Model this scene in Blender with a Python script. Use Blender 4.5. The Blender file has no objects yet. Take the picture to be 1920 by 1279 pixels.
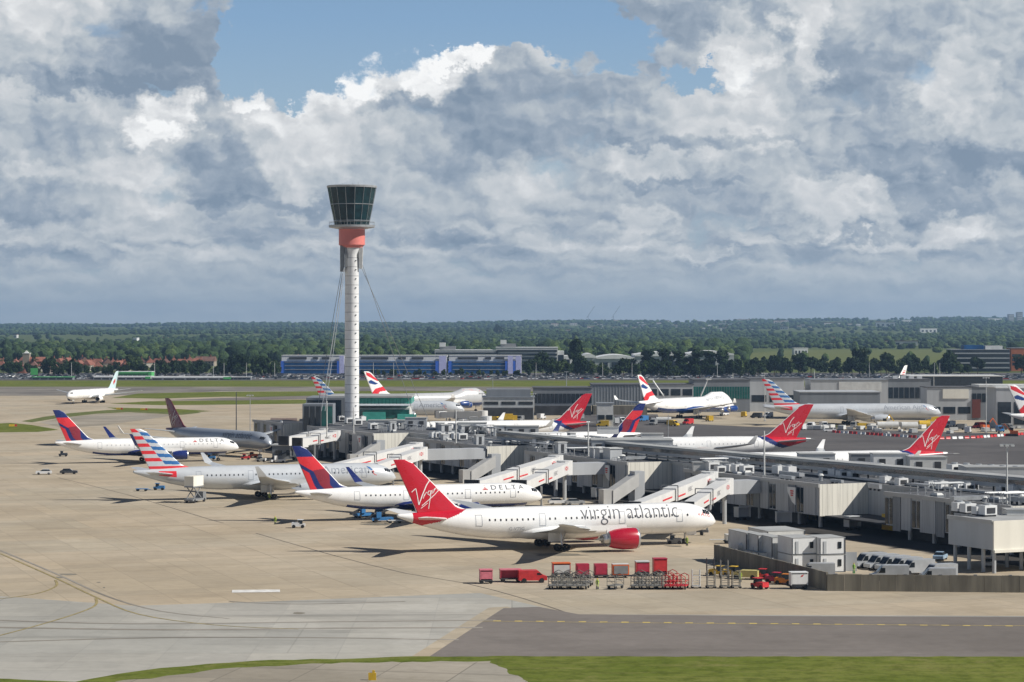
import bpy, bmesh, math, random
import numpy as np
from mathutils import Vector, Matrix, noise as mnoise

# ------------------------------------------------------------------ camera, sky, sun
SC = bpy.context.scene
COL = SC.collection
H, F, HY = 42.0, 4500.0, 603.0           # eye height (m), focal length (px of a 1920 wide frame), horizon row
cd = bpy.data.cameras.new('camera'); CAM = bpy.data.objects.new('camera', cd); COL.objects.link(CAM)
CAM.location = (0, 0, H); CAM.rotation_euler = (math.radians(90), 0, 0)
cd.sensor_width = 36; cd.lens = 36 * F / 1920; cd.shift_y = -(639.5 - HY) / 1920
cd.clip_start = 1; cd.clip_end = 60000
SC.camera = CAM
SC.view_settings.view_transform = 'Standard'; SC.view_settings.look = 'None'
SC.view_settings.exposure = 0.12; SC.view_settings.gamma = 1.0
SUN_EL, SUN_AZ = 40.0, 103.0              # azimuth clockwise from the viewing direction (+Y)
SUN_DIR = Vector((math.sin(math.radians(SUN_AZ)) * math.cos(math.radians(SUN_EL)),
                  math.cos(math.radians(SUN_AZ)) * math.cos(math.radians(SUN_EL)), math.sin(math.radians(SUN_EL))))
sl = bpy.data.lights.new('sun', 'SUN'); sl.energy = 5.0; sl.angle = math.radians(0.5); sl.color = (1.0, 0.95, 0.87)
so = bpy.data.objects.new('sun', sl); COL.objects.link(so)
so.rotation_euler = SUN_DIR.to_track_quat('Z', 'Y').to_euler(); so.location = (0, 0, 300)

class NT:
    """small helper for node graphs"""
    def __init__(s, tree): s.t = tree; s.n = tree.nodes; s.l = tree.links
    def new(s, typ, **kw):
        n = s.n.new(typ)
        for k, v in kw.items(): setattr(n, k, v)
        return n
    def put(s, sock, v):
        if isinstance(v, bpy.types.NodeSocket): s.l.new(v, sock)
        elif v is not None: sock.default_value = v
    def m(s, op, a, b=None, c=None, clamp=False):
        n = s.new('ShaderNodeMath', operation=op); n.use_clamp = clamp
        s.put(n.inputs[0], a)
        if b is not None: s.put(n.inputs[1], b)
        if c is not None: s.put(n.inputs[2], c)
        return n.outputs[0]
    def xyz(s, x, y, z):
        n = s.new('ShaderNodeCombineXYZ'); s.put(n.inputs[0], x); s.put(n.inputs[1], y); s.put(n.inputs[2], z); return n.outputs[0]
    def noise(s, vec, scale, detail=4, rough=.55, dist=0.0, col=False):
        n = s.new('ShaderNodeTexNoise'); s.put(n.inputs['Vector'], vec); n.inputs['Scale'].default_value = scale
        n.inputs['Detail'].default_value = detail; n.inputs['Roughness'].default_value = rough; n.inputs['Distortion'].default_value = dist
        return n.outputs[1 if col else 0]
    def step(s, v, a, b):
        n = s.new('ShaderNodeMapRange', interpolation_type='SMOOTHSTEP'); s.put(n.inputs[0], v)
        n.inputs[1].default_value = a; n.inputs[2].default_value = b; return n.outputs[0]
    def mix(s, f, a, b, blend='MIX'):
        n = s.new('ShaderNodeMix', data_type='RGBA', blend_type=blend)
        s.put(n.inputs[0], f)
        s.put(n.inputs[6], a if isinstance(a, bpy.types.NodeSocket) else (*a, 1)); s.put(n.inputs[7], b if isinstance(b, bpy.types.NodeSocket) else (*b, 1))
        return n.outputs[2]
    def ramp(s, f, stops):
        n = s.new('ShaderNodeValToRGB'); s.put(n.inputs[0], f); r = n.color_ramp
        while len(r.elements) < len(stops): r.elements.new(.5)
        for e, (p, c) in zip(r.elements, stops): e.position = p; e.color = (*c, 1)
        return n.outputs[0]

def srgb(r, g, b):
    return tuple(((c / 255) / 12.92 if c / 255 <= .04045 else ((c / 255 + .055) / 1.055) ** 2.4) for c in (r, g, b))

def make_world():
    w = bpy.data.worlds.new('World'); SC.world = w; w.use_nodes = True
    g = NT(w.node_tree); g.n.clear()
    out = g.new('ShaderNodeOutputWorld'); bg1 = g.new('ShaderNodeBackground'); bg2 = g.new('ShaderNodeBackground')
    sky = g.new('ShaderNodeTexSky', sky_type='NISHITA'); sky.sun_disc = False
    sky.sun_elevation = math.radians(SUN_EL); sky.sun_rotation = math.radians(SUN_AZ); sky.altitude = 50
    sky.air_density = 1.0; sky.dust_density = 0.6; sky.ozone_density = 1.5
    g.put(bg1.inputs[0], sky.outputs[0]); bg1.inputs[1].default_value = 0.06
    tc = g.new('ShaderNodeTexCoord'); sp = g.new('ShaderNodeSeparateXYZ'); g.put(sp.inputs[0], tc.outputs['Generated'])
    # bearing (degrees right of north) and elevation (degrees)
    az = g.m('MULTIPLY', g.m('ARCTAN2', sp.outputs[0], sp.outputs[1]), 57.2958)
    el = g.m('MULTIPLY', g.m('ARCSINE', sp.outputs[2]), 57.2958)
    elc = g.m('MAXIMUM', el, 0.0)
    def n2(vec, scale, detail, rough, col=False):
        n = g.new('ShaderNodeTexNoise', noise_dimensions='2D'); g.put(n.inputs['Vector'], vec); n.inputs['Scale'].default_value = scale
        n.inputs['Detail'].default_value = detail; n.inputs['Roughness'].default_value = rough; return n.outputs[1 if col else 0]
    def v2(vec, scale):
        n = g.new('ShaderNodeTexVoronoi', voronoi_dimensions='2D', feature='SMOOTH_F1'); g.put(n.inputs['Vector'], vec); n.inputs['Scale'].default_value = scale
        n.inputs['Smoothness'].default_value = .35; n.inputs['Detail'].default_value = 3; n.inputs['Roughness'].default_value = .55; return n.outputs[0]
    P = g.xyz(az, g.m('MULTIPLY', elc, 1.25), 0.0)
    wob = n2(P, .85, 5, .62, True)
    sw = g.new('ShaderNodeSeparateColor'); g.put(sw.inputs[0], wob)
    wa = g.m('MULTIPLY', g.m('SUBTRACT', sw.outputs[0], .5), 2.4); we = g.m('MULTIPLY', g.m('SUBTRACT', sw.outputs[1], .5), 1.9)
    azw = g.m('ADD', az, wa); elw = g.m('ADD', el, we)
    K = 57.2958 / F
    W = g.xyz(azw, elw, 0.0)
    def blob(cx, cy, rx, ry, amp, soft=1.0):
        ca, ce = (cx - 960) * K, (HY - cy) * K
        v = g.new('ShaderNodeVectorMath', operation='MULTIPLY_ADD'); g.put(v.inputs[0], W)
        v.inputs[1].default_value = (1 / (rx * K), 1 / (ry * K), 0); v.inputs[2].default_value = (-ca / (rx * K), -ce / (ry * K), 0)
        d = g.new('ShaderNodeVectorMath', operation='LENGTH'); g.put(d.inputs[0], v.outputs[0])
        n = g.new('ShaderNodeMapRange', interpolation_type='SMOOTHSTEP'); g.put(n.inputs[0], d.outputs['Value'])
        soft = min(1.15, soft + .3)
        n.inputs[1].default_value = 1 + .45 * soft; n.inputs[2].default_value = 1 - .45 * soft; n.inputs[4].default_value = amp
        return n.outputs[0]
    def total(bl, start=0.0):
        t = start
        for b in bl: t = g.m('ADD', t, blob(*b))
        return t
    lowb = g.step(el, 3.6, 1.4)
    wx = g.m('MULTIPLY', wa, .35); wy = g.m('MULTIPLY', we, .35)
    def dens(du, dv, k):
        ax = g.m('ADD', g.m('ADD', az, wx), du); ex = g.m('ADD', g.m('ADD', elc, wy), dv)
        Q1 = g.xyz(ax, g.m('MULTIPLY', ex, 1.35), 0.0); Q2 = g.xyz(g.m('ADD', ax, 31.0), g.m('MULTIPLY', ex, 2.6), 0.0)
        a = g.m('ADD', g.m('MULTIPLY', n2(Q1, .34, 7, .52), .85), g.m('MULTIPLY', g.m('SUBTRACT', .8, v2(Q1, .62)), .17))
        b = g.m('ADD', g.m('MULTIPLY', n2(Q2, .46, 6, .5), .85), g.m('MULTIPLY', g.m('SUBTRACT', .8, v2(Q2, .8)), .15))
        return g.m('ADD', g.m('MULTIPLY', a, g.m('SUBTRACT', 1.0, lowb)), g.m('MULTIPLY', b, lowb))
    D0 = dens(0, 0, 0); D1 = dens(.16, .16, 1)
    relief = g.m('MULTIPLY', g.m('SUBTRACT', D0, D1), 2.5)
    # where the cloud deck opens
    gap = total([(760, 10, 330, 75, 1.0, .6), (500, 110, 90, 75, .9, .6), (1140, 80, 110, 45, .55, .8), (1290, 150, 45, 30, .5, .8), (560, 150, 60, 40, .5), (680, 60, 240, 70, .5, .8),
                 (310, 168, 50, 12, .35), (1380, 405, 90, 45, .25), (1330, 150, 40, 20, .3)])
    cover = g.m('SUBTRACT', g.m('ADD', g.m('MULTIPLY', D0, 1.3), .28), gap)
    hi = g.step(el, 8.5, 16.0)                                   # the deck thins out above the frame
    cover = g.m('SUBTRACT', cover, g.m('MULTIPLY', hi, .42))
    mask = g.step(cover, .37, .64)
    bright = total([(70, 60, 130, 90, .34, .8), (335, 205, 58, 42, .62, .45), (285, 248, 50, 28, .5, .5), (480, 208, 26, 20, .4, .4),
                    (615, 150, 95, 55, .52, .5), (735, 150, 110, 42, .50, .4), (845, 103, 70, 28, .75, .3), (815, 150, 55, 40, .35, .4), (570, 265, 110, 80, .35, .8),
                    (240, 345, 120, 62, .32, .8), (60, 320, 70, 20, .2, .6), (120, 205, 160, 30, .12, .9), (1385, 100, 60, 62, .40, .5), (1510, 70, 42, 85, .42, .5), (1450, 150, 70, 60, .2, .7),
                    (1310, 225, 150, 48, .26, .8), (1775, 165, 62, 85, .34, .6), (1545, 378, 95, 55, .34, .5), (1640, 375, 42, 55, .28, .5),
                    (1210, 312, 80, 30, .3, .6), (1420, 302, 130, 28, .26, .7), (1200, 430, 60, 36, .26, .4), (1700, 458, 55, 26, .3, .4), (1800, 430, 60, 26, .3, .5), (1620, 462, 60, 9, .3, .4),
                    (1340, 476, 45, 7, .25, .5), (300, 480, 120, 22, .18, .8), (150, 460, 60, 20, .15, .6), (620, 95, 60, 20, .2, .6), (960, 330, 60, 40, .15, .8), (1620, 30, 80, 60, .12, .9)])
    dark = total([(250, 115, 240, 70, .34, .8), (170, 165, 260, 18, .18, .6), (420, 325, 75, 60, .26, .8), (480, 385, 190, 16, .2, .7), (1620, 150, 120, 110, .24, .8), (1680, 312, 330, 26, .32, .7),
                  (1240, 45, 170, 55, .26, .9), (1030, 210, 240, 80, .24, .9), (1330, 268, 190, 14, .22, .7), (1290, 350, 100, 14, .2, .7), (1700, 390, 120, 40, .16, .8), (100, 390, 160, 30, .2, .8),
                  (700, 195, 90, 20, .22, .6), (1560, 442, 110, 9, .2, .7), (60, 480, 120, 20, .12, .9), (1230, 445, 28, 26, .2, .4), (330, 225, 30, 20, .05, .5), (900, 290, 130, 40, .12, .9), (820, 440, 200, 12, .12, .9), (860, 125, 40, 14, .1, .4)])
    damp = g.m('MULTIPLY', g.step(el, .2, 2.6), 1.0)             # distant clouds lose contrast
    damp = g.m('ADD', .35, g.m('MULTIPLY', damp, .65))
    light = g.m('ADD', g.m('MULTIPLY', g.m('ADD', relief, g.m('MULTIPLY', g.m('SUBTRACT', D0, .5), -.5)), damp), g.m('MULTIPLY', g.m('SUBTRACT', bright, dark), damp))
    light = g.m('ADD', g.m('MULTIPLY', light, .80), .335, clamp=True)
    cc = g.ramp(light, [(0.0, srgb(128, 145, 164)), (.22, srgb(152, 165, 180)), (.42, srgb(182, 190, 197)), (.66, srgb(209, 212, 215)), (1.0, srgb(247, 248, 248))])
    hz = g.step(el, 2.1, 0.0)
    cc = g.mix(g.m('MULTIPLY', hz, .70), cc, srgb(168, 182, 193))
    blue = g.ramp(g.m('DIVIDE', el, 20.0, clamp=True), [(0.0, srgb(160, 180, 198)), (.2, srgb(166, 192, 213)), (.36, srgb(136, 173, 212)), (1.0, srgb(48, 76, 120))])
    mk = g.mix(mask, blue, cc)
    up = g.step(el, 8.0, 17.0)
    mk = g.mix(up, mk, g.mix(.80, mk, (0.03, 0.05, 0.10)))
    g.put(bg2.inputs[0], mk)
    # Nishita tint from the clear part of the sky, clouds and air in front of it
    mx = g.new('ShaderNodeMixShader'); g.put(mx.inputs[0], g.m('SUBTRACT', 1.0, g.m('MULTIPLY', g.m('SUBTRACT', 1.0, mask), .30)))
    g.put(mx.inputs[1], bg1.outputs[0]); g.put(mx.inputs[2], bg2.outputs[0])
    bg2.inputs[1].default_value = 0.97
    g.put(out.inputs[0], mx.outputs[0])
make_world()
SC.world.cycles.sampling_method = 'MANUAL'; SC.world.cycles.sample_map_resolution = 512

# ------------------------------------------------------------------ helpers
def G(px, py, z=0.0):
    """world point at height z seen at pixel (px, py) of the 1920 frame"""
    Y = F * (H - z) / (py - HY)
    return Vector(((px - 960) * Y / F, Y, z))
def PF(h, u, z=0.0):
    """pier frame: h across the pier (away from the near stands), u along it towards the viewer"""
    a = math.radians(25)
    return Vector((math.cos(a) * h + math.sin(a) * u, math.sin(a) * h - math.cos(a) * u, z))
PA = math.radians(25)
R = random.Random(7)
MATS = {}
def mat(name, col, rough=.6, metal=0.0, var=.12, vs=.6, spec=.5, bump=0.0, streak=False, coord='Object', coat=0):
    if name in MATS: return MATS[name]
    m = bpy.data.materials.new(name); m.use_nodes = True; g = NT(m.node_tree)
    b = g.n['Principled BSDF']; tc = g.new('ShaderNodeTexCoord'); v = tc.outputs[coord]
    if streak:
        mp = g.new('ShaderNodeMapping'); mp.inputs['Scale'].default_value = (1, 1, .12); g.put(mp.inputs[0], v); v = mp.outputs[0]
    n = g.noise(v, vs, 5, .6)
    f = g.step(n, .3, .7)
    c1 = tuple(max(0, c * (1 - var)) for c in col); c2 = tuple(min(1, c * (1 + var * .6)) for c in col)
    g.put(b.inputs['Base Color'], g.mix(f, c1, c2))
    g.put(b.inputs['Roughness'], g.m('ADD', rough - .06, g.m('MULTIPLY', n, .12)))
    b.inputs['Metallic'].default_value = metal
    b.inputs['Specular IOR Level'].default_value = spec
    if coat: b.inputs['Coat Weight'].default_value = coat
    if bump:
        bn = g.new('ShaderNodeBump'); bn.inputs['Strength'].default_value = bump; g.put(bn.inputs['Height'], g.noise(v, vs * 8, 3)); g.put(b.inputs['Normal'], bn.outputs[0])
    MATS[name] = m; return m

def tag(o, label=None, cat=None, group=None, kind=None):
    if label: o['label'] = label
    if cat: o['category'] = cat
    if group: o['group'] = group
    if kind: o['kind'] = kind
    return o
def thing(name, label, cat, loc=(0, 0, 0), rz=0.0, group=None):
    o = bpy.data.objects.new(name, None); o.empty_display_size = 1; COL.objects.link(o)
    o.location = loc; o.rotation_euler = (0, 0, rz); return tag(o, label, cat, group)
def kids(o): return [c for c in bpy.data.objects if c.parent is o]
KIDS = {}
def copy_tree(o, loc=None, rz=None, label=None, parent=None, scale=None):
    c = o.copy(); COL.objects.link(c)
    if parent is not None: c.parent = parent; KIDS.setdefault(parent.name, []).append(c)
    if loc is not None: c.location = loc
    if rz is not None: c.rotation_euler = (0, 0, rz)
    if scale is not None: c.scale = scale
    if label: c['label'] = label
    for ch in list(KIDS.get(o.name, [])): copy_tree(ch, parent=c)
    return c

class MB:
    def __init__(s): s.v = []; s.f = []; s.mi = []
    def add(s, vs, fs, m=0):
        k = len(s.v); s.v += [tuple(v) for v in vs]
        for f in fs: s.f.append(tuple(i + k for i in f)); s.mi.append(m)
        return s
    def box(s, c, d, rz=0.0, m=0, taper=1.0, shear=0.0):
        x, y, z = d[0] / 2, d[1] / 2, d[2]; cs, sn = math.cos(rz), math.sin(rz); vs = []
        for zz, t, sh in ((0, 1, 0), (z, taper, shear)):
            for px, py in ((-x, -y), (x, -y), (x, y), (-x, y)):
                px, py = px * t + sh, py * t
                vs.append((c[0] + px * cs - py * sn, c[1] + px * sn + py * cs, c[2] + zz))
        return s.add(vs, [(3, 2, 1, 0), (4, 5, 6, 7), (0, 1, 5, 4), (1, 2, 6, 5), (2, 3, 7, 6), (3, 0, 4, 7)], m)
    def beam(s, p, q, w, h, m=0):
        """box from p to q (centre line at its underside), w wide, h high"""
        p, q = Vector(p), Vector(q); d = (q - p); n = Vector((-d.y, d.x, 0))
        n = n.normalized() * (w / 2) if n.length > 1e-6 else Vector((w / 2, 0, 0)); u = Vector((0, 0, h))
        if Vector((d.x, d.y)).length < 1e-6: u = Vector((0, h, 0)); p = p - u / 2; q = q - u / 2
        vs = [p - n, p + n, p + n + u, p - n + u, q - n, q + n, q + n + u, q - n + u]
        return s.add(vs, [(0, 1, 2, 3), (7, 6, 5, 4), (0, 4, 5, 1), (1, 5, 6, 2), (2, 6, 7, 3), (3, 7, 4, 0)], m)
    def prism(s, poly, z0, z1, m=0, top=None):
        n = len(poly)
        a = sum(poly[i][0] * poly[(i + 1) % n][1] - poly[(i + 1) % n][0] * poly[i][1] for i in range(n))
        if a < 0: poly = poly[::-1]
        vs = [(p[0], p[1], z0) for p in poly] + [(p[0], p[1], z1) for p in poly]
        s.add(vs, [tuple(range(n))[::-1]] + [(i, (i + 1) % n, n + (i + 1) % n, n + i) for i in range(n)], m)
        return s.add([(p[0], p[1], z1) for p in poly], [tuple(range(n))], m if top is None else top)
    def cyl(s, p, q, r0, r1=None, n=10, m=0, caps=True):
        r1 = r0 if r1 is None else r1
        p, q = Vector(p), Vector(q); d = (q - p).normalized(); a = d.orthogonal().normalized(); b = d.cross(a)
        vs = [p + (a * math.cos(t) + b * math.sin(t)) * r0 for t in [2 * math.pi * i / n for i in range(n)]]
        vs += [q + (a * math.cos(t) + b * math.sin(t)) * r1 for t in [2 * math.pi * i / n for i in range(n)]]
        fs = [(i, (i + 1) % n, n + (i + 1) % n, n + i) for i in range(n)]
        if caps: fs += [tuple(range(n))[::-1], tuple(range(n, 2 * n))]
        return s.add(vs, fs, m)
    def tube(s, pts, r, n=6, m=0):
        for a, b in zip(pts, pts[1:]): s.cyl(a, b, r, r, n, m)
        return s
    def lathe(s, prof, o=(0, 0, 0), axis='z', n=24, ms=None):
        """prof: (along, radius) pairs"""
        vs = []
        for a, r in prof:
            for i in range(n):
                t = 2 * math.pi * i / n; c, d = r * math.cos(t), r * math.sin(t)
                vs.append((o[0] + c, o[1] + d, o[2] + a) if axis == 'z' else (o[0] + a, o[1] + c, o[2] + d))
        k = len(s.v); s.v += vs
        for j in range(len(prof) - 1):
            for i in range(n):
                f = (j * n + i, j * n + (i + 1) % n, (j + 1) * n + (i + 1) % n, (j + 1) * n + i)
                s.f.append(tuple(x + k for x in f)); s.mi.append(ms[j] if ms else 0)
        return s
    def build(s, name, mats, parent=None, smooth=False, loc=None, rz=None):
        me = bpy.data.meshes.new(name); me.from_pydata(s.v, [], s.f)
        for m in (mats if isinstance(mats, (list, tuple)) else [mats]): me.materials.append(m)
        if len(me.materials) > 1: me.polygons.foreach_set('material_index', s.mi)
        if smooth: me.polygons.foreach_set('use_smooth', [True] * len(me.polygons))
        me.update()
        return link(name, me, parent, loc, rz)
def link(name, me, parent=None, loc=None, rz=None):
    o = bpy.data.objects.new(name, me); COL.objects.link(o)
    if parent is not None: o.parent = parent; KIDS.setdefault(parent.name, []).append(o)
    if loc is not None: o.location = loc
    if rz is not None: o.rotation_euler = (0, 0, rz)
    return o
def auto_smooth(o, deg=35):
    me = o.data; me.polygons.foreach_set('use_smooth', [True] * len(me.polygons))
    bm = bmesh.new(); bm.from_mesh(me); lim = math.radians(deg)
    for e in bm.edges:
        if len(e.link_faces) == 2 and e.calc_face_angle(0) > lim: e.smooth = False
    bm.to_mesh(me); bm.free(); return o
def jag(pts, step=2.5, amp=.5, seed=3):
    rr = random.Random(seed); P = [(*G(*p).xy,) if len(p) == 2 else tuple(p[:2]) for p in pts]; out = []
    for i in range(len(P)):
        a, b = P[i], P[(i + 1) % len(P)]; L = math.hypot(b[0] - a[0], b[1] - a[1]); n = max(1, min(240, int(L / step)))
        for k in range(n):
            t = k / n; j = amp if k else 0; out.append((a[0] + (b[0] - a[0]) * t + rr.uniform(-j, j), a[1] + (b[1] - a[1]) * t + rr.uniform(-j, j), 0))
    return out
def sheet(name, pts, z, material, kind='structure', sub=0):
    """flat ground sheet through pixel points (py > horizon) or world points"""
    vs = []
    for p in pts:
        if len(p) == 2: q = G(p[0], p[1]); vs.append((q.x, q.y, z))
        else: vs.append((p[0], p[1], z))
    bm = bmesh.new(); f = bm.faces.new([bm.verts.new(v) for v in vs]); bm.normal_update()
    if f.normal.z < 0: f.normal_flip()
    me = bpy.data.meshes.new(name); bm.to_mesh(me); bm.free(); me.materials.append(material)
    o = link(name, me); o['kind'] = kind; return o
def strip(name, pts, w, z, material, sm=4):
    """a painted line through pixel points, w metres wide"""
    P = [G(*p) for p in pts]
    Q = []
    for i in range(len(P) - 1):
        p0, p1, p2, p3 = P[max(0, i - 1)], P[i], P[i + 1], P[min(len(P) - 1, i + 2)]
        for k in range(sm):
            t = k / sm; Q.append(.5 * ((2 * p1) + (p2 - p0) * t + (2 * p0 - 5 * p1 + 4 * p2 - p3) * t * t + (3 * p1 - p0 - 3 * p2 + p3) * t ** 3))
    Q.append(P[-1]); mb = MB(); vs = []
    for i, q in enumerate(Q):
        d = (Q[min(i + 1, len(Q) - 1)] - Q[max(0, i - 1)]).normalized(); n = Vector((-d.y, d.x, 0)) * w / 2
        vs += [(q.x - n.x, q.y - n.y, z), (q.x + n.x, q.y + n.y, z)]
    mb.add(vs, [(2 * i, 2 * i + 2, 2 * i + 3, 2 * i + 1) for i in range(len(Q) - 1)])
    o = mb.build(name, material); o['kind'] = 'structure'; return o
TEXTS = {}
def text_polys(body, size, shear=0.0, offset=0.0, space=1.0, sx=1.0):
    """vertices and faces of a line of lettering, centred on x, baseline at 0"""
    c = bpy.data.curves.new('lettering', 'FONT'); c.body = body; c.size = size; c.shear = shear; c.offset = offset
    c.space_character = space; c.resolution_u = 3; c.align_x = 'LEFT'
    o = bpy.data.objects.new('lettering', c); COL.objects.link(o)
    dg = bpy.context.evaluated_depsgraph_get(); me = bpy.data.meshes.new_from_object(o.evaluated_get(dg))
    bpy.data.objects.remove(o); bpy.data.curves.remove(c)
    bm = bmesh.new(); bm.from_mesh(me); bpy.data.meshes.remove(me)
    ys = [v.co.y for v in bm.verts]; y = min(ys) + .35
    while y < max(ys):
        bmesh.ops.bisect_plane(bm, geom=bm.verts[:] + bm.edges[:] + bm.faces[:], plane_co=(0, y, 0), plane_no=(0, 1, 0)); y += .35
    bm.verts.ensure_lookup_table()
    vs = [(v.co.x * sx, v.co.y) for v in bm.verts]; fs = [tuple(v.index for v in f.verts) for f in bm.faces]
    bm.free(); return vs, fs

# ------------------------------------------------------------------ ground
def ground_mat(name, base, alt, slab=None, streak=0.35, joint=0.25, rough=.85, rot=0.0, stain=.3, scale=.02, fine=.6):
    m = bpy.data.materials.new(name); m.use_nodes = True; g = NT(m.node_tree); b = g.n['Principled BSDF']
    geo = g.new('ShaderNodeNewGeometry'); pos = geo.outputs['Position']
    mp = g.new('ShaderNodeMapping'); mp.inputs['Rotation'].default_value = (0, 0, rot); g.put(mp.inputs[0], pos); P = mp.outputs[0]
    n1 = g.noise(P, scale, 6, .6); c = g.mix(g.step(n1, .34, .66), base, alt)
    if slab:
        br = g.new('ShaderNodeTexBrick'); g.put(br.inputs['Vector'], P)
        br.offset = 0.0; br.inputs['Scale'].default_value = 1; br.inputs['Brick Width'].default_value = slab[0]; br.inputs['Row Height'].default_value = slab[1]
        br.inputs['Mortar Size'].default_value = slab[2]; br.inputs['Mortar Smooth'].default_value = .3
        br.inputs['Color1'].default_value = (.92, .92, .92, 1); br.inputs['Color2'].default_value = (1.06, 1.05, 1.03, 1); br.inputs['Mortar'].default_value = (1 - joint,) * 3 + (1,)
        c = g.mix(1.0, c, br.outputs[0], 'MULTIPLY')
        b2 = g.new('ShaderNodeTexBrick'); g.put(b2.inputs['Vector'], P); b2.offset = .37
        b2.inputs['Scale'].default_value = 1; b2.inputs['Brick Width'].default_value = slab[0] * 7; b2.inputs['Row Height'].default_value = slab[1] * 4
        b2.inputs['Mortar Size'].default_value = 0.12; b2.inputs['Color1'].default_value = (.94, .96, .98, 1); b2.inputs['Color2'].default_value = (1.05, 1.02, 1.0, 1); b2.inputs['Mortar'].default_value = (.8, .8, .8, 1)
        c = g.mix(.8, c, b2.outputs[0], 'MULTIPLY')
    pt_ = g.noise(P, .055, 5, .65); c = g.mix(g.m('MULTIPLY', g.step(pt_, .50, .60), .22), c, tuple(x * .62 for x in base)); c = g.mix(g.m('MULTIPLY', g.step(pt_, .40, .34), .30), c, tuple(min(1, x * 1.25) for x in alt))
    # tyre and oil streaks run along the taxi direction
    m2 = g.new('ShaderNodeMapping'); m2.inputs['Scale'].default_value = (.012, .22, 1); g.put(m2.inputs[0], P)
    st = g.step(g.noise(m2.outputs[0], 1.0, 5, .65), .52, .78)
    c = g.mix(g.m('MULTIPLY', st, streak), c, tuple(x * .42 for x in base))
    sp = g.step(g.noise(P, .11, 6, .7), .60, .80); c = g.mix(g.m('MULTIPLY', sp, stain), c, tuple(x * .4 for x in base))
    fn = g.noise(P, fine, 3, .6); c = g.mix(g.m('MULTIPLY', g.step(fn, .35, .75), .18), c, tuple(x * .6 for x in base))
    g.put(b.inputs['Base Color'], c); b.inputs['Roughness'].default_value = 1.0; b.inputs['Specular IOR Level'].default_value = .02
    return m
def grass_mat(name, a, b_, c_):
    m = bpy.data.materials.new(name); m.use_nodes = True; g = NT(m.node_tree); b = g.n['Principled BSDF']
    pos = g.new('ShaderNodeNewGeometry').outputs['Position']
    c = g.mix(g.step(g.noise(pos, .03, 5, .6), .35, .65), a, b_)
    mp = g.new('ShaderNodeMapping'); mp.inputs['Scale'].default_value = (.05, .5, 1); g.put(mp.inputs[0], pos)
    c = g.mix(g.m('MULTIPLY', g.step(g.noise(mp.outputs[0], 1, 5, .7), .45, .75), .6), c, c_)
    c = g.mix(g.m('MULTIPLY', g.step(g.noise(pos, .35, 6, .75), .42, .66), .65), c, tuple(x * .42 for x in a)); c = g.mix(g.m('MULTIPLY', g.step(g.noise(pos, .09, 5, .7), .55, .72), .6), c, c_)
    c = g.mix(g.m('MULTIPLY', g.noise(pos, 1.6, 4, .8), .6), c, tuple(x * .4 for x in a))
    g.put(b.inputs['Base Color'], c); b.inputs['Roughness'].default_value = 1.0; b.inputs['Specular IOR Level'].default_value = .02
    return m
A20 = math.radians(-20)
M_CONC = ground_mat('apron_concrete', (.405, .345, .258), (.455, .398, .312), (7.6, 6.1, .09), .38, .2, rot=A20)
M_TAXI = ground_mat('taxiway_concrete', (.36, .355, .325), (.42, .41, .375), (11, 7.6, .08), .65, .12, rot=0)
M_ASPH = ground_mat('asphalt', (.175, .158, .145), (.22, .198, .182), None, .35, 0, rot=0)
M_ASPH2 = ground_mat('dark_asphalt', (.10, .096, .098), (.14, .134, .134), None, .3, 0, rot=0)
M_OLD = ground_mat('old_concrete', (.27, .245, .20), (.36, .33, .28), (9, 9, .1), .5, .3, rot=.2, stain=.6)
M_RUN = ground_mat('runway_asphalt', (.16, .15, .14), (.27, .25, .22), None, .6, 0, rot=0)
M_TAXFAR = ground_mat('pale_concrete', (.38, .35, .30), (.46, .43, .38), None, .35, 0, rot=.03, scale=.008)
M_GRASS = grass_mat('mown_grass', (.135, .175, .03), (.20, .225, .052), (.30, .27, .11))
M_GRASSF = grass_mat('field_grass', (.15, .18, .06), (.19, .21, .08), (.25, .24, .12))
M_LAND = grass_mat('land', (.10, .14, .045), (.15, .18, .07), (.20, .20, .10))
M_YEL = mat('yellow_paint', (.31, .25, .11), .8, vs=.8, var=.35)
M_WHT = mat('white_paint', (.70, .69, .66), .8, vs=.8, var=.2)
M_SEAL = mat('joint_sealant', (.10, .085, .07), .9, vs=1)

def terrain_h(x, y):
    if y < 3600: return 0.0
    a = 960 + F * x / y
    sky = np.interp(a, [-2500, -400, 0, 200, 400, 600, 800, 1000, 1100, 1300, 1500, 1700, 1850, 1950, 4500], [606, 609, 611, 611, 609, 609, 607, 604, 604, 604, 601, 599, 597, 598, 600])
    top = H + (HY - sky) / F * 12500
    t = min(1, (y - 3600) / 8900)
    n = mnoise.noise(Vector((x * .0006, y * .0006, 1.3))) * 16 + mnoise.noise(Vector((x * .002, y * .0015, 5.3))) * 6
    return max(0, top) * t ** 1.45 + n * min(1, t * 3) * (1 - .75 * t) * .8
def make_land():
    ys = list(np.linspace(-400, 3600, 6)) + list(np.linspace(3700, 12500, 60)) + [13500, 15000]
    xs = np.linspace(-1, 1, 161); mb = MB(); vs = []
    for y in ys:
        half = max(1500, abs(y) * .62)
        for x in xs: X = x * half; vs.append((X, y, terrain_h(X, y) - (.05 if y < 3700 else 0) - max(0, y - 12500) * .03))
    n = len(xs)
    fs = [(j * n + i, j * n + i + 1, (j + 1) * n + i + 1, (j + 1) * n + i) for j in range(len(ys) - 1) for i in range(n - 1)]
    mb.add(vs, fs); o = mb.build('hills', M_LAND, smooth=True); o['kind'] = 'structure'
make_land()
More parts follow.
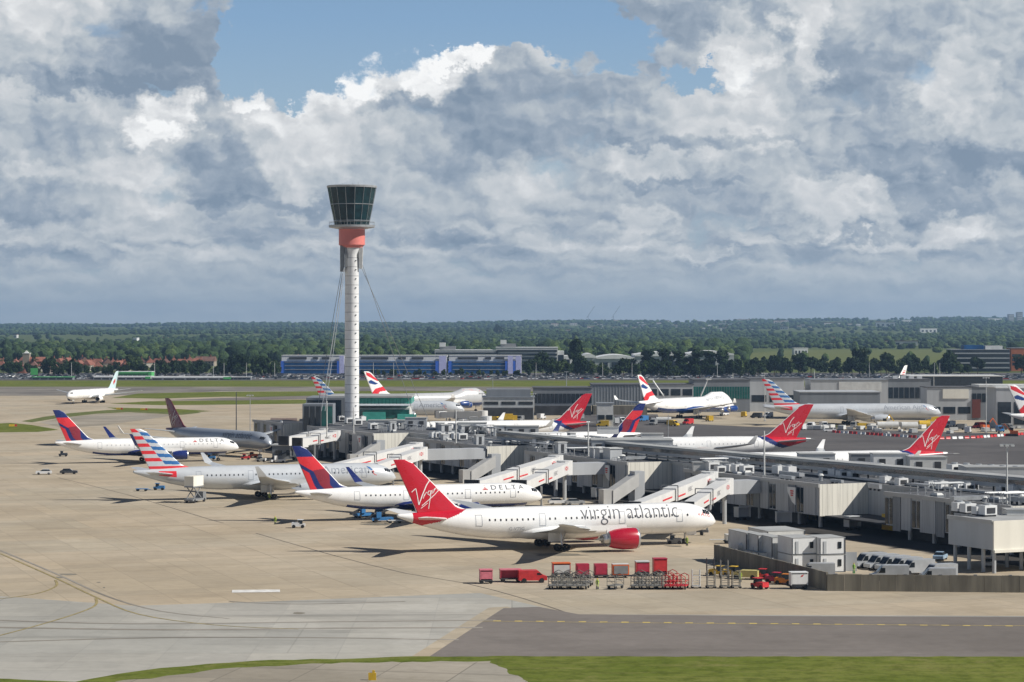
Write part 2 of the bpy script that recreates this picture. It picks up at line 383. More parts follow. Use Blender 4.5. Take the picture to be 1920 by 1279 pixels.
def ray_ground(px, py):
    """where the sight line through a pixel meets the land"""
    if py > HY + 52: return G(px, py)
    y = 3600.0
    while y < 12400:
        x = (px - 960) * y / F
        if terrain_h(x, y) >= H - (py - HY) * y / F: return Vector((x, y, terrain_h(x, y)))
        y += 25
    return Vector(((px - 960) * 12400 / F, 12400, terrain_h((px - 960) * 12400 / F, 12400)))

APY = G(960, 735).y
sheet('apron', [(-700, 250, 0)] + [(-900, APY, 0), (900, APY, 0), (700, 250, 0)], 0.0, M_CONC)
sheet('grass', jag([G(-600, 1245).to_tuple(), G(140, 1279).to_tuple(), G(220, 1264).to_tuple(), G(300, 1253).to_tuple(), G(390, 1245).to_tuple(), G(480, 1239).to_tuple(), G(800, 1231).to_tuple(), G(2300, 1231).to_tuple(),
                (600, 200, 0), (-600, 200, 0)], 2.2, .45), .024, M_GRASS)
sheet('path', jag([(215, 1279), (300, 1270), (420, 1254), (640, 1243), (920, 1240), (935, 1250), (990, 1279), (990, 1400), (150, 1400)], 1.5, .5, 9), .04, M_OLD)
sheet('taxiway', [G(-300, 1120).to_tuple(), G(0, 1118).to_tuple(), G(250, 1136).to_tuple(), G(500, 1128).to_tuple(), G(900, 1112).to_tuple(), G(1075, 1152).to_tuple(), G(2400, 1157).to_tuple(),
                  G(2400, 1236).to_tuple(), G(800, 1234).to_tuple(), G(480, 1242).to_tuple(), G(280, 1260).to_tuple(), G(130, 1290).to_tuple(), G(-300, 1330).to_tuple()], .008, M_TAXI)
sheet('road', [(800, 1233.5), (945, 1140), (1010, 1138), (1085, 1152), (1500, 1155.5), (2400, 1158), (2400, 1233.5)], .016, M_ASPH)
strip('taxiway_edge', [(785, 1233.5), (930, 1140), (955, 1139)], 2.2, .02, M_CONC, 1)
strip('road_marking', [(0, 1038), (100, 1082), (180, 1120), (260, 1152), (400, 1172), (560, 1180)], .42, .03, M_YEL)
strip('road_marking', [(104, 1088), (104, 1100), (60, 1115), (-60, 1130)], .42, .034, M_YEL)
strip('road_marking', [(180, 1122), (178, 1136), (140, 1152), (60, 1176), (-40, 1202)], .42, .034, M_YEL)
M_YEL2 = mat('fresh_yellow_paint', (.58, .44, .12), .8, vs=.8, var=.3)
strip('road_marking', [(905, 1165), (1400, 1170), (2000, 1174)], .2, .03, M_YEL2)
for i in range(26):
    x = 925 + i * 40; y = 1164.5 + i * .4
    strip('road_marking', [(x, y), (x + 14, y + .1)], .75, .034, M_YEL2, 1)
strip('road_marking', [(435, 1109), (525, 1108)], 3.6, .03, M_WHT, 1)
for pts in ([(110, 896), (240, 928), (400, 976), (430, 979), (540, 979)], [(480, 1000), (620, 1040), (760, 1075), (870, 1093), (980, 1122), (1060, 1148)]):
    strip('expansion_joint', pts, .3, .012, M_SEAL, 2)
# right hand apron beyond the pier
sheet('asphalt_apron', [(1080, 775), (1300, 778), (2300, 776), (2500, 905), (1400, 905), (1150, 850), (985, 800)], .02, M_ASPH2)
sheet('concrete_stand', [(1230, 772), (1500, 768), (2200, 766), (2200, 822), (1700, 808), (1400, 800), (1240, 792)], .03, M_CONC)
def psheet(name, h0, h1, u0, u1, z, m):
    return sheet(name, [(*PF(h, u).xy, 0) for h, u in ((h0, u0), (h1, u0), (h1, u1), (h0, u1))], z, m)
M_OILSHADE = ground_mat('oily_shaded_asphalt', (.05, .048, .046), (.08, .075, .07), None, .3, 0)
psheet('shaded_service_road', 253, 300, -760, -290, .012, M_OILSHADE)  # dark oily road, blackened further to carry the pier's shadow in its colour
# left: grass islands and taxiways round the tower, then runway
sheet('grass_island', [(-80, 798), (20, 793), (60, 797), (110, 806), (70, 810), (-80, 812)], .02, M_GRASS)
sheet('grass_island', [(40, 790), (80, 782), (130, 775), (200, 769), (260, 767), (350, 769), (378, 774), (340, 778), (240, 773), (180, 776), (110, 784), (60, 792)], .02, M_GRASSF)
sheet('grass_island', [(200, 764), (330, 767), (400, 771), (340, 774), (230, 770)], .028, M_GRASS)
sheet('asphalt_island', [(75, 792), (120, 783), (190, 776), (250, 774), (330, 778), (280, 786), (200, 797), (120, 803)], .024, M_OLD)
sheet('grass_island', [(205, 757), (280, 752.5), (420, 751), (640, 749), (640, 756), (450, 758.5), (300, 760)], .03, M_GRASS)
sheet('runway_exit', [(-400, 738), (2300, 738), (2300, 733.5), (-400, 733.5)], .012, M_TAXFAR)
sheet('grass_strip', [(210, 746), (260, 738), (420, 734.5), (700, 733.5), (1000, 734), (1500, 735), (2300, 735), (2300, 744), (1000, 744), (560, 745), (420, 744), (300, 747.5)], .035, M_GRASS)
sheet('runway', [(-600, 742), (150, 742), (250, 741), (420, 733.4), (2600, 733.4), (2600, 725), (-600, 725)], .024, M_RUN)
sheet('dark_taxiway', [(300, 751), (420, 746), (640, 741), (700, 744), (640, 747), (450, 751)], .045, M_ASPH)
sheet('grass_strip', [(-900, 725.2), (2800, 725.2), (2800, 713.5), (-900, 713.5)], .03, M_GRASS)
sheet('car_park', [(-900, 713.6), (2800, 713.6), (2800, 699), (-900, 699)], .04, M_ASPH2)
sheet('field', [(1395, 680), (1410, 662), (1480, 656.5), (1600, 655.8), (1960, 655.8), (1960, 680)], .02, M_GRASSF)
sheet('field', [(495, 690), (505, 675), (560, 672), (560, 690)], .05, M_GRASSF)

M_TRACK = ground_mat('tyre_track', (.24, .22, .19), (.33, .305, .27), None, .5, 0)
for i, pts in enumerate([[(-40, 1162), (250, 1170), (620, 1166), (930, 1163)], [(-40, 1176), (300, 1181), (640, 1178), (905, 1177)], [(-40, 1205), (300, 1196), (600, 1196), (860, 1200)], [(0, 1032), (110, 1078), (200, 1118), (300, 1146), (430, 1160)], [(430, 1128), (560, 1133), (760, 1128)]]):
    strip('tyre_track', pts, (.9, 1.3, .8, .5, .7)[i], .0285, M_TRACK)
M_STAIN = ground_mat('oil_stain', (.17, .155, .13), (.26, .24, .20), None, .3, 0)
for i, (px, py, rx, ry) in enumerate([(128, 1077, 20, 2.2), (112, 1083, 12, 1.8), (1050, 1040, 60, 3), (1110, 1034, 42, 3), (700, 983, 36, 2.4), (500, 936, 28, 2), (1262, 1024, 18, 1.6), (185, 1092, 4, 1), (195, 1102, 3, 1), (560, 1150, 14, 2)]):
    pts = [(px + rx * math.cos(a / 14 * 6.283) * R.uniform(.6, 1.15), py + ry * math.sin(a / 14 * 6.283) * R.uniform(.6, 1.15)) for a in range(14)]
    sheet('oil_stain', pts, .022, M_STAIN)

# ------------------------------------------------------------------ airliners
def paintm(name, col, metal=0.0, rough=.28):
    return mat(name, col, rough, metal, var=.05, vs=.35, coat=.4)
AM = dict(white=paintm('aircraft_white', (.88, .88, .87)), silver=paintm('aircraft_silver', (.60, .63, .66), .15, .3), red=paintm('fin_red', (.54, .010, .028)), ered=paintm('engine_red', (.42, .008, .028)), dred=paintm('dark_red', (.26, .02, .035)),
          navy=paintm('navy_blue', (.012, .025, .15)), blue=paintm('mid_blue', (.03, .14, .38)), lred=paintm('bright_red', (.72, .03, .04)), maroon=paintm('maroon', (.16, .02, .04)), cyan=paintm('pale_aqua', (.55, .70, .72)),
          grey=paintm('pale_grey_paint', (.50, .51, .52)), dark=mat('dark_trim', (.02, .022, .028), .35), metal=mat('bare_metal', (.6, .6, .6), .3, .8, var=.1), tyre=mat('tyre_rubber', (.018, .018, .02), .8),
          title=mat('title_grey', (.09, .10, .12), .5), tgrey=mat('title_mid_grey', (.30, .33, .38), .5), red2=mat('title_red', (.55, .03, .03), .5), glass=mat('cabin_glass', (.015, .018, .024), .15), wing=paintm('wing_grey', (.44, .46, .47), .1, .4),
          bellyblue=paintm('belly_blue', (.01, .05, .22)), lwhite=mat('lettering_white', (.85, .84, .82), .5), door=mat('door_outline', (.55, .56, .56), .5), mag=paintm('magenta_red', (.50, .02, .07)), sgrey=paintm('shaded_silver', (.42, .46, .51), .3, .35))
TYPES = {  # length, half span, radius, belly centre height, overall height, engines [(x, y)], engine radius, engine length, sweep, winglet
    '787': dict(L=62.8, b=30.0, R=2.9, zc=5.0, h=17.0, eng=[(.605, 9.9)], er=2.0, el=5.8, wr=.60, cr=12.6, sweep=.56, wl=0, rake=1),
    '767': dict(L=54.9, b=24.6, R=2.52, zc=4.7, h=15.9, eng=[(.615, 8.0)], er=1.4, el=4.6, wr=.62, cr=11.0, sweep=.56, wl=3.4),
    'a330': dict(L=63.7, b=29.4, R=2.82, zc=5.1, h=16.9, eng=[(.60, 9.4)], er=1.5, el=5.0, wr=.61, cr=11.6, sweep=.52, wl=2.4),
    'a346': dict(L=75.3, b=31.0, R=2.82, zc=5.2, h=17.3, eng=[(.585, 9.4), (.52, 19.4)], er=1.3, el=4.4, wr=.60, cr=12.0, sweep=.55, wl=2.4),
    '777': dict(L=73.9, b=31.5, R=3.1, zc=5.5, h=18.6, eng=[(.60, 9.8)], er=1.9, el=6.2, wr=.60, cr=13.4, sweep=.56, wl=0, rake=1),
    '772': dict(L=63.7, b=30.5, R=3.1, zc=5.5, h=18.6, eng=[(.60, 9.8)], er=1.8, el=5.8, wr=.62, cr=13.4, sweep=.56, wl=0),
    '747': dict(L=70.7, b=31.0, R=3.25, zc=5.8, h=19.4, eng=[(.66, 11.7), (.555, 20.8)], er=1.4, el=5.2, wr=.66, cr=14.5, sweep=.68, wl=1.8, hump=1)}

def fus_shape(T):
    L, Rr, zc = T['L'], T['R'], T['zc']; Lt, Ln = .34 * L, 3.0 * Rr
    def f(x):
        if x < Lt:
            s = max(0, x / Lt); r = Rr * (.10 + .90 * (1 - (1 - s) ** 1.9)); return r, zc + (Rr - r) * .70, r
        s = (L - x) / Ln
        if s < 1:
            s = max(0, s); r = Rr * max(.02, (1 - (1 - s) ** 2.3)) ** .58; rz = r
            return r, zc - (Rr - r) * .34, rz
        return Rr, zc, Rr
    def pt(x, th, off=0.0):
        r, z, rz = f(x); up = 0.0
        if T.get('hump'):
            k = 1.0
            x0, x1 = .675 * L, .955 * L
            if x > x0: up = 1.9 * min(1, (x - x0) / 7) ** 1.5 * min(1, max(0, (L - 1.5 - x)) / 6.5) ** .8
        s, c = math.sin(th), math.cos(th)
        ry = r
        if up and s > .2: ry = r * (1 - .10 * (s - .2))
        return (x, -(ry + off) * c, z + (rz + off) * s + (up * max(0, s) ** 1.2 if up else 0))
    return f, pt
def fin_geom(T):
    L, h = T['L'], T['h']; zr = T['zc'] + T['R'] * .72
    f0 = T.get('finx', 1.0)
    te0, le0, te1, le1 = .062 * L, .198 * L, -.012 * L * f0, .036 * L
    def xy(u, t):
        te = te0 + (te1 - te0) * t; le = le0 + (le1 - le0) * t
        if t < .16: le += ((.16 - t) / .16) ** 2 * .055 * L
        if t > .93: le -= (t - .93) / .07 * .012 * L
        return te + (le - te) * u, zr + (h - zr) * t
    def th(u, t): return (.52 - .3 * t) * math.sqrt(max(0.0, 1 - (2 * min(max(u, 0), 1) - .9) ** 2 / 1.25)) * .9 + .02
    return xy, th, zr
def in_poly(p, poly):
    x, y = p; c = False; j = len(poly) - 1
    for i in range(len(poly)):
        if (poly[i][1] > y) != (poly[j][1] > y) and x < (poly[j][0] - poly[i][0]) * (y - poly[i][1]) / (poly[j][1] - poly[i][1]) + poly[i][0]: c = not c
        j = i
    return c
def fin_paint(kind):
    if kind == 'virgin': return ['red', 'white'], lambda u, t: 1 if (u > .965 and t < .9) else 0
    if kind == 'virginshade': return ['maroon'], lambda u, t: 0  # dark fin: shade put into the colour
    if kind == 'american':
        def f(u, t):
            if t < .13: return 0 if t < .035 or t > .10 else 1
            b = (t - .13) * 11.5
            if u < .53 - .05 * t:
                return 1 if int(b) % 2 == 1 else 0
            return 2 if int(b + .55 + u * .5) % 2 == 1 else 0
        return ['silver', 'lred', 'blue'], f
    if kind == 'delta':
        red = [(-.1, .76), (1.1, .76), (1.1, .47), (.42, .43), (-.1, .66)]; dk = [(1.1, .50), (.42, .45), (.30, -.1), (.40, -.1)]; low = [(-.1, .55), (.22, .40), (.13, -.1), (-.1, -.1)]
        def f(u, t):
            p = (u, t)
            if u > .965 and t < .8: return 3
            if in_poly(p, dk): return 2
            if in_poly(p, red) or in_poly(p, low): return 1
            return 0
        return ['navy', 'lred', 'dred', 'white'], f
    if kind == 'british':
        r1 = [(.25, .97), (.75, .93), (1.1, .62), (.9, .60), (.1, .86)]; bl = [(.05, .60), (.35, .66), (.80, .50), (.45, .46), (.05, .52)]; r2 = [(-.1, .10), (.3, .30), (1.1, .40), (1.1, .22), (.5, .18), (-.1, -.1)]
        return ['white', 'lred', 'bellyblue'], lambda u, t: 1 if in_poly((u, t), r1) or in_poly((u, t), r2) else (2 if in_poly((u, t), bl) else 0)
    if kind == 'maple': return ['cyan', 'red2'], lambda u, t: 1 if abs(u - .55) + abs(t - .42) * 1.1 < .2 else 0
    if kind == 'malay': return ['white', 'lred'], lambda u, t: 1 if abs(u - .5) < .25 and .35 < t < .7 and (t * 9) % 1 < .55 else 0
    return ['white'], lambda u, t: 0
def body_paint(kind, T):
    L, Rr = T['L'], T['R']
    if kind == 'virgin':
        def f(x, th, s):
            lim = .205 * L - .075 * L * (1 - max(0, s)) - (.05 * L * min(0, s) ** 2)
            lim = .075 * L + .13 * L * max(0, (s + .85)) ** 1.3 / 2.2
            if .045 * L < x < lim: return 1
            return 0
        return ['white', 'red'], f
    if kind == 'virgintail': return ['white', 'red', 'navy'], lambda x, th, s: 1 if .02 * L < x < .085 * L + .05 * L * (s + 1) else (2 if x < .115 * L + .055 * L * (s + 1) and x > .05 * L else 0)
    if kind == 'delta': return ['white', 'navy'], lambda x, th, s: 1 if s < -.72 and x > .20 * L and x < .93 * L else 0
    if kind == 'american': return ['silver', 'lred'], lambda x, th, s: 1 if .09 * L < x < .155 * L and -.05 < s < .62 else 0
    if kind == 'british': return ['white', 'bellyblue', 'lred'], lambda x, th, s: 1 if s < -.45 and x > .16 * L and x < .93 * L else 0
    if kind == 'virginshade': return ['sgrey', 'maroon'], lambda x, th, s: 1 if x < .045 * L + .03 * L * (s + 1) else 0  # hull and tail darkened, this airliner's shade is put into its colours
    if kind == 'maple': return ['white'], lambda x, th, s: 0
    return ['white'], lambda x, th, s: 0
def virgin_script(xy, th, side, name, parent, k=1.0):
    """hand lettered word on the fin: strokes in fin coordinates (v = height, w = towards the nose)"""
    strokes = [([(.06, .37), (.16, .44), (.20, .30), (.235, .135)], .026), ([(.235, .135), (.33, .33), (.43, .50), (.53, .60)], .034),
               ([(.30, .245), (.325, .32)], .020), ([(.345, .25), (.375, .34), (.36, .285), (.42, .365), (.45, .36)], .018),
               ([(.53, .385), (.475, .385), (.455, .33), (.50, .305), (.55, .40), (.50, .19), (.475, .06)], .022), ([(.565, .335), (.59, .41)], .018),
               ([(.60, .345), (.63, .435), (.62, .39), (.685, .46), (.70, .40)], .018), ([(.31, .12), (.44, .20), (.60, .30), (.78, .43)], .024), ([(.285, .07), (.45, .165)], .018)]
    x0, x1, z0, z1 = xy(.02, .5)[0], xy(.98, .3)[0], xy(0, 0)[1], xy(0, 1)[1]
    a, b = xy(0, .0)[0] - .02 * (x1 - x0), xy(1, .30)[0]
    mb = MB()
    for pts, w in strokes:
        P = []
        for i in range(len(pts) - 1):
            for q in range(4): t = q / 4; P.append((pts[i][0] + (pts[i + 1][0] - pts[i][0]) * t, pts[i][1] + (pts[i + 1][1] - pts[i][1]) * t))
        P.append(pts[-1]); vs = []; W = w * (z1 - z0) * .55 * k
        Q = []
        for (u, v) in P:
            u = (u - .02) if side < 0 else (.80 - u)
            z = z0 + (z1 - z0) * (v + .03); xa = xy(0, (z - z0) / (z1 - z0))[0]; xb = xy(0, 0.30)[0]
            Q.append((xb - .03 * (b - xb) + (b - xb) * 1.14 * u * .98 + (-.0 if side < 0 else .0), z))
        for i, (x, z) in enumerate(Q):
            c, d = Q[max(0, i - 1)], Q[min(len(Q) - 1, i + 1)]; dx, dz = d[0] - c[0], d[1] - c[1]; n = math.hypot(dx, dz) or 1
            for sg in (-1, 1):
                X, Z = x - dz / n * W / 2 * sg, z + dx / n * W / 2 * sg
                t = min(1, max(0, (Z - z0) / (z1 - z0))); te, le = xy(0, t)[0], xy(1, t)[0]; u = min(.97, max(.02, (X - te) / (le - te)))
                vs.append((te + (le - te) * u, side * (th(u, t) + .04), Z))
        mb.add(vs, [(2 * i, 2 * i + 1, 2 * i + 3, 2 * i + 2) for i in range(len(Q) - 1)])
    return mb.build(name, AM['lwhite'], parent)
def fus_text(T, pt, body, size, x0, z0, side, name, material, parent, shear=0, offset=0, space=1.0, sx=1.0, rel=True, split=0):
    """lettering wrapped on the hull; x0 = where it starts (fraction of length), z0 = height of its baseline above the hull axis"""
    key = (body, size, shear, offset, space, sx)
    if key not in TEXTS: TEXTS[key] = text_polys(body, size, shear, offset, space, sx)
    vs, fs = TEXTS[key]; Rr = T['R']; th0 = math.asin(z0 / Rr); wd = max(v[0] for v in vs); out = []
    for x, y in vs:
        X = x0 * T['L'] + (x if side < 0 else wd - x); th = th0 + y / Rr
        p = pt(X, th if side < 0 else math.pi - th, .035); out.append(p)
    if split:
        xs = sorted((vs[f[0]][0], min(vs[i][0] for i in f), max(vs[i][0] for i in f)) for f in fs); xs = sorted((a[1], a[2]) for a in xs); hi = xs[0][1]; best = (0, 0)
        for a, b in xs:
            if a - hi > best[0]: best = (a - hi, (a + hi) / 2)
            hi = max(hi, b)
        for part_ in (0, 1):
            ff = [f for f in fs if (vs[f[0]][0] > best[1]) == bool(part_)]; ids = sorted({i for f in ff for i in f}); mp = {i: k for k, i in enumerate(ids)}
            mb = MB(); mb.add([out[i] for i in ids], [tuple(mp[i] for i in f) for f in ff]); o = mb.build(name, material, parent)
        return o
    mb = MB(); mb.add(out, fs); return mb.build(name, material, parent)
WINDOW_ME = {}
def airliner(name_label, typ, pos, heading, livery, cat='airliner', group='airliners at the airport', detail=2, side=-1, gear=True, finkind=None, tailpods=True):
    T = TYPES[typ]; L, Rr, zc = T['L'], T['R'], T['zc']
    root = thing('airliner', name_label, cat, pos, math.radians(heading), group)
    f, pt = fus_shape(T); xy, th, zr = fin_geom(T)
    # fuselage, painted cell by cell
    nx, nt = (240, 72) if detail > 1 else (110, 36)
    xs = np.concatenate([np.linspace(0, .36 * L, int(nx * .45)), np.linspace(.36 * L, L - 8, int(nx * .3))[1:], L - 8 * (1 - np.linspace(0, 1, int(nx * .25)) ** .8)[1:]])
    keys, bp = body_paint(livery, T); mats = [AM[k] for k in keys] + [AM['glass']]; G_ = len(keys)
    vs = [pt(x, 2 * math.pi * j / nt) for x in xs for j in range(nt)]; fs = []; mi = []
    for i in range(len(xs) - 1):
        xm = (xs[i] + xs[i + 1]) / 2
        for j in range(nt):
            fs.append((i * nt + j, (i + 1) * nt + j, (i + 1) * nt + (j + 1) % nt, i * nt + (j + 1) % nt))
            a = 2 * math.pi * (j + .5) / nt; s = math.sin(a); mi.append(bp(xm, a, s))
    n0 = len(vs); vs.append((0, 0, f(0)[1])); fs += [(n0, i, (i + 1) % nt) for i in range(nt)]; mi += [0] * nt
    k0 = (len(xs) - 1) * nt; n1 = len(vs); vs.append((L + .02, 0, f(L)[1])); fs += [(n1, k0 + (i + 1) % nt, k0 + i) for i in range(nt)]; mi += [0] * nt
    me = bpy.data.meshes.new('fuselage'); me.from_pydata(vs, [], fs)
    for m in mats: me.materials.append(m)
    me.polygons.foreach_set('material_index', mi); me.polygons.foreach_set('use_smooth', [True] * len(fs)); me.update()
    body = link('fuselage', me, root)
    # fin
    keys, fp = fin_paint(finkind or livery); NU, NV = (90, 120) if detail > 1 else (40, 60); vs = []; fs = []; mi = []
    for sd in (-1, 1):
        k = len(vs)
        for iv in range(NV + 1):
            for iu in range(NU + 1):
                u, t = iu / NU, iv / NV; x, z = xy(u, t); vs.append((x, sd * th(u, t), z))
        for iv in range(NV):
            for iu in range(NU):
                q = (k + iv * (NU + 1) + iu, k + iv * (NU + 1) + iu + 1, k + (iv + 1) * (NU + 1) + iu + 1, k + (iv + 1) * (NU + 1) + iu)
                fs.append(q if sd < 0 else q[::-1]); mi.append(fp((iu + .5) / NU, (iv + .5) / NV))
    N = (NU + 1) * (NV + 1)
    for iv in range(NV):
        for iu in (0, NU):
            a, b = iv * (NU + 1) + iu, (iv + 1) * (NU + 1) + iu; fs.append((a, b, b + N, a + N) if iu == 0 else (b, a, a + N, b + N)); mi.append(fp(iu / NU, (iv + .5) / NV))
    for iu in range(NU):
        a = NV * (NU + 1) + iu; fs.append((a, a + 1, a + 1 + N, a + N)); mi.append(fp((iu + .5) / NU, .999))
    me = bpy.data.meshes.new('tail_fin'); me.from_pydata(vs, [], fs)
    for k in keys: me.materials.append(AM[k])
    me.polygons.foreach_set('material_index', mi); me.polygons.foreach_set('use_smooth', [True] * len(fs)); me.update()
    fin = link('tail_fin', me, root)
    # flying surfaces
    def surface(name, secs, material, parent, sd):
        prof = [(0, 0), (.03, .45), (.12, .85), (.3, 1), (.6, .72), (.85, .3), (1, .03), (.85, -.12), (.6, -.28), (.3, -.42), (.12, -.38), (.03, -.22)]
        mb = MB(); vs = []
        for (y, xle, c, z, tk) in secs:
            for (a, b) in prof: vs.append((xle - a * c, sd * y, z + b * tk))
        n = len(prof); fs = []
        for i in range(len(secs) - 1):
            for j in range(n):
                q = (i * n + j, (i + 1) * n + j, (i + 1) * n + (j + 1) % n, i * n + (j + 1) % n); fs.append(q if sd < 0 else q[::-1])
        e = tuple(range((len(secs) - 1) * n, len(secs) * n)); fs.append(e if sd < 0 else e[::-1])
        mb.add(vs, fs); return auto_smooth(mb.build(name, material, parent), 50)
    def fix(o):
        bm = bmesh.new(); bm.from_mesh(o.data); bmesh.ops.recalc_face_normals(bm, faces=bm.faces); bm.to_mesh(o.data); bm.free(); return o
    b, cr, sw, xr = T['b'], T['cr'], T['sweep'], T['wr'] * L; zw = zc - Rr * .62
    wmat = AM['silver'] if livery in ('american',) else AM['wing']
    for sd in (-1, 1):
        yk = b * .36; dih = .105
        secs = [(Rr * .4, xr + Rr * .4 * sw * .2, cr * 1.06, zw, 1.0), (Rr, xr, cr, zw + .05, .95), (yk, xr - (yk - Rr) * sw, cr * .60, zw + yk * dih, .62),
                (b * .72, xr - (b * .72 - Rr) * sw, cr * .36, zw + b * .72 * dih + .15, .34), (b * .93, xr - (b * .93 - Rr) * sw, cr * .22, zw + b * .93 * dih + .45, .2)]
        if T.get('rake'): secs += [(b, xr - (b - Rr) * sw - 1.6, cr * .08, zw + b * dih + .75, .07)]
        else: secs += [(b, xr - (b - Rr) * sw, cr * .18, zw + b * dih + .6, .14)]
        wg = fix(surface('wing', secs, wmat, root, sd))
        if T['wl'] and livery != 'maple':
            wl = T['wl']; x, z = xr - (b - Rr) * sw, zw + b * dih + .6; c = cr * .18; mb = MB(); n = 6; vs = []
            for i in range(n + 1):
                t = i / n; ang = t * 1.25; yy = b + wl * .42 * math.sin(ang) * .8; zz = z + wl * t; xx = x - t * wl * .9; cc = c * (1 - .62 * t)
                vs += [(xx, sd * (yy - .07), zz), (xx - cc, sd * (yy - .05), zz), (xx - cc, sd * (yy + .05), zz), (xx, sd * (yy + .07), zz)]
            fsx = [(4 * i + a, 4 * i + (a + 1) % 4, 4 * i + 4 + (a + 1) % 4, 4 * i + 4 + a) for i in range(n) for a in range(4)] + [(4 * n, 4 * n + 1, 4 * n + 2, 4 * n + 3)]
            mb.add(vs, fsx); fix(mb.build('winglet', AM['navy'] if livery == 'delta' else AM['white'] if livery != 'american' else AM['silver'], wg))
        hs = b * .335; xh = .155 * L; zh = zc + Rr * .36
        secs = [(.15, xh, .095 * L, zh, .4), (Rr * .5, xh - .5, .088 * L, zh + .05, .38), (hs, xh - hs * .68, .034 * L, zh + hs * .12, .14)]
        fix(surface('tailplane', secs, wmat if livery != 'virgin' else AM['white'], root, sd))
        # engines
        for (ex, ey) in T['eng']:
            r, el = T['er'], T['el']; X0 = ex * L + (2.0 if ey < 12 else 1.0); Z = zw + ey * dih - r * 1.08
            if Z < r + .35: Z = r + .35
            col = AM['ered'] if livery.startswith('virgin') and livery != 'virginshade' else AM['navy'] if livery == 'delta' else AM['bellyblue'] if livery == 'british' else AM['silver'] if livery == 'american' else AM['sgrey'] if livery == 'virginshade' else AM['white']
            mb = MB(); mb.lathe([(-el * .50, r * .70), (-el * .3, r * .88), (0, r * 1.0), (el * .34, r * .99), (el * .42, r * .96)], (X0, sd * ey, Z), 'x', 28)
            en = mb.build('engine', col, root, True)
            mb = MB(); mb.lathe([(el * .42, r * .965), (el * .49, r * .91), (el * .50, r * .86), (el * .46, r * .80), (el * .2, r * .78)], (X0, sd * ey, Z), 'x', 28); mb.build('intake_lip', AM['metal'], en, True)
            mb = MB(); mb.lathe([(el * .2, r * .79), (el * .21, r * .3), (el * .34, .02)], (X0, sd * ey, Z), 'x', 20); mb.build('fan', AM['dark'], en, True)
            mb = MB(); mb.lathe([(-el * .50, r * .70), (-el * .46, r * .52), (-el * .62, r * .46), (-el * .70, r * .42), (-el * .68, r * .25), (-el * .88, .03)], (X0, sd * ey, Z), 'x', 20); mb.build('exhaust', AM['metal'], en, True)
            xw = xr - (ey - Rr) * sw
            mb = MB(); mb.prism([(X0 - el * .55, sd * ey - .22), (X0 + el * .30, sd * ey - .18), (X0 + el * .30, sd * ey + .18), (X0 - el * .55, sd * ey + .22)], Z + r * .3, Z + r * 1.0)
            mb.beam((X0 + el * .12, sd * ey, Z + r * .8), (xw - 3.2, sd * ey, zw + ey * dih - .25), .4, .9); mb.build('pylon', AM['white'] if livery != 'american' else AM['silver'], en)
    # wing root fairing
    mb = MB(); n = 24; vs = []; st = [0, .06, .16, .35, .6, .8, .94, 1]
    for t in st:
        x = xr - cr * 1.25 + t * cr * 1.55; k = math.sin(math.pi * min(1, max(0, t))) ** .5 if 0 < t < 1 else 0
        for i in range(n): a = 2 * math.pi * i / n; vs.append((x, math.cos(a) * (Rr * .62 + Rr * .50 * k), zc - Rr * .50 + math.sin(a) * (Rr * .35 + Rr * .32 * k)))
    mb.add(vs, [(i * n + j, (i + 1) * n + j, (i + 1) * n + (j + 1) % n, i * n + (j + 1) % n) for i in range(len(st) - 1) for j in range(n)])
    fair = mb.build('wing_fairing', AM['navy'] if livery == 'delta' else AM['bellyblue'] if livery == 'british' else AM['silver'] if livery == 'american' else AM['white'], root, True); fix(fair)
    # undercarriage
    if gear:
        xg = xr - cr * .62; nw = 3 if typ in ('777', '772') else 2
        for sd in (-1, 1):
            mb = MB(); y = sd * 5.2; mb.cyl((xg, y, 1.0), (xg, y * .9, zc - Rr * .5), .22, .28, 8).cyl((xg - 1.0 * (nw - 1), y, .72), (xg + 1.0 * (nw - 1), y, .72), .16, .16, 6).cyl((xg + 1.2, y * .8, zc - Rr * .5), (xg, y, 1.3), .12, .12, 6)
            lg = mb.build('landing_gear', AM['metal'], root)
            for ix in range(nw):
                for iy in (-1, 1):
                    x = xg + (ix - (nw - 1) / 2) * 1.5; mb = MB(); mb.lathe([(-.22, .3), (-.22, .58), (-.12, .66), (.12, .66), (.22, .58), (.22, .3)], n=16); w = mb.build('wheel', AM['tyre'], lg, True)
                    w.rotation_euler = (math.pi / 2, 0, 0); w.location = (x, y + iy * .62, .66)
            mb = MB(); mb.box((xg - .5, sd * 3.6, 1.6), (3.2, .08, 2.0), 0); mb.build('gear_door', AM['white'] if livery != 'american' else AM['silver'], root)
        x = L - 6.2 if typ not in ('747',) else L - 8; mb = MB(); mb.cyl((x, 0, .6), (x, 0, zc - Rr * .7), .15, .2, 8).cyl((x, -.5, .55), (x, .5, .55), .1, .1, 6); lg = mb.build('nose_gear', AM['metal'], root)
        for iy in (-1, 1):
            mb = MB(); mb.lathe([(-.17, .2), (-.17, .45), (-.08, .52), (.08, .52), (.17, .45), (.17, .2)], n=14); w = mb.build('wheel', AM['tyre'], lg, True); w.rotation_euler = (math.pi / 2, 0, 0); w.location = (x, iy * .38, .52)
        for sd in (-1, 1): mb = MB(); mb.box((x + 1.1, sd * .6, zc - Rr - .35), (2.0, .06, .9)); mb.build('gear_door', AM['white'] if livery != 'american' else AM['silver'], root)
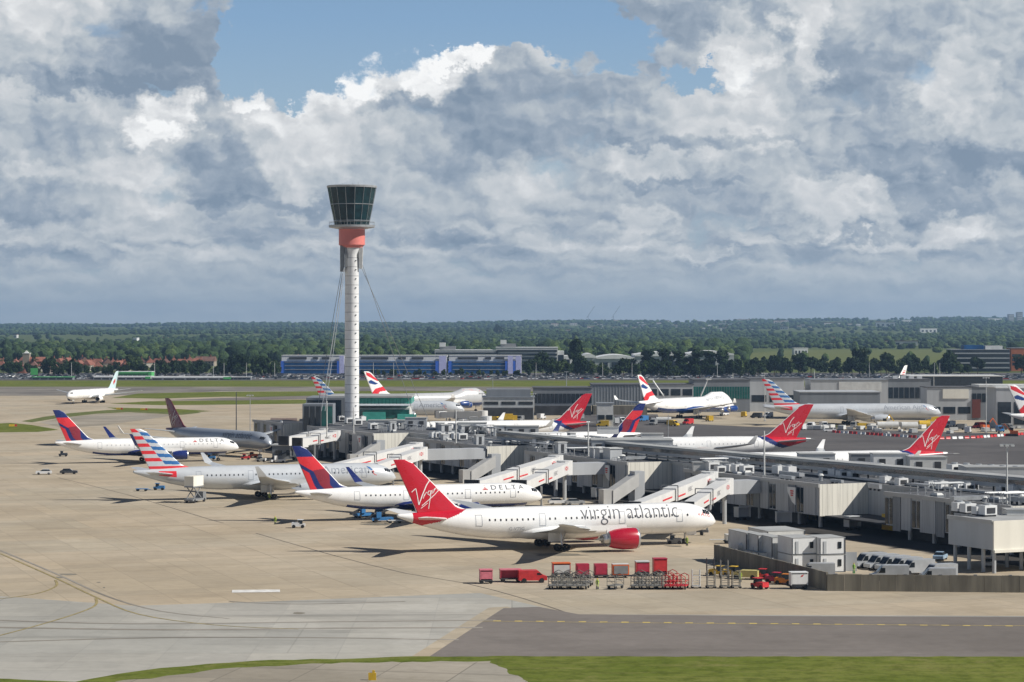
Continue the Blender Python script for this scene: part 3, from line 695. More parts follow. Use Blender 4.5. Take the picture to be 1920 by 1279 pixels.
    # flight deck windows
    for sd in (-1, 1):
        mb = MB()
        q0, q1 = .30, .62
        for (xa, xb, za, zb) in ((.58, .74, .34, .55), (.76, .93, .34, .60), (.95, 1.15, .36, .60)):
            vs = []
            for i in range(5):
                for j in range(4):
                    X = L - Rr * (xa + (xb - xa) * i / 4); r, z, rz = f(X); t = math.asin(min(.99, (za + (zb - za) * j / 3 + (.10 if T.get('hump') else 0)) * 1.0 / max(.5, r / Rr))); vs.append(pt(X, t if sd < 0 else math.pi - t, .03))
            mb.add(vs, [(i * 4 + j, (i + 1) * 4 + j, (i + 1) * 4 + j + 1, i * 4 + j + 1) for i in range(4) for j in range(3)])
        mb.build('cockpit_window', AM['glass'], root)
    # cabin windows and doors on the side seen from the terminal road
    if detail > 1:
        zw_ = .26; t0 = math.asin(zw_); key = (typ, side, detail)
        if key not in WINDOW_ME:
            mb = MB(); p = [pt(L * .5 + dx, (a if side < 0 else math.pi - a), .03) for dx, a in ((-.14, t0 - .07), (.14, t0 - .07), (.14, t0 + .07), (-.14, t0 + .07))]
            mb.add([(q[0] - L * .5, q[1], q[2]) for q in p], [(0, 1, 2, 3)]); me = bpy.data.meshes.new('window'); me.from_pydata(mb.v, [], mb.f); me.materials.append(AM['dark'] if detail > 2 else AM['grey']); WINDOW_ME[key] = me
        doors = [.235, .43, .68, .865]; x = .25 * L
        sp = 1.06 if detail > 2 else 1.3
        while x < .90 * L:
            if all(abs(x / L - d) > .017 for d in doors) and not (.47 < x / L < .49) and x > .36 * L * (0 if detail > 1 else 1):
                w = link('window', WINDOW_ME[key], root)
                w.location = (x, 0, 0)
                if x < .34 * L:
                    r, z, rz = f(x); w.location = (x, (Rr - r) * math.cos(t0) * (1 if side < 0 else -1), (z + rz * zw_) - (zc + Rr * zw_))
            x += sp
        for d in doors:
            mb = MB(); X = d * L; e = .07
            for (xa, xb, ta, tb) in ((-.62, -.62 + e, -.16, .62), (.62 - e, .62, -.16, .62), (-.62, .62, .60, .63), (-.62, .62, -.18, -.15)):
                vs = []
                for i in range(2):
                    for j in range(6):
                        t = ta + (tb - ta) * j / 5; vs.append(pt(X + (xa, xb)[i], t if side < 0 else math.pi - t, .03))
                mb.add(vs, [(j, j + 6, j + 7, j + 1) for j in range(5)])
            mb.build('door', AM['tgrey'], root)
    return root, T, pt, xy, th

def plane(label, typ, px, py, hd, livery, **kw):
    return airliner(label, typ, G(px, py), hd, livery, **kw)

r, T, pt, xy, th = plane('nearest white airliner with red tail fin and one red engine in view', '787', 745, 1038, 19.4, 'virgin', detail=3)
virgin_script(xy, th, -1, 'fin_lettering', r)
fus_text(T, pt, 'virgin atlantic', 4.6, .55, .35, -1, 'fuselage_lettering', AM['title'], r, offset=-.065, sx=.80, split=1)
fus_text(T, pt, 'G-VZIG', .95, .325, -1.2, -1, 'registration', mat('registration_grey', (.45, .46, .48), .5), r)
fus_text(T, pt, 'VA10', 1.3, .925, .7, -1, 'nose_lettering', AM['red2'], r)
R787 = r
r, T, pt, xy, th = plane('white airliner with navy and red fin just behind the nearest airliner', '767', 553, 979, 19, 'delta', detail=3)
fus_text(T, pt, 'D E L T A', 1.75, .775, 1.25, -1, 'fuselage_lettering', AM['title'], r, sx=1.05)
def widget(T, pt, x, z, s, parent):
    mb = MB(); Rr = T['R']; t0 = math.asin(z / Rr)
    for tri in ([(-.6, 0), (0, 1.2), (0, .42)], [(0, .42), (0, 1.2), (.6, 0)], [(-.6, -.05), (0, .32), (.6, -.05), (0, -.0)]):
        mb.add([pt(x * T['L'] + a * s, t0 + b * s / Rr, .035) for a, b in tri], [tuple(range(len(tri)))])
    return mb.build('logo', AM['red2'], parent)
widget(T, pt, .752, 1.25, 1.1, r)
r, T, pt, xy, th = plane('silver airliner with red, white and blue striped tail fin parked nose-in on the near side', 'a330', 250, 940, 19, 'american', detail=3)
fus_text(T, pt, 'American', 3.0, .705, .6, -1, 'fuselage_lettering', AM['tgrey'], r)
def eagle(T, pt, x, z, s, parent, sd=-1):
    Rr = T['R']; t0 = math.asin(z / Rr)
    for nm, m, poly in (('logo', AM['blue'], [(-1, 1.2), (-.2, .9), (.3, .2), (-.1, .15), (-.5, .5)]), ('logo', AM['red2'], [(0, 0), (.5, .15), (1.1, -.9), (.5, -.7), (.1, -.3)])):
        mb = MB(); mb.add([pt(x * T['L'] + a * s, t0 + b * s / Rr, .035) for a, b in poly], [tuple(range(len(poly)))]); mb.build(nm, m, parent)
eagle(T, pt, .895, 1.0, 1.2, r)
r, T, pt, xy, th = plane('white navy-and-red-finned airliner standing left of the silver striped-tail airliner', '767', 103, 870, 18, 'delta', detail=2)
fus_text(T, pt, 'D E L T A', 1.75, .775, 1.25, -1, 'fuselage_lettering', AM['title'], r, sx=1.05); widget(T, pt, .752, 1.25, 1.1, r)
r, T, pt, xy, th = plane('shade-darkened silver airliner with dark maroon tail fin, its nose turned towards the camera', 'a330', 312, 843, -52, 'virginshade', detail=2)
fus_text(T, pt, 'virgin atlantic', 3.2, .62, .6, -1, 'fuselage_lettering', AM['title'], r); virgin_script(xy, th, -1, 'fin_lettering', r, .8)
r, T, pt, xy, th = plane('all white airliner with pale aqua fin and red leaf mark taxiing far left', '767', 221, 752, 252, 'maple', detail=1)
r, T, pt, xy, th = plane('white jumbo with humped nose and ribbon fin beyond the pier', '747', 1197, 789, 51, 'british', detail=2)
fus_text(T, pt, 'BRITISH AIRWAYS', 1.7, .66, 1.4, -1, 'fuselage_lettering', AM['tgrey'], r)
mb = MB(); mb.add([pt(T['L'] * a, t, .05) for a, t in ((.76, 1.02), (.86, .92), (.90, .86), (.90, .95), (.84, 1.10), (.77, 1.12))], [(0, 1, 2, 3, 4, 5)]); mb.build('ribbon_mark', AM['red2'], r)
r, T, pt, xy, th = plane('long silver airliner with striped fin among the building works at right', '777', 1432, 797, 7, 'american', detail=2)
fus_text(T, pt, 'American Airlines', 2.9, .665, .7, -1, 'fuselage_lettering', AM['tgrey'], r); eagle(T, pt, .905, 1.3, 1.2, r)
r, T, pt, xy, th = plane('white airliner with red fin, middle one of three behind the pier', 'a346', 1520, 867, 192, 'virgintail', detail=2, side=1, finkind='virgin')
virgin_script(xy, th, 1, 'fin_lettering', r)
r, T, pt, xy, th = plane('white airliner whose red fin rises behind roof units at right', 'a330', 1776, 898, 196, 'virgintail', detail=2, side=1, finkind='virgin')
virgin_script(xy, th, 1, 'fin_lettering', r)
r, T, pt, xy, th = plane('white airliner with red fin before the glazed terminal, farthest left-facing red fin', 'a330', 1106, 829, 196, 'virgintail', detail=2, side=1, finkind='virgin')
virgin_script(xy, th, 1, 'fin_lettering', r)
r, T, pt, xy, th = plane('white airliner with navy and red fin half hidden by the pier roof', '767', 1207, 850, 200, 'delta', detail=2, side=1)
r, T, pt, xy, th = plane('silver airliner with small striped fin half hidden behind the green glass building', '772', 587, 790, 2, 'american', detail=2); eagle(T, pt, .86, 1.0, 1.5, r)
fus_text(T, pt, 'American', 3.0, .70, .5, -1, 'fuselage_lettering', AM['tgrey'], r)
r, T, pt, xy, th = plane('white humped airliner with red and white ribbon fin far behind the green glass building', '747', 685, 777, 38, 'british', detail=1)
next(c for c in KIDS[r.name] if c.name.startswith('fuselage')).data.materials[0] = AM['grey']  # white hull turned grey: cloud shade put into its colour
mb = MB(); mb.add([pt(T['L'] * a, t, .05) for a, t in ((.76, 1.02), (.86, .92), (.90, .86), (.90, .95), (.84, 1.10), (.77, 1.12))], [(0, 1, 2, 3, 4, 5)]); mb.build('ribbon_mark', AM['red2'], r)
r, T, pt, xy, th = plane('white airliner with red and blue ribbon fin cut off by the right edge', '777', 1893, 816, 14, 'british', detail=1)
r, T, pt, xy, th = plane('small far airliner with red marked white fin behind the grey terminal at right', 'a330', 1700, 740, 232, 'malay', detail=1)

# ------------------------------------------------------------------ control tower
M_PANEL = mat('panel_grey', (.46, .48, .50), .55, .1, var=.10, vs=.25, streak=True)
M_PANELD = mat('panel_dark_grey', (.22, .24, .265), .55, .1, var=.12, vs=.25, streak=True)
M_CREAM = mat('cream_panel', (.78, .755, .67), .6, var=.07, vs=.3, streak=True)
M_ROOF = mat('roof_felt', (.10, .105, .115), .9, var=.3, vs=.15)
M_ROOFL = mat('roof_light_grey', (.36, .37, .37), .8, var=.18, vs=.15)
M_PARA = mat('parapet', (.46, .46, .45), .6, var=.1, vs=.4)
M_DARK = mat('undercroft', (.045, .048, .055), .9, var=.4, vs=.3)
M_GLS = mat('dark_glazing', (.02, .03, .042), .12, 0, var=.3, vs=.8, spec=.7)
M_GGLS = mat('green_glazing', (.015, .12, .105), .15, 0, var=.35, vs=.5, spec=.7)
M_GPALE = mat('pale_green_glass', (.06, .36, .30), .3, var=.2, vs=.5)
M_STEEL = mat('galvanised_steel', (.42, .44, .46), .45, .5, var=.15, vs=1)
M_WHITE = mat('white_cladding', (.74, .75, .75), .45, var=.07, vs=.5, streak=True)
M_OFF = mat('off_white', (.60, .61, .60), .55, var=.12, vs=.5)
M_CONCW = mat('weathered_concrete', (.19, .175, .14), .9, var=.35, vs=.5, streak=True, bump=.2)
M_ORANGE = mat('safety_orange', (.70, .14, .03), .5)
M_REDP = mat('red_paint', (.55, .03, .035), .45, var=.18, vs=1.2)
M_PINK = mat('faded_red', (.62, .17, .22), .6, var=.12, vs=1.5)
M_CRIM = mat('crimson', (.42, .025, .06), .5, var=.15, vs=1.2)
M_YELP = mat('yellow_vehicle', (.66, .43, .03), .45, var=.15, vs=1)
M_BLUEP = mat('blue_vehicle', (.04, .18, .42), .45, var=.15, vs=1)
M_GREYP = mat('grey_vehicle', (.22, .23, .24), .45, var=.15, vs=1)
M_SLATE = mat('dark_vehicle', (.045, .052, .065), .3, var=.15, vs=1, spec=.6)
M_WVEH = mat('white_vehicle', (.72, .73, .74), .3, var=.05, vs=1, coat=.3)
M_VGLS = mat('vehicle_glass', (.015, .02, .025), .1)
M_TYRE = AM['tyre']
M_MESH = mat('cage_grey', (.24, .235, .215), .6, .3, var=.2, vs=2)
M_SALM = mat('salmon_drum', (.68, .20, .17), .5, var=.08, vs=.3)
M_BRIDGE = mat('bridge_white', (.66, .66, .65), .45, var=.06, vs=.5, streak=True)
M_REDL = mat('lettering_red', (.62, .04, .05), .5)
M_GREYL = mat('lettering_grey', (.33, .33, .35), .5)
M_LIME = mat('lime_green', (.10, .48, .14), .5)

def shaftmat():
    m = bpy.data.materials.new('tower_shaft'); m.use_nodes = True; g = NT(m.node_tree); b = g.n['Principled BSDF']
    tc = g.new('ShaderNodeTexCoord'); sp = g.new('ShaderNodeSeparateXYZ'); g.put(sp.inputs[0], tc.outputs['Object'])
    fr = g.m('FRACT', g.m('DIVIDE', sp.outputs[2], 3.0)); ln = g.m('LESS_THAN', fr, .07)
    c = g.mix(g.step(g.noise(tc.outputs['Object'], .5, 4), .3, .7), (.78, .79, .80), (.88, .88, .88)); c = g.mix(g.m('MULTIPLY', ln, .65), c, (.22, .23, .25))
    g.put(b.inputs['Base Color'], c); b.inputs['Roughness'].default_value = .45; return m
tw = thing('control_tower', 'tall slim white control tower with flared dark glass cab and salmon collar', 'control tower', (-53.1, 796, 0))
mb = MB(); mb.lathe([(0, 2.4), (64, 2.3), (66.6, 3.3)], n=20); sh = auto_smooth(mb.build('shaft', shaftmat(), tw), 40)
for k in range(20):
    mb = MB(); mb.box((1.45, -2.0, 5 + k * 3.0), (.3, .25, .34), .6); mb.build('window', M_GLS, sh)
mb = MB(); mb.lathe([(66.4, 3.3), (67.4, 4.2), (67.4, 4.35), (72.6, 4.35), (72.7, 3.6)], n=32); auto_smooth(mb.build('collar', M_SALM, tw), 40)
mb = MB(); mb.lathe([(72.6, 4.4), (73.2, 7.6), (73.9, 7.7), (73.95, 6.0)], n=32); gal = auto_smooth(mb.build('gallery', M_STEEL, tw), 40)
mb = MB()
for k in range(24):
    a = k * math.pi / 12; mb.cyl((7.5 * math.cos(a), 7.5 * math.sin(a), 73.9), (7.5 * math.cos(a), 7.5 * math.sin(a), 75.0), .04, n=4)
mb.lathe([(74.9, 7.46), (75.0, 7.54)], n=32); mb.build('railing', M_STEEL, gal)
NC = 16
def ring(z, r, n=NC): return [(r * math.cos(2 * math.pi * (i + .5) / n), r * math.sin(2 * math.pi * (i + .5) / n), z) for i in range(n)]
prof = [(73.9, 5.7), (75.2, 5.9), (80.5, 7.0), (81.0, 7.1), (86.4, 8.1)]
mb = MB(); vs = []
for z, r_ in prof: vs += ring(z, r_)
mb.add(vs, [(j * NC + i, j * NC + (i + 1) % NC, (j + 1) * NC + (i + 1) % NC, (j + 1) * NC + i) for j in range(len(prof) - 1) for i in range(NC)])
cab = mb.build('cab', mat('cab_glass', (.008, .034, .042), .2, 0, var=.5, vs=.5, spec=.35), tw)
for i in range(NC):
    a, b = Vector(ring(73.9, 5.78)[i]), Vector(ring(86.4, 8.18)[i]); mb = MB(); mb.cyl(a, b, .06, .06, 5); mb.build('mullion', M_STEEL, cab)
for z, r_ in ((75.4, 6.0), (80.8, 7.13)):
    q = ring(z, r_); mb = MB()
    for i in range(NC): mb.cyl(q[i], q[(i + 1) % NC], .12, .12, 4)
    mb.build('transom', M_STEEL, cab)
mb = MB(); mb.lathe([(74.0, 3.4), (86.3, 4.4)], n=12); mb.build('core', M_SLATE, cab)
mb = MB(); mb.lathe([(86.3, 8.25), (86.9, 8.4), (87.1, 8.0), (87.15, 0)], n=NC * 2); rf = mb.build('roof', mat('tower_roof', (.42, .44, .46), .5, .3), tw)
mb = MB()
for x, y, h_ in ((2, 1, 1.2), (-3, -1, .8), (0, 3, 1.0)): mb.cyl((x, y, 87.1), (x, y, 87.1 + h_), .08, n=4)
mb.build('aerial', M_STEEL, rf)
mb = MB(); mb.box((-3.1, -1.5, 58.5), (1.3, 2.2, 8.6)); mb.box((-1.9, -2.4, 60), (.7, 1.0, 7)); mb.build('cable_bracket', M_GREYP, tw)
mb = MB(); mb.box((3.0, -.5, 59.5), (1.0, 1.8, 7.0), 0, 0, 1.5); mb.build('cable_bracket', M_OFF, tw)
for top, ends in (((-3.2, -1, 60), [(-13.5, 2, 2), (-10.6, -4, 2)]), ((3.1, 0, 62), [(22, 6, 6), (27, -2, 6)])):
    for k, e in enumerate(ends): mb = MB(); mb.tube([Vector(top) + Vector((0, k * .8, -k * 2)), e], .09, 5); mb.build('stay_cable', M_GREYP, tw)
for k, dx in enumerate((0, 1.1)):
    mb = MB(); mb.tube([(-2.4 + dx * .3, -2.6, 60), (-6.6 + dx, -44, 14)], .10, 5); mb.build('stay_cable', M_STEEL, tw)

def PB(mb, x0, x1, yt, yb, depth, m=0, zb=0.0, rz=0.0):
    """axis aligned block: front face stands at the ground row yb, spans pixels x0..x1, top at row yt"""
    Y = G(0, yb).y; X0, X1 = (x0 - 960) * Y / F, (x1 - 960) * Y / F; z1 = H - (yt - HY) * Y / F
    mb.box(((X0 + X1) / 2, Y + depth / 2, zb), (X1 - X0, depth, z1 - zb), rz, m); return (X0, X1, Y, z1)
# green glass building at the foot of the tower
tb = thing('glass_building', 'low dark building with green glass bands around the foot of the control tower', 'building', (-55, 775, 0))
def part(mbf, name, m, parent):
    """build world-space geometry as a part of a thing that has its own origin"""
    mb = MB(); mbf(mb); L = parent.matrix_basis.inverted() if parent.parent is None else None
    if L is None: L = (parent.parent.matrix_basis @ parent.matrix_basis).inverted()
    loc, rz = parent_frame(parent); c, s = math.cos(-rz), math.sin(-rz)
    mb.v = [((v[0] - loc[0]) * c - (v[1] - loc[1]) * s, (v[0] - loc[0]) * s + (v[1] - loc[1]) * c, v[2] - loc[2]) for v in mb.v]
    return mb.build(name, m, parent)
def parent_frame(o):
    while o.parent is not None: o = o.parent
    return o.location, o.rotation_euler[2]
part(lambda b: PB(b, 567, 624, 758, 846, 12), 'wall', M_PANELD, tb)
for i in range(5): part(lambda b: PB(b, 570 + i * 11, 579 + i * 11, 762, 846.4, .3), 'window', M_GLS if i < 3 else M_GGLS, tb)
part(lambda b: PB(b, 574, 652, 746, 838, 26), 'wall', M_PANELD, tb)
part(lambda b: (PB(b, 576, 640, 750, 838.4, .3)), 'window', M_GLS, tb)
part(lambda b: PB(b, 625, 768, 765, 836, 22), 'wall', M_OFF, tb)
part(lambda b: PB(b, 626, 767, 768, 836.5, .4, zb=9.4), 'window', M_GGLS, tb)
part(lambda b: PB(b, 612, 771, 746.5, 836.8, 26, zb=14.3), 'roof_band', M_GPALE, tb)
part(lambda b: PB(b, 613, 772, 746, 837.0, 28, zb=16.9), 'roof', M_ROOFL, tb)
for i in range(23): part(lambda b: PB(b, 614 + i * 6.8, 614.8 + i * 6.8, 748, 837.2, .2, zb=14.3), 'fin', M_GGLS, tb)
part(lambda b: PB(b, 680, 722, 773, 837.4, 3, zb=7.6), 'canopy', M_GPALE, tb)
part(lambda b: PB(b, 745, 780, 777, 837.4, 3, zb=7.6), 'canopy', M_GPALE, tb)

# ------------------------------------------------------------------ the pier
def ribbed(name, c, along):
    m = bpy.data.materials.new(name); m.use_nodes = True; g = NT(m.node_tree); b = g.n['Principled BSDF']
    pos = g.new('ShaderNodeNewGeometry').outputs['Position']; mp = g.new('ShaderNodeMapping'); mp.inputs['Rotation'].default_value = (0, 0, -PA); g.put(mp.inputs[0], pos)
    sp = g.new('ShaderNodeSeparateXYZ'); g.put(sp.inputs[0], mp.outputs[0]); q = sp.outputs[1 if along else 0]
    seam = g.m('LESS_THAN', g.m('FRACT', g.m('DIVIDE', q, 1.22)), .07); rib = g.m('LESS_THAN', g.m('FRACT', g.m('DIVIDE', q, .305)), .3)
    m2 = g.new('ShaderNodeMapping'); m2.inputs['Scale'].default_value = (1.6, 1.6, .10); g.put(m2.inputs[0], mp.outputs[0]); st = g.step(g.noise(m2.outputs[0], 1.0, 4, .65), .48, .8)
    tone = g.noise(g.xyz(g.m('FLOOR', g.m('DIVIDE', q, 1.22)), 0.0, 0.0), 7.3, 0); cc = g.mix(tone, tuple(x * .82 for x in c), tuple(min(1, x * 1.12) for x in c))
    cc = g.mix(g.m('MULTIPLY', st, .5), cc, tuple(x * .45 for x in c)); cc = g.mix(g.m('MULTIPLY', seam, .6), cc, tuple(x * .3 for x in c)); cc = g.mix(g.m('MULTIPLY', rib, .12), cc, tuple(x * .5 for x in c))
    g.put(b.inputs['Base Color'], cc); b.inputs['Roughness'].default_value = .5; b.inputs['Specular IOR Level'].default_value = .4; return m
pier = thing('pier_building', 'long grey airport pier on columns with cream end panels and cluttered flat roof', 'building', (0, 0, 0))
def pbox(mb, h0, h1, u0, u1, z0, z1, m=0):
    c = PF((h0 + h1) / 2, (u0 + u1) / 2); mb.box((c.x, c.y, z0), (abs(h1 - h0), abs(u1 - u0), z1 - z0), PA, m)
def pp(name, m, *boxes, parent=pier):
    mb = MB()
    for b in boxes: pbox(mb, *b)
    return mb.build(name, m, parent)
ENDS = [-740, -660.6, -579.5, -499.5, -416, -352]
ZT, ZF = 8.6, 2.5
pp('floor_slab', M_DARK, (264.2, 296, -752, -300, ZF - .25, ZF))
pp('roof', M_ROOF, (274.6, 297, -752, -300, ZT, ZT + .12), *[(262.95, 274.6, e - (56 if k not in (0, 5) else (30 if k == 0 else 40)), e, ZT, ZT + .12) for k, e in enumerate(ENDS)])
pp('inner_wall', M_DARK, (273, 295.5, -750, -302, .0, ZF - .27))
M_PIER = ribbed('ribbed_cladding', (.46, .485, .51), 1); M_PIERD = ribbed('ribbed_dark_cladding', (.24, .26, .285), 1); M_ENDP = ribbed('ribbed_cream', (.80, .775, .69), 0)
pp('wall', M_PIER, (274.6, 296, -752, -300, ZF, ZT - .02))
nwin = 0
for k, e in enumerate(ENDS):
    ln = 56 if k not in (0, 5) else (30 if k == 0 else 40)
    w = pp('wall', M_PIER, (263.0, 274.5, e - ln, e, ZF, ZT - .01))
    pp('end_panel', M_ENDP, (262.9, 274.7, e, e + .25, ZF - .1, ZT + .3))
    pp('parapet', M_PARA, (262.55, 262.95, e - ln - .2, e + .3, ZT - .35, ZT + .42))
    pp('parapet', M_PARA, (274.2, 274.58, e + .3, e + 24, ZT - .3, ZT + .4))
    u = e - 1.2; i = 0
    while u > e - ln + 2:
        # tall slot windows between flat cladding sheets, blank sheets stand proud
        if i % 3 == 1 and nwin < 70:
            pp('window', M_GLS, (262.86, 263.0, u - 1.0, u, ZF + .25, ZT - .8), parent=w); nwin += 1; u -= 1.5
            pp('window', M_GLS, (262.86, 263.0, u - 1.0, u, ZF + .25, ZT - .8), parent=w); nwin += 1; u -= 1.4
        else:
            wd = (4.6, 3.2, 2.6, 5.0)[(i + k) % 4]; low = (0, -.5, 0, -.9)[(i * 2 + k) % 4]
            pp('cladding_sheet', M_PIER if (i + k) % 4 != 2 else M_PIERD, (262.80, 263.0, u - wd, u, ZF + low, ZT - .38), parent=w); u -= wd + .22
        i += 1
    for j in range(int(ln / 8)):
        c = PF(264.5, e - 2 - j * 8); mb = MB(); mb.cyl((c.x, c.y, 0), (c.x, c.y, ZF), .42, n=10); mb.build('column', M_PANEL, pier)
    pp('undercroft_shade_panel', M_DARK, (265.6, 266, e - ln + 4, e - 9, 0, ZF - .3))  # near-black panels added to deepen the shade between the columns
    # enclosed stair climbing from the apron, in the gap
    a, b = PF(254.0, e + 8, .05), PF(262.5, e + 5.5, 4.0)
    st = thing('stair_enclosure', 'pale enclosed sloping stair %s' % ('at the far end of the pier', 'in the pier gap beyond the silver striped-tail airliner', 'in the pier gap beyond the white navy-finned airliner', 'in the pier gap right above the nearest airliner hull', 'of the pier right of its largest cream panel', 'beside the vans')[k], 'stair', (a.x, a.y, 0), 0, 'enclosed stairs at the pier')
    if k in (1, 2, 3):
        def f(mb, a=a, b=b): mb.beam(a, b, 2.4, 3.1)
        part(f, 'stair_casing', M_PARA, st)
        part(lambda mb: mb.box((b.x, b.y, .0), (2.6, 2.6, 7.2), PA), 'landing', M_PANEL, st)
        part(lambda mb: mb.box((a.x - .9, a.y, .0), (2.4, 2.6, 3.4), PA), 'lobby', M_PARA, st)
    else: bpy.data.objects.remove(st)
    # hanging gable sign by each recess
    mb = MB(); c = PF(261.9, e - 9); mb.prism([(-1.6, 1.8), (1.6, 1.8), (1.6, -1.8), (.3, -1.2), (-1.4, .8)], -.12, .12)
    mb.v = [(c.x + x * math.sin(PA) * 1.0 + z * math.cos(PA) * 1.0, c.y - x * math.cos(PA) + z * math.sin(PA), 6.0 + y) for x, y, z in mb.v]
    sg = mb.build('hanging_sign', M_WHITE); tag(sg, ('white cut-corner sign on the pier wall, leftmost of its row' if k == 0 else 'white cut-corner sign on the pier wall, number %s from the left' % ('one', 'two', 'three', 'four', 'five', 'six')[k]), 'sign', 'white signs on the pier wall')
    mb = MB()
    for q in range(3): mb.box((0, 0, -.5 + q * .45), (.05, .8 + .2 * q, .28))
    o = mb.build('stand_number', M_REDL, sg); o.location = PF(261.72, e - 8.6, 6.5); o.rotation_euler = (0, 0, PA)
# the block that projects towards the camera at the right edge
pp('wall', M_PANEL, (241.5, 262.6, -341, -328.3, 3.9, 8.5)); pp('end_panel', M_CREAM, (241.4, 296, -328.3, -328.0, 3.7, 8.8)); pp('roof', M_ROOFL, (241.6, 262.6, -341, -328.4, 8.5, 8.56))
pp('parapet', M_PARA, (241.3, 241.6, -341.2, -328.4, 8.2, 8.9)); pp('end_panel', M_CREAM, (241.4, 296, -327.98, -327.7, 3.5, 3.95))
for u in (-340, -336, -332, -329): 
    for h_ in (242.2, 250, 258): c = PF(h_, u); mb = MB(); mb.cyl((c.x, c.y, 0), (c.x, c.y, 3.9), .34, n=10); mb.build('column', M_PANEL, pier)
pp('door', M_YELP, (272.7, 272.98, -408, -404, 0, 3.2)); pp('door', M_YELP, (272.7, 272.98, -398, -396.5, 0, 3.0)); pp('door', M_YELP, (272.7, 272.98, -437, -433, 0, 3.0))
# raised walkway on the roof with its glazed side
ww = [PF(277, -600, ZT), PF(276, -520, ZT + .2), PF(279, -450, ZT + .3), PF(283, -390, ZT + .3), PF(287, -320, ZT + .3)]
for a, b in zip(ww, ww[1:]):
    mb = MB(); mb.beam(a + Vector((0, 0, 1.15)), b + Vector((0, 0, 1.15)), 3.6, 1.9); w = mb.build('walkway', M_PANEL, pier)
    mb = MB(); mb.beam(a + Vector((0, 0, 3.05)), b + Vector((0, 0, 3.05)), 4.2, .25); mb.build('walkway_roof', M_ROOFL, w)
    n = int((b - a).length / 5); mb = MB()
    for j in range(n + 1): c = a.lerp(b, j / n); mb.box((c.x, c.y, ZT), (.25, .25, 1.4), PA)
    mb.build('walkway_legs', M_DARK, w)
    mb = MB(); d = (b - a).normalized(); nn = Vector((d.y, -d.x, 0)) * -1.9
    if nn.x > 0: nn = -nn
    mb.beam(a + nn + Vector((0, 0, 1.9)), b + nn + Vector((0, 0, 1.9)), .12, .8); mb.build('walkway_glazing', M_GLS, w)
for a, b, z in ((PF(265, -560), PF(265, -505), .9), (PF(267, -480), PF(267, -420), 1.0), (PF(276, -412), PF(279, -352), 1.6), (PF(266, -640), PF(266, -585), .9)):
    for dz in (.45, .9):
        mb = MB(); mb.beam((a.x, a.y, ZT + dz), (b.x, b.y, ZT + dz), .07, .07); 
        if dz > .8:
            n = int((b - a).length / 2.5)
            for j in range(n + 1): c = a.lerp(b, j / n); mb.box((c.x, c.y, ZT), (.07, .07, .9))
        mb.build('railing', M_STEEL, pier)
for i, (h_, w_) in enumerate(((275.6, .4), (286, .35), (288, .5), (291, .6))):
    a, b = PF(h_, -640 + 30 * i), PF(h_ + 1.5, -345 - 8 * i); mb = MB(); mb.beam((a.x, a.y, ZT + .5), (b.x, b.y, ZT + .5), w_, w_); mb.build('service_pipe', M_STEEL if i % 2 else M_OFF, pier)
# flat wedge roof and white plant boxes standing on the roof
def roofbox(lbl, x0, x1, yt, yb, d, m, kind='plant_room', zb=ZT + .12, cat='roof unit', rz=0.0, det=1):
    Y = F * (H - zb) / (yb - HY); X0, X1 = (x0 - 960) * Y / F, (x1 - 960) * Y / F; z1 = H - (yt - HY) * Y / F
    t = thing(kind, lbl, cat, ((X0 + X1) / 2, Y, zb), rz, 'plant rooms and boxes on the pier roof'); w = X1 - X0
    mb = MB(); mb.box((0, d / 2, 0), (w, d, z1 - zb)); mb.build('casing', m, t)
    mb = MB(); mb.box((0, d / 2, z1 - zb), (w + .3, d + .3, .15)); mb.build('cover', M_ROOFL, t)
    if det:
        for k in range(max(1, int(w / 3))): mb = MB(); mb.box((-w / 2 + (k + .5) * w / max(1, int(w / 3)), -.04, (z1 - zb) * .3), (min(1.4, w * .3), .1, (z1 - zb) * .45)); mb.build('louvre', M_DARK, t)
    return t
roofbox('flat grey wedge-roofed hall on pier roof beside small white tank', 1110, 1262, 826, 853, 11, M_PANEL)
roofbox('white box with dark hatch on the pier roof, right of the wedge-roofed hall', 1203, 1244, 814, 841, 4, M_WHITE)
roofbox('small round-cornered white box above the wedge-roofed hall', 1120, 1160, 802, 814, 3, M_WHITE, det=0)
roofbox('tall grey plant box left of the white plant box near the rightmost red fin', 1500, 1566, 852, 880, 6, M_PANEL)
roofbox('grey plant box with sloping cover on the pier roof over the long cream wall', 1596, 1636, 852, 880, 4, M_PANELD)
roofbox('broad white plant box with doors under the rightmost red fin', 1638, 1704, 852, 886, 5, M_WHITE)
roofbox('grey and white plant box right under the rightmost red fin', 1706, 1776, 858, 889, 6, M_OFF)
roofbox('long low pale box over the long slot-windowed wall', 1300, 1366, 868, 884, 3, M_OFF, det=0)
roofbox('large grey hall on the roof at the right frame edge', 1812, 1960, 877, 900, 8, M_PANEL, det=0)
roofbox('long flat grey box in the middle of the pier roof behind the white bridges', 690, 760, 789, 803, 6, M_OFF)
roofbox('pair of pale plant boxes behind the largest airliner fin', 760, 800, 784, 806, 4, M_PANEL)
roofbox('boxy grey plant room left of the small striped airliner nose', 858, 912, 794, 812, 7, M_PANEL)
roofbox('wide grey corridor box left of the wedge-roofed hall', 946, 1010, 800, 818, 6, M_PANEL)
roofbox('white plant box between two corridor boxes', 925, 948, 799, 818, 3, M_WHITE)
roofbox('low white plate-topped box on the roof right of the front corner', 1888, 1960, 957, 966, 4, M_OFF, det=0, zb=8.6)
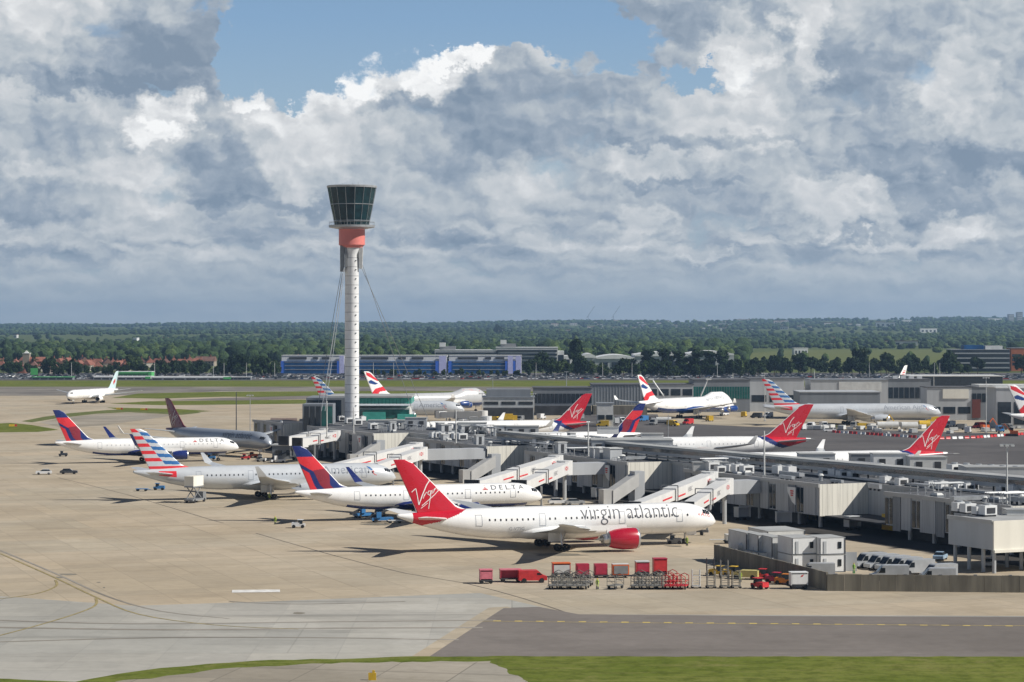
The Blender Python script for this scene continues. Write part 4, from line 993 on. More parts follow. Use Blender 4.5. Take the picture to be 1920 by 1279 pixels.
# air handling units: one built, the others copied
ac = thing('air_handling_unit', 'white roof air handling unit with dark louvre and round fan cowl on the pier roof', 'roof unit', (0, 0, 0), PA, 'air handling units on the pier roof')
mb = MB(); mb.box((0, 0, .25), (2.1, 1.6, 1.35)); mb.build('casing', M_WHITE, ac); mb = MB(); mb.box((0, -.83, .45), (1.4, .08, .8)); mb.build('louvre', M_DARK, ac)
mb = MB(); mb.cyl((0, 0, 1.6), (0, 0, 1.85), .5, n=12); mb.build('fan_cowl', M_STEEL, ac); mb = MB(); mb.box((0, 0, 0), (1.9, 1.4, .25)); mb.build('base_frame', M_DARK, ac)
spots = []
for px, py in [(1790, 892), (1812, 893), (1835, 895), (1858, 896), (1880, 898), (1905, 899)]: spots.append((px, py, 1.35))
for px, py in [(812, 822), (822, 822), (832, 823), (846, 824), (856, 825), (866, 826), (1335, 884), (1350, 888), (1372, 886), (1385, 888), (1400, 890), (1745, 918), (1752, 918), (1765, 919), (1800, 922), (1815, 922), (1880, 925), (1900, 928),
               (1460, 890), (1480, 892), (1545, 893), (1565, 896), (1120, 851), (1140, 855), (655, 795), (670, 798), (680, 790), (700, 806), (640, 790), (735, 808), (1010, 838), (1030, 842), (960, 830), (985, 834), (1580, 898), (1600, 899), (1660, 908), (1690, 912), (1852, 968), (1835, 966), (1800, 961), (1815, 963)]: spots.append((px, py, .95 + R.random() * .35))
for i, (px, py, s) in enumerate(spots):
    p = G(px, py, ZT + .12 if py < 955 else 8.58)
    if i == 0: o = ac; o.location = p
    else: o = copy_tree(ac, p)
    o.scale = (s, s, s * (1.0 if i > 5 else 1.15)); o.rotation_euler = (0, 0, PA + R.choice([0, 0, math.pi / 2]))
    o['label'] = ('large white roof unit in the row behind the right-hand lamp mast' if i < 6 else 'white roof air unit ' + next(w for lim, w in ((720, 'before the green glass building'), (900, 'behind the largest airliner fin'), (1160, 'left of the wedge-roofed hall'), (1420, 'over the slot-windowed wall by the long pale box'), (1620, 'over the large cream end panel'), (1790, 'between the raised walkway and the front roof edge'), (3000, 'at the right frame edge')) if px < lim))
    o['group'] = 'large roof units in a row' if i < 6 else 'air handling units on the pier roof'

def clutter(name, lbl, cat, grp, n, build, seed):
    rr = random.Random(seed); src = None
    for i in range(n):
        u = rr.uniform(-700, -330); h_ = rr.choice([rr.uniform(264, 274), rr.uniform(283, 295)]) if any(e - 55 < u < e for e in ENDS) else rr.uniform(284, 295)
        p = PF(h_, u, ZT + .12)
        if src is None: src = thing(name, lbl, cat, p, PA, grp); build(src); o = src
        else: o = copy_tree(src, p)
        s = rr.uniform(.7, 1.5); o.scale = (s, s, rr.uniform(.8, 1.3)); o.rotation_euler = (0, 0, PA + rr.choice([0, math.pi / 2]))
        o['label'] = lbl + (' beyond the largest fin' if u < -600 else ' in the middle of the pier' if u < -480 else ' in the right half of the pier')
def duct(t):
    mb = MB(); mb.box((0, 0, .35), (5.5, .9, .7)); mb.build('duct_run', M_STEEL, t); mb = MB()
    for x in (-2, 0, 2): mb.box((x, 0, 0), (.2, .8, .35))
    mb.build('supports', M_DARK, t)
def cowl(t):
    mb = MB(); mb.cyl((0, 0, 0), (0, 0, 1.0), .35, n=10); mb.build('stack', M_STEEL, t); mb = MB(); mb.cyl((0, 0, 1.0), (0, 0, 1.35), .6, .3, n=10); mb.build('cap', M_OFF, t)
def skyl(t):
    mb = MB(); mb.box((0, 0, 0), (2.4, 1.6, .5)); mb.build('kerb', M_PANELD, t); mb = MB(); mb.box((0, 0, .5), (2.3, 1.5, .35), 0, 0, .7); mb.build('glazing', M_OFF, t)
def hutch(t):
    mb = MB(); mb.box((0, 0, 0), (2.6, 2.2, 2.3)); mb.build('casing', M_PANEL, t); mb = MB(); mb.box((0, -1.13, .2), (.9, .08, 1.8)); mb.build('door', M_DARK, t); mb = MB(); mb.box((0, 0, 2.3), (2.9, 2.5, .15)); mb.build('cover', M_OFF, t)
def frame(t):
    mb = MB()
    for x in (-3, 0, 3): mb.tube([(x, -.9, 0), (x, -.9, 2.0), (x, .9, 2.0), (x, .9, 0)], .08, 4)
    mb.build('portal', M_STEEL, t); mb = MB()
    for y in (-.7, 0, .7): mb.tube([(-4, y, 2.1), (4, y, 2.1)], .14, 5)
    mb.build('pipes', M_PANEL, t)
clutter('roof_duct', 'grey square duct on the pier roof', 'duct', 'ducts on the pier roof', 38, duct, 1); clutter('vent_cowl', 'round steel vent cowl on the pier roof', 'vent', 'vent cowls on the pier roof', 42, cowl, 2)
clutter('roof_light', 'low pale rooflight on the pier roof', 'rooflight', 'rooflights on the pier roof', 24, skyl, 3); clutter('roof_hut', 'small grey plant hut on the pier roof', 'plant hut', 'plant huts on the pier roof', 26, hutch, 4)
clutter('pipe_frame', 'open steel pipe frame on the pier roof', 'pipe frame', 'pipe frames on the pier roof', 28, frame, 5)

# ------------------------------------------------------------------ jet bridges
def bridge(lbl, a, b, n=1, txt=True):
    """white boarding bridge from a (pier side) down to b (aircraft side)"""
    a, b = Vector(a), Vector(b); d = b - a; L = Vector((d.x, d.y)).length; ang = math.atan2(d.y, d.x)
    t = thing('jet_bridge', lbl, 'jet bridge', (a.x, a.y, 0), ang, 'white boarding bridges'); za, zb = a.z, b.z
    def pl(x): return za + (zb - za) * x / L
    mb = MB(); mb.beam((0, 0, pl(0)), (L * .56, 0, pl(L * .56)), 2.9, 2.6); tu = mb.build('tunnel', M_BRIDGE, t)
    mb = MB(); mb.beam((L * .5, 0, pl(L * .5) + .25), (L - 2, 0, pl(L - 2) + .2), 2.4, 2.15); mb.build('tunnel', M_BRIDGE, t)
    mb = MB(); mb.cyl((0, 0, za - .4), (0, 0, za + 2.9), 1.9, n=14); mb.build('rotunda', M_BRIDGE, t)
    mb = MB(); mb.cyl((0, 0, 0), (0, 0, za - .4), .45, n=10); mb.build('column', M_PANEL, t)
    mb = MB(); mb.box((L - .6, 0, zb - .1), (3.2, 3.4, 2.7)); cb = mb.build('cab', M_BRIDGE, t)
    mb = MB(); mb.box((L + 1.3, 0, zb + .1), (.7, 3.4, 2.7)); mb.build('bellows', M_DARK, cb)
    for sy in (-1, 1): mb = MB(); mb.beam((L * .74, sy * 2.0, .7), (L * .74, sy * 2.0, pl(L * .74) + .2), .35, .35); mb.build('lift_column', M_STEEL, t)
    mb = MB(); mb.box((L * .74, 0, .6), (.6, 4.6, .5)); cr = mb.build('drive_frame', M_GREYP, t)
    for sy in (-1, 1): mb = MB(); mb.cyl((L * .74, sy * .9 - .25, .55), (L * .74, sy * .9 + .25, .55), .55, n=12); mb.build('wheel', M_TYRE, cr)
    mb = MB(); x = L * .56; q = pl(x); mb.tube([(x, -1.8, q - .2), (x, -1.8, q + 3.2), (x, 1.8, q + 3.2), (x, 1.8, q - .2)], .13, 4); mb.build('portal_frame', M_GREYP, t)
    if txt:
        sgn = 1 if -math.sin(ang) * 0 + math.cos(ang) < 0 else -1
        key = ('hs', 1.35)
        if key not in TEXTS: TEXTS[key] = text_polys('HSBC', 1.35, 0, .01)
        vs, fs = TEXTS[key]; mb = MB(); x0 = L * .40; mb.add([(x0 - x * sgn * 1, sgn * 1.48, pl(x0 - x * sgn) + 1.0 + y) for x, y in vs], fs); mb.build('lettering', M_GREYL, tu)
        for nm, polys, m in (('logo', [[(-.7, 0), (-1.4, .45), (-1.4, -.45)], [(.7, 0), (1.4, .45), (1.4, -.45)], [(0, 0), (-.7, .45), (.7, .45)], [(0, 0), (-.7, -.45), (.7, -.45)]], M_REDL),):
            for cx in (L * .10,):
                mb = MB()
                for pg in polys: mb.add([(cx + x, sgn * 1.48, pl(cx) + 1.5 + y) for x, y in pg], [tuple(range(len(pg)))])
                mb.build(nm, m, tu)
        mb = MB(); mb.beam((L * .44, sgn * 1.5, pl(L * .44) + .7), (L * .54, sgn * 1.5, pl(L * .54) + .7), .06, .3); mb.build('red_stripe', M_REDL, tu)
        mb = MB(); mb.beam((L * .60, sgn * 1.25, pl(L * .60) + 1.0), (L * .72, sgn * 1.25, pl(L * .72) + 1.0), .06, .3); mb.build('red_stripe', M_REDL, tu)
    return t
lnk = MB()
for who, N in (('the nearest red-finned airliner', (38.5, 457)), ('the white airliner behind the nearest one', (6.7, 520)), ('the silver striped-tail airliner', (-29.3, 581))):
    N = Vector((*N, 0))
    bridge('white boarding bridge reaching the front door of ' + who, N + Vector((5.6, 41, 6.6)), N + Vector((-4.8, 5.6, 4.6)))
    bridge('white boarding bridge reaching the second door of ' + who, N + Vector((3.8, 57, 7.0)), N + Vector((-15, 4.5, 4.7)))
    c = N + Vector((10.5, 52, 0)); pp('link_corridor', M_PANEL, ((c.x * math.cos(PA) + c.y * math.sin(PA)) - 7.5, 262.7, c.x * math.sin(PA) - c.y * math.cos(PA) - 2, c.x * math.sin(PA) - c.y * math.cos(PA) + 2, 5.6, 8.4))
bridge('short white boarding bridge left of the pier by the maroon-finned airliner nose', (-54, 730, 6.0), (-63, 712, 4.8), txt=True)
bridge('second white boarding bridge left of the pier, behind the short one', (-58, 744, 6.0), (-68, 722, 4.8), txt=False)
tr = thing('boarding_building', 'small dark office on the apron left of the pier end', 'building', (-66, 735, 0))
mb = MB(); mb.box((0, 0, 0), (14, 9, 4.2)); mb.build('wall', M_PANELD, tr); mb = MB(); mb.box((0, 0, 4.2), (14.6, 9.6, .3)); mb.build('roof', M_ROOFL, tr)
for i in range(4): mb = MB(); mb.box((-5 + i * 3.3, -4.53, 1.2), (2, .08, 1.6)); mb.build('window', M_GLS, tr)

# ------------------------------------------------------------------ light masts
def mast(lbl, px, yt, yb, zb=0.0, r0=.16, m=None, head=1, grp='lighting masts on the airport'):
    Y = F * (H - zb) / (yb - HY); X = (px - 960) * Y / F; zt = H - (yt - HY) * Y / F
    t = thing('lighting_mast', lbl, 'lighting mast', (X, Y, zb), 0, grp)
    mb = MB(); mb.cyl((0, 0, 0), (0, 0, zt - zb), r0, r0 * .6, 8); mb.build('pole', m or M_STEEL, t)
    mb = MB(); mb.box((0, 0, 0), (.9, .9, .4)); mb.build('base', M_PARA, t)
    if head:
        mb = MB(); mb.beam((-1.3, 0, zt - zb), (1.3, 0, zt - zb), .15, .15); mb.build('crossarm', M_STEEL, t)
        for dx in (-1.0, 0, 1.0): mb = MB(); mb.box((dx, -.2, zt - zb - .3), (.6, .5, .28)); mb.build('floodlight', M_OFF, t)
for a in [('thin dark mast on the apron, left of a pair beyond the maroon fin', 443, 735, 812, 0, .22, M_SLATE, 0), ('thin grey mast, right of a pair beyond the maroon fin', 469, 741, 812, 0, .16, M_STEEL, 1),
          ('pale mast before the left end of the green glass building', 613, 752, 822, ZT, .2, M_OFF, 0), ('pale mast rising before the tower foot', 663, 764, 814, ZT, .2, M_OFF, 0), ('pale mast on the roof right of the largest fin top', 855, 768, 833, ZT, .2, M_OFF, 0),
          ('mast right of the far small striped airliner', 904, 738, 800, 0, .16, M_STEEL, 1), ('mast before the grey terminal, left of its glass front', 1000, 738, 790, 0, .16, M_STEEL, 1),
          ('slim mast on the pier roof between the wide corridor box and wedge-roofed hall', 1103, 790, 858, ZT, .22, M_OFF, 0), ('thin mast behind the pier right of the navy and red fin', 1253, 778, 846, 0, .16, M_STEEL, 0),
          ('slim mast on the pier roof before the white airliner hull of the middle red fin', 1433, 808, 895, ZT, .22, M_OFF, 0), ('tall pale mast beyond the pier left of the long silver airliner fin', 1434, 700, 790, 0, .18, M_OFF, 1), ('slim pale mast at the right edge in front of the pier roof', 1888, 834, 950, ZT, .2, M_OFF, 1),
          ('pale mast in front of the dark terminal at right', 1849, 708, 812, 0, .18, M_OFF, 1), ('short pale mast on the terminal left of its cream panel', 1751, 706, 745, 8, .16, M_OFF, 0),
          ('mast beyond the runway left of the jumbo fin', 1062, 697, 725, 0, .3, M_STEEL, 1), ('mast by the car park above the grey terminal front', 924, 703, 740, 0, .18, M_STEEL, 1), ('mast above the green terminal glass by the runway', 1374, 700, 735, 0, .3, M_OFF, 0), ('mast beyond the long silver airliner fin by the car park', 1527, 695, 722, 0, .3, M_OFF, 0)]: mast(*a)

# ------------------------------------------------------------------ terminals, offices, houses
def bld(kind, lbl, x0, x1, yt, yb, depth, m, wins=None, roof=None, cat='building', group=None, wm=None, zb=0.0, rz=0.0, rows=1, wz=(.25, .8), overhang=.3, fill=.7):
    """a block standing on the ground row yb with a window band or separate windows on its front"""
    Y = G(0, yb).y; X0, X1 = (x0 - 960) * Y / F, (x1 - 960) * Y / F; z1 = H - (yt - HY) * Y / F; w = X1 - X0
    t = thing(kind, lbl, cat, ((X0 + X1) / 2, Y, 0), rz, group)
    mb = MB(); mb.box((0, depth / 2, zb), (w, depth, z1 - zb)); wl = mb.build('wall', m, t)
    mb = MB(); mb.box((0, depth / 2, z1), (w + overhang * 2, depth + overhang * 2, .35)); mb.build('roof', roof or M_ROOFL, t)
    if wins:
        for r_ in range(rows):
            za = zb + (z1 - zb) * (wz[0] + (wz[1] - wz[0]) * r_ / rows); zc_ = zb + (z1 - zb) * (wz[0] + (wz[1] - wz[0]) * (r_ + fill) / rows)
            for i in range(wins):
                mb = MB(); mb.box((-w / 2 + w * (i + .5) / wins, -.05, za), (w / wins * .82, .12, zc_ - za)); mb.build('window', wm or M_GLS, wl)
    return t, w, z1
t, w, z1 = bld('terminal_building', 'pale low terminal block with small dark windows over undercroft doors painted lamplight yellow', 905, 1002, 746, 786, 22, M_OFF, 3, M_PANELD, zb=5.0, wz=(.3, .75))
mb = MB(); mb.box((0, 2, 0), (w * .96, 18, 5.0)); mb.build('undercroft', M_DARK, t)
for i in range(5): mb = MB(); mb.box((-w * .3 + i * w * .16, 1.9, .3), (w * .06, .2, 2.6)); mb.build('glow_paint_door', M_YELP, t)  # plain yellow paint stands for light in the doorways
for i in range(9): mb = MB(); mb.box((-w * .48 + i * w * .12, -.3, 0), (.5, .5, 5.0)); mb.build('column', M_PANELD, t)
mb = MB(); mb.box((0, 10, z1 + .35), (w * .86, 14, 3.2)); mb.build('upper_storey', M_PANELD, t)
t, w, z1 = bld('terminal_building', 'dark glass fronted terminal block behind the farthest red fin', 1000, 1110, 728, 778, 26, M_PANELD, 14, M_ROOF, zb=4.2, wz=(.15, .92))
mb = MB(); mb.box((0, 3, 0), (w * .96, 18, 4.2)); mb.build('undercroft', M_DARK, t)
t, w, z1 = bld('terminal_building', 'plain ribbed grey terminal block left of the jumbo', 1110, 1212, 722, 776, 28, M_PANELD, 0, M_ROOF, zb=4.0)
mb = MB(); mb.box((0, 1, 0), (w * .98, 22, 4.0)); mb.build('undercroft', M_CONCW, t)
for i in range(18): mb = MB(); mb.box((-w / 2 + w * i / 18, -.06, 4.0), (.12, .12, z1 - 4.0)); mb.build('rib', M_PANEL, t)
t, w, z1 = bld('terminal_building', 'grey terminal block directly behind the jumbo hull with dark glazed strip', 1212, 1300, 722, 774, 28, M_PANEL, 4, M_ROOF, wz=(.55, .95), zb=2)
t, w, z1 = bld('terminal_building', 'green glazed terminal hall above the jumbo nose', 1300, 1406, 713, 773, 30, M_PANELD, 22, M_ROOF, wm=M_GGLS, wz=(.42, .96))
t, w, z1 = bld('terminal_building', 'grey terminal block between the green glazed hall and striped fin', 1406, 1508, 711, 772, 30, M_PANEL, 3, M_ROOF, wz=(.3, .6))
t, w, z1 = bld('terminal_building', 'low ribbed terminal block with window strip behind the long silver airliner', 1500, 1650, 736, 786, 24, M_PANELD, 16, M_PANEL, wz=(.12, .34))
t, w, z1 = bld('terminal_building', 'upper terminal hall with pale upper wall above the silver airliner', 1520, 1665, 713, 772, 22, M_PANEL, 0, M_PANELD)
mb = MB(); mb.box((w * .14, -.1, z1 - 5.5), (w * .55, .3, 4.8)); mb.build('pale_panel', M_OFF, t)
t, w, z1 = bld('terminal_building', 'dark terminal block under small white roof plant at right', 1655, 1745, 712, 770, 22, M_PANELD, 9, M_ROOF, wz=(.4, .9))
for i in range(4): mb = MB(); mb.box((-w * .2 + i * w * .17, 6, z1 + .3), (2.2, 2, 1.4)); mb.build('roof_unit', M_WHITE, t)
t, w, z1 = bld('terminal_building', 'grey terminal block with cream upper panel and dark doorway at right', 1738, 1822, 727, 788, 16, M_PANEL, 3, M_ROOF, wz=(.2, .5))
mb = MB(); mb.box((w * .14, -.2, z1 - 4.6), (w * .58, .3, 4.0)); mb.build('cream_panel', M_CREAM, t)
t, w, z1 = bld('terminal_building', 'dark glass terminal block with red-brown bay at right', 1822, 1868, 726, 788, 16, M_PANELD, 5, M_ROOF, wz=(.55, .92))
mb = MB(); mb.box((-w * .32, -.3, 1), (w * .34, .4, z1 * .56)); mb.build('brown_bay', mat('red_brown', (.14, .035, .025), .7), t)
t, w, z1 = bld('terminal_building', 'grey end block of the terminal with curved white roof behind the cut-off ribbon fin', 1868, 1990, 728, 804, 20, M_PANEL, 4, M_WHITE, wz=(.1, .9))
mb = MB(); mb.box((-w * .3, 10, z1 + .36), (w * .9, 16, .9)); mb.build('flat_roof', M_OFF, t)
t, w, z1 = bld('glazed_hall', 'low blue-grey glass hall with pale flat roof beyond the terminal at far right', 1705, 1880, 706, 758, 30, M_GLS, 20, M_OFF, wz=(.3, .9))
bld('grey_hall', 'low pale grey shed on the apron between the tower and terminal', 1120, 1150, 757, 800, 8, M_OFF, 2, M_STEEL, wz=(.3, .6))
for lbl, px, a in (('thin pale guide arm leaning left above the jumbo', 1238, -1), ('thin pale guide arm leaning right over the jumbo', 1308, 1)):
    b0 = G(px + 6, 775); t = thing('lighting_boom', lbl, 'lighting boom', (b0.x, b0.y, 0), 0, 'lighting booms at the jumbo stand')
    mb = MB(); mb.cyl((0, 0, 0), (0, 0, 9), .3, n=6); mb.build('pole', M_STEEL, t); mb = MB(); mb.cyl((0, 0, 8), (a * 4.2 - 1, 0, 15.5), .32, n=6); mb.build('boom', M_WHITE, t); mb = MB(); mb.box((a * 4.6 - 1, 0, 15.3), (2.4, 1, .6)); mb.build('lamp_head', M_WHITE, t)
# blue office row
M_BLUE = mat('royal_blue', (.05, .17, .72), .45); M_LIL = mat('lilac_panel', (.55, .57, .88), .5); M_BGL = mat('blue_glazing', (.02, .10, .27), .5, var=.5, vs=.08, spec=.12)
for lbl, x0, x1, lil in (('left blue glass office block with lilac stair bay at its right end', 528, 646, 1), ('middle blue glass office block behind the tower shaft', 655, 838, 1), ('right blue glass office block with lilac end bays', 842, 978, 2)):
    t, w, z1 = bld('office_block', lbl, x0, x1, 667, 700.5, 22, M_WHITE, 0, M_OFF, group='blue glass offices beyond the runway')
    z = z1 * .70
    mb = MB(); mb.box((-w * .02, -.4, 0), (w * .98, .8, z)); mb.build('glass_front', M_BGL, t)
    for k in range(3): mb = MB(); mb.box((0, -.9, z * (.3 + .3 * k)), (w * .9, .2, .5)); mb.build('sun_shade', M_STEEL, t)
    mb = MB(); mb.box((-w * .49, -.8, 0), (w * .04, 1.4, z)); mb.build('blue_end', M_BLUE, t)
    n = 1 if lil == 1 else 2
    for k in range(n):
        xo = w * (.455 - .11 * k)
        mb = MB(); mb.box((xo, -1.2, 0), (w * .07, 1.2, z1 * .98)); mb.build('lilac_bay', M_LIL, t); mb = MB(); mb.box((xo - w * .055, -1.0, 0), (w * .035, 1.4, z)); mb.build('blue_bay', M_BLUE, t)
    for a, b in ((-.38, -.1), (.0, .08), (.14, .26)): mb = MB(); mb.box((w * (a + b) / 2, -.2, z1 * .80), (w * (b - a), .5, z1 * .12)); mb.build('plant_screen', M_DARK, t)
for lbl, x0, x1, yt, st in (('long white office with terraced right end behind the blue offices', 930, 1046, 652, 4), ('white framed office block with glass corner, behind the middle blue office', 815, 935, 657, 0)):
    t, w, z1 = bld('office_block', lbl, x0, x1, yt, 697, 30, M_OFF, 0, M_WHITE, group='white offices beyond the runway')
    for k in range(6): mb = MB(); mb.box((0, -.3, z1 * (.05 + .155 * k)), (w * .97, .7, z1 * .085)); mb.build('window_band', M_GLS, t)
    for k in range(st):
        mb = MB(); mb.box((w / 2 + 2.6 + k * 5.2, 14, 0), (5.2, 26, z1 * (.86 - .19 * k))); mb.build('terrace', M_WHITE, t)
        mb = MB(); mb.box((w / 2 + 2.4 + k * 5.2, .8, z1 * (.1)), (5.0, .6, z1 * (.60 - .19 * k))); mb.build('window_band', M_GLS, t)
    mb = MB(); mb.box((-w * .3, 8, z1), (w * .25, 8, 3.4)); mb.build('plant_room', M_GREYP, t); mb = MB(); mb.box((-w * .38, 5, z1 + 3), (5, 5, 3.4)); mb.build('plant_room', M_WHITE, t)
for lbl, x0, x1, yt in (('left white-roofed warehouse behind the poplar-like trees', 1090, 1118, 664), ('long low white-roofed warehouse left of the curved ones', 1118, 1190, 666), ('middle warehouse with gently curved white roof', 1190, 1290, 661), ('right warehouse with gently curved white roof', 1290, 1376, 659)):
    Y = G(0, 693).y; X0, X1 = (x0 - 960) * Y / F, (x1 - 960) * Y / F; w = X1 - X0; z1 = H - (yt - HY) * Y / F
    t = thing('warehouse', lbl, 'warehouse', ((X0 + X1) / 2, Y, 0), 0, 'white-roofed warehouses'); mb = MB(); mb.box((0, 30, 0), (w, 60, z1 - 2)); wl = mb.build('wall', M_PANEL, t)
    mb = MB(); n = 8
    for j in range(n):
        a, b = j / n, (j + 1) / n; za, zb_ = math.sin(a * math.pi) * 2.4, math.sin(b * math.pi) * 2.4
        mb.add([(-w / 2 + a * w, -1, z1 - 2 + za), (-w / 2 + b * w, -1, z1 - 2 + zb_), (-w / 2 + b * w, 62, z1 - 2 + zb_), (-w / 2 + a * w, 62, z1 - 2 + za), (-w / 2 + a * w, -1, z1 - 3.2), (-w / 2 + b * w, -1, z1 - 3.2)], [(0, 1, 2, 3), (4, 5, 1, 0)])
    mb.build('roof', M_WHITE, t)
    for k in range(3): mb = MB(); mb.box((-w * .3 + k * w * .3, -.2, 2), (w * .2, .4, (z1 - 4) * .5)); mb.build('window', M_GLS, wl)
t, w, z1 = bld('office_block', 'dark glass office with stepped top floor near the right edge', 1785, 1893, 656, 697, 26, M_GLS, 0, M_STEEL, group='offices near the right edge')
for k in range(4): mb = MB(); mb.box((0, -.3, z1 * (.15 + .22 * k)), (w, .6, z1 * .06)); mb.build('floor_band', M_STEEL, t)
mb = MB(); mb.box((-w * .1, 12, z1 + .3), (w * .34, 14, 3.6)); mb.build('top_floor', M_BGL, t); mb = MB(); mb.box((w * .25, 12, z1 + .3), (w * .3, 14, 3)); mb.build('top_floor', M_OFF, t)
t, w, z1 = bld('office_block', 'orange brick block at the right edge beside the dark glass office', 1896, 1960, 653, 696, 20, mat('orange_brick', (.42, .13, .055), .8), 3, M_STEEL, rows=3, group='offices near the right edge')
for lbl, px, py, h_ in (('left one of two grey tower blocks on the skyline at right', 1895, 607, 20), ('right one of two grey tower blocks on the skyline at right', 1911, 607, 24)):
    p = ray_ground(px, py); s = p.y / F; t = thing('tower_block', lbl, 'tower block', p, 0, 'tower blocks on the skyline'); mb = MB(); mb.box((0, 0, -5), (11 * s, 20, h_ * s)); wl = mb.build('wall', M_GREYP, t)
    for k in range(5): mb = MB(); mb.box((0, -10.2, (h_ * s - 5) * (.2 + .15 * k)), (9 * s, .3, 1.5 * s)); mb.build('window_band', M_OFF, wl)
# green and white petrol-station like sheds
for lbl, x0, x1, yt, yb, m in (('long white-roofed shed with green gable by the car park at left', 175, 282, 705, 712, M_WHITE), ('pale canopy shed with green end by the car park', 284, 432, 706, 712.5, M_WHITE), ('green boxy building behind the white-roofed shed', 222, 284, 696, 709, M_LIME)):
    t, w, z1 = bld('retail_shed', lbl, x0, x1, yt + 1.5, yb, 14, M_OFF if m is M_WHITE else m, 7, M_WHITE, group='green and white sheds by the car park', wz=(.1, .7))
    mb = MB(); mb.box((w * .46, -.6, z1 * .3), (w * .09, 1.2, z1 * .75)); mb.build('green_end', M_LIME, t); mb = MB(); mb.box((0, -.5, z1 * .8), (w * .98, .5, z1 * .18)); mb.build('fascia', M_WHITE if m is M_WHITE else M_LIME, t)
for lbl, x0, x1 in (('long thin green-topped fence building left of the sheds', 60, 136), ('small white kiosk block beneath the aqua-finned airliner', 430, 470)): bld('retail_shed', lbl, x0, x1, 707.5, 712.5, 8, M_PANELD, 5, M_LIME if x0 < 100 else M_WHITE, group='green and white sheds by the car park')
p = G(64, 711); t = thing('green_sign', 'small bright green signboard by the trees at far left', 'sign', p); mb = MB(); mb.box((0, 0, 3), (5, .5, 5)); mb.build('board', M_LIME, t); mb = MB(); mb.box((0, 0.2, 0), (.5, .4, 3.2)); mb.build('post', M_STEEL, t)

# houses with red roofs: three kinds, then copies
M_TILES = [mat('roof_tile_a', (.24, .095, .065), .85, var=.3, vs=.4), mat('roof_tile_b', (.19, .095, .075), .85, var=.3, vs=.4), mat('roof_tile_c', (.20, .11, .085), .85, var=.3, vs=.4)]
M_BRK = [mat('render_cream', (.58, .54, .46), .85), mat('brick_red', (.30, .12, .08), .9, var=.2, vs=1), mat('pebble_dash', (.32, .27, .22), .9)]
def house(k):
    t = thing('house', 'x', 'house', (0, 0, 0)); w, d, hh = (15, 9, 5.2) if k != 2 else (24, 9, 5.4)
    mb = MB(); mb.box((0, 0, 0), (w, d, hh)); wl = mb.build('wall', M_BRK[k], t)
    mb = MB(); rw = w / 2 + .6; rd = d / 2 + .6; hip = 0 if k == 2 else 3.2; rh = 4.6
    mb.add([(-rw, -rd, hh - .1), (rw, -rd, hh - .1), (rw, rd, hh - .1), (-rw, rd, hh - .1), (-rw + hip, 0, hh + rh), (rw - hip, 0, hh + rh)], [(0, 1, 5, 4), (2, 3, 4, 5), (1, 2, 5), (3, 0, 4), (3, 2, 1, 0)])
    rf = mb.build('roof', M_TILES[k], t)
    mb = MB(); mb.box((w * .25, 0, hh + 3), (1.1, .9, 3.4)); mb.build('chimney', M_BRK[1], rf)
    for i in range(4 if k < 2 else 6):
        mb = MB(); n = 4 if k < 2 else 6; mb.box((-w / 2 + w * (i + .5) / n, -d / 2 - .05, 3.0), (1.7, .12, 1.4)); mb.build('window', M_GLS, wl)
        mb = MB(); mb.box((-w / 2 + w * (i + .5) / n, -d / 2 - .05, .6), (1.7, .12, 1.5)); mb.build('window', M_GLS, wl)
    return t
HP = [house(k) for k in range(3)]; used = [0, 0, 0]
hs = [(x + R.uniform(-4, 4), 693 + (i % 3) * 3.4) for i, x in enumerate(range(4, 150, 19))] + [(x, 688 + (i % 2) * 3) for i, x in enumerate(range(100, 262, 14))] + [(x, 692 + (i % 3) * 3) for i, x in enumerate(range(150, 250, 17))] + [(x, 686.5 + (i % 2) * 3) for i, x in enumerate(range(266, 400, 15))] + [(548, 684), (535, 686), (560, 683), (47, 684), (2, 686), (30, 688)]
WHO = ['cream-walled house with bright red hipped roof among trees beyond the left car park', 'brick house with dull red hipped roof among trees beyond the left car park', 'long terrace house with brown-red roof among trees beyond the left car park']
for i, (px, py) in enumerate(hs):
    k = R.choice([0, 0, 1, 2]); p = G(px, py); o = HP[k] if not used[k] else copy_tree(HP[k]); used[k] += 1
    o.location = p; o.rotation_euler = (0, 0, R.uniform(-.4, .4) + R.choice([0, 1.4, 1.6])); s = R.uniform(.68, .9); o.scale = (s * .9, s, s * 1.05)
    o['label'] = WHO[k]; o['group'] = ('cream houses', 'brick houses', 'terrace houses')[k] + ' beyond the left car park'
p = G(50, 690); t = thing('church', 'old church with squat pale tower rising above the red roofs at far left', 'church', p); mb = MB(); mb.box((0, 0, 0), (6, 6, 13)); tw_ = mb.build('tower', M_BRK[2], t)
mb = MB(); mb.box((0, 0, 13), (6.6, 6.6, .6), 0, 0, 1.0); mb.add([(-2, -2, 13.6), (2, -2, 13.6), (2, 2, 13.6), (-2, 2, 13.6), (0, 0, 16)], [(0, 1, 4), (1, 2, 4), (2, 3, 4), (3, 0, 4)]); mb.build('spire', M_OFF, tw_)
mb = MB(); mb.box((10, 0, 0), (14, 8, 6)); mb.add([(3, -4.5, 6), (17, -4.5, 6), (17, 4.5, 6), (3, 4.5, 6), (3, 0, 10), (17, 0, 10)], [(0, 1, 5, 4), (2, 3, 4, 5), (1, 2, 5), (3, 0, 4)]); mb.build('nave', M_BRK[1], t)
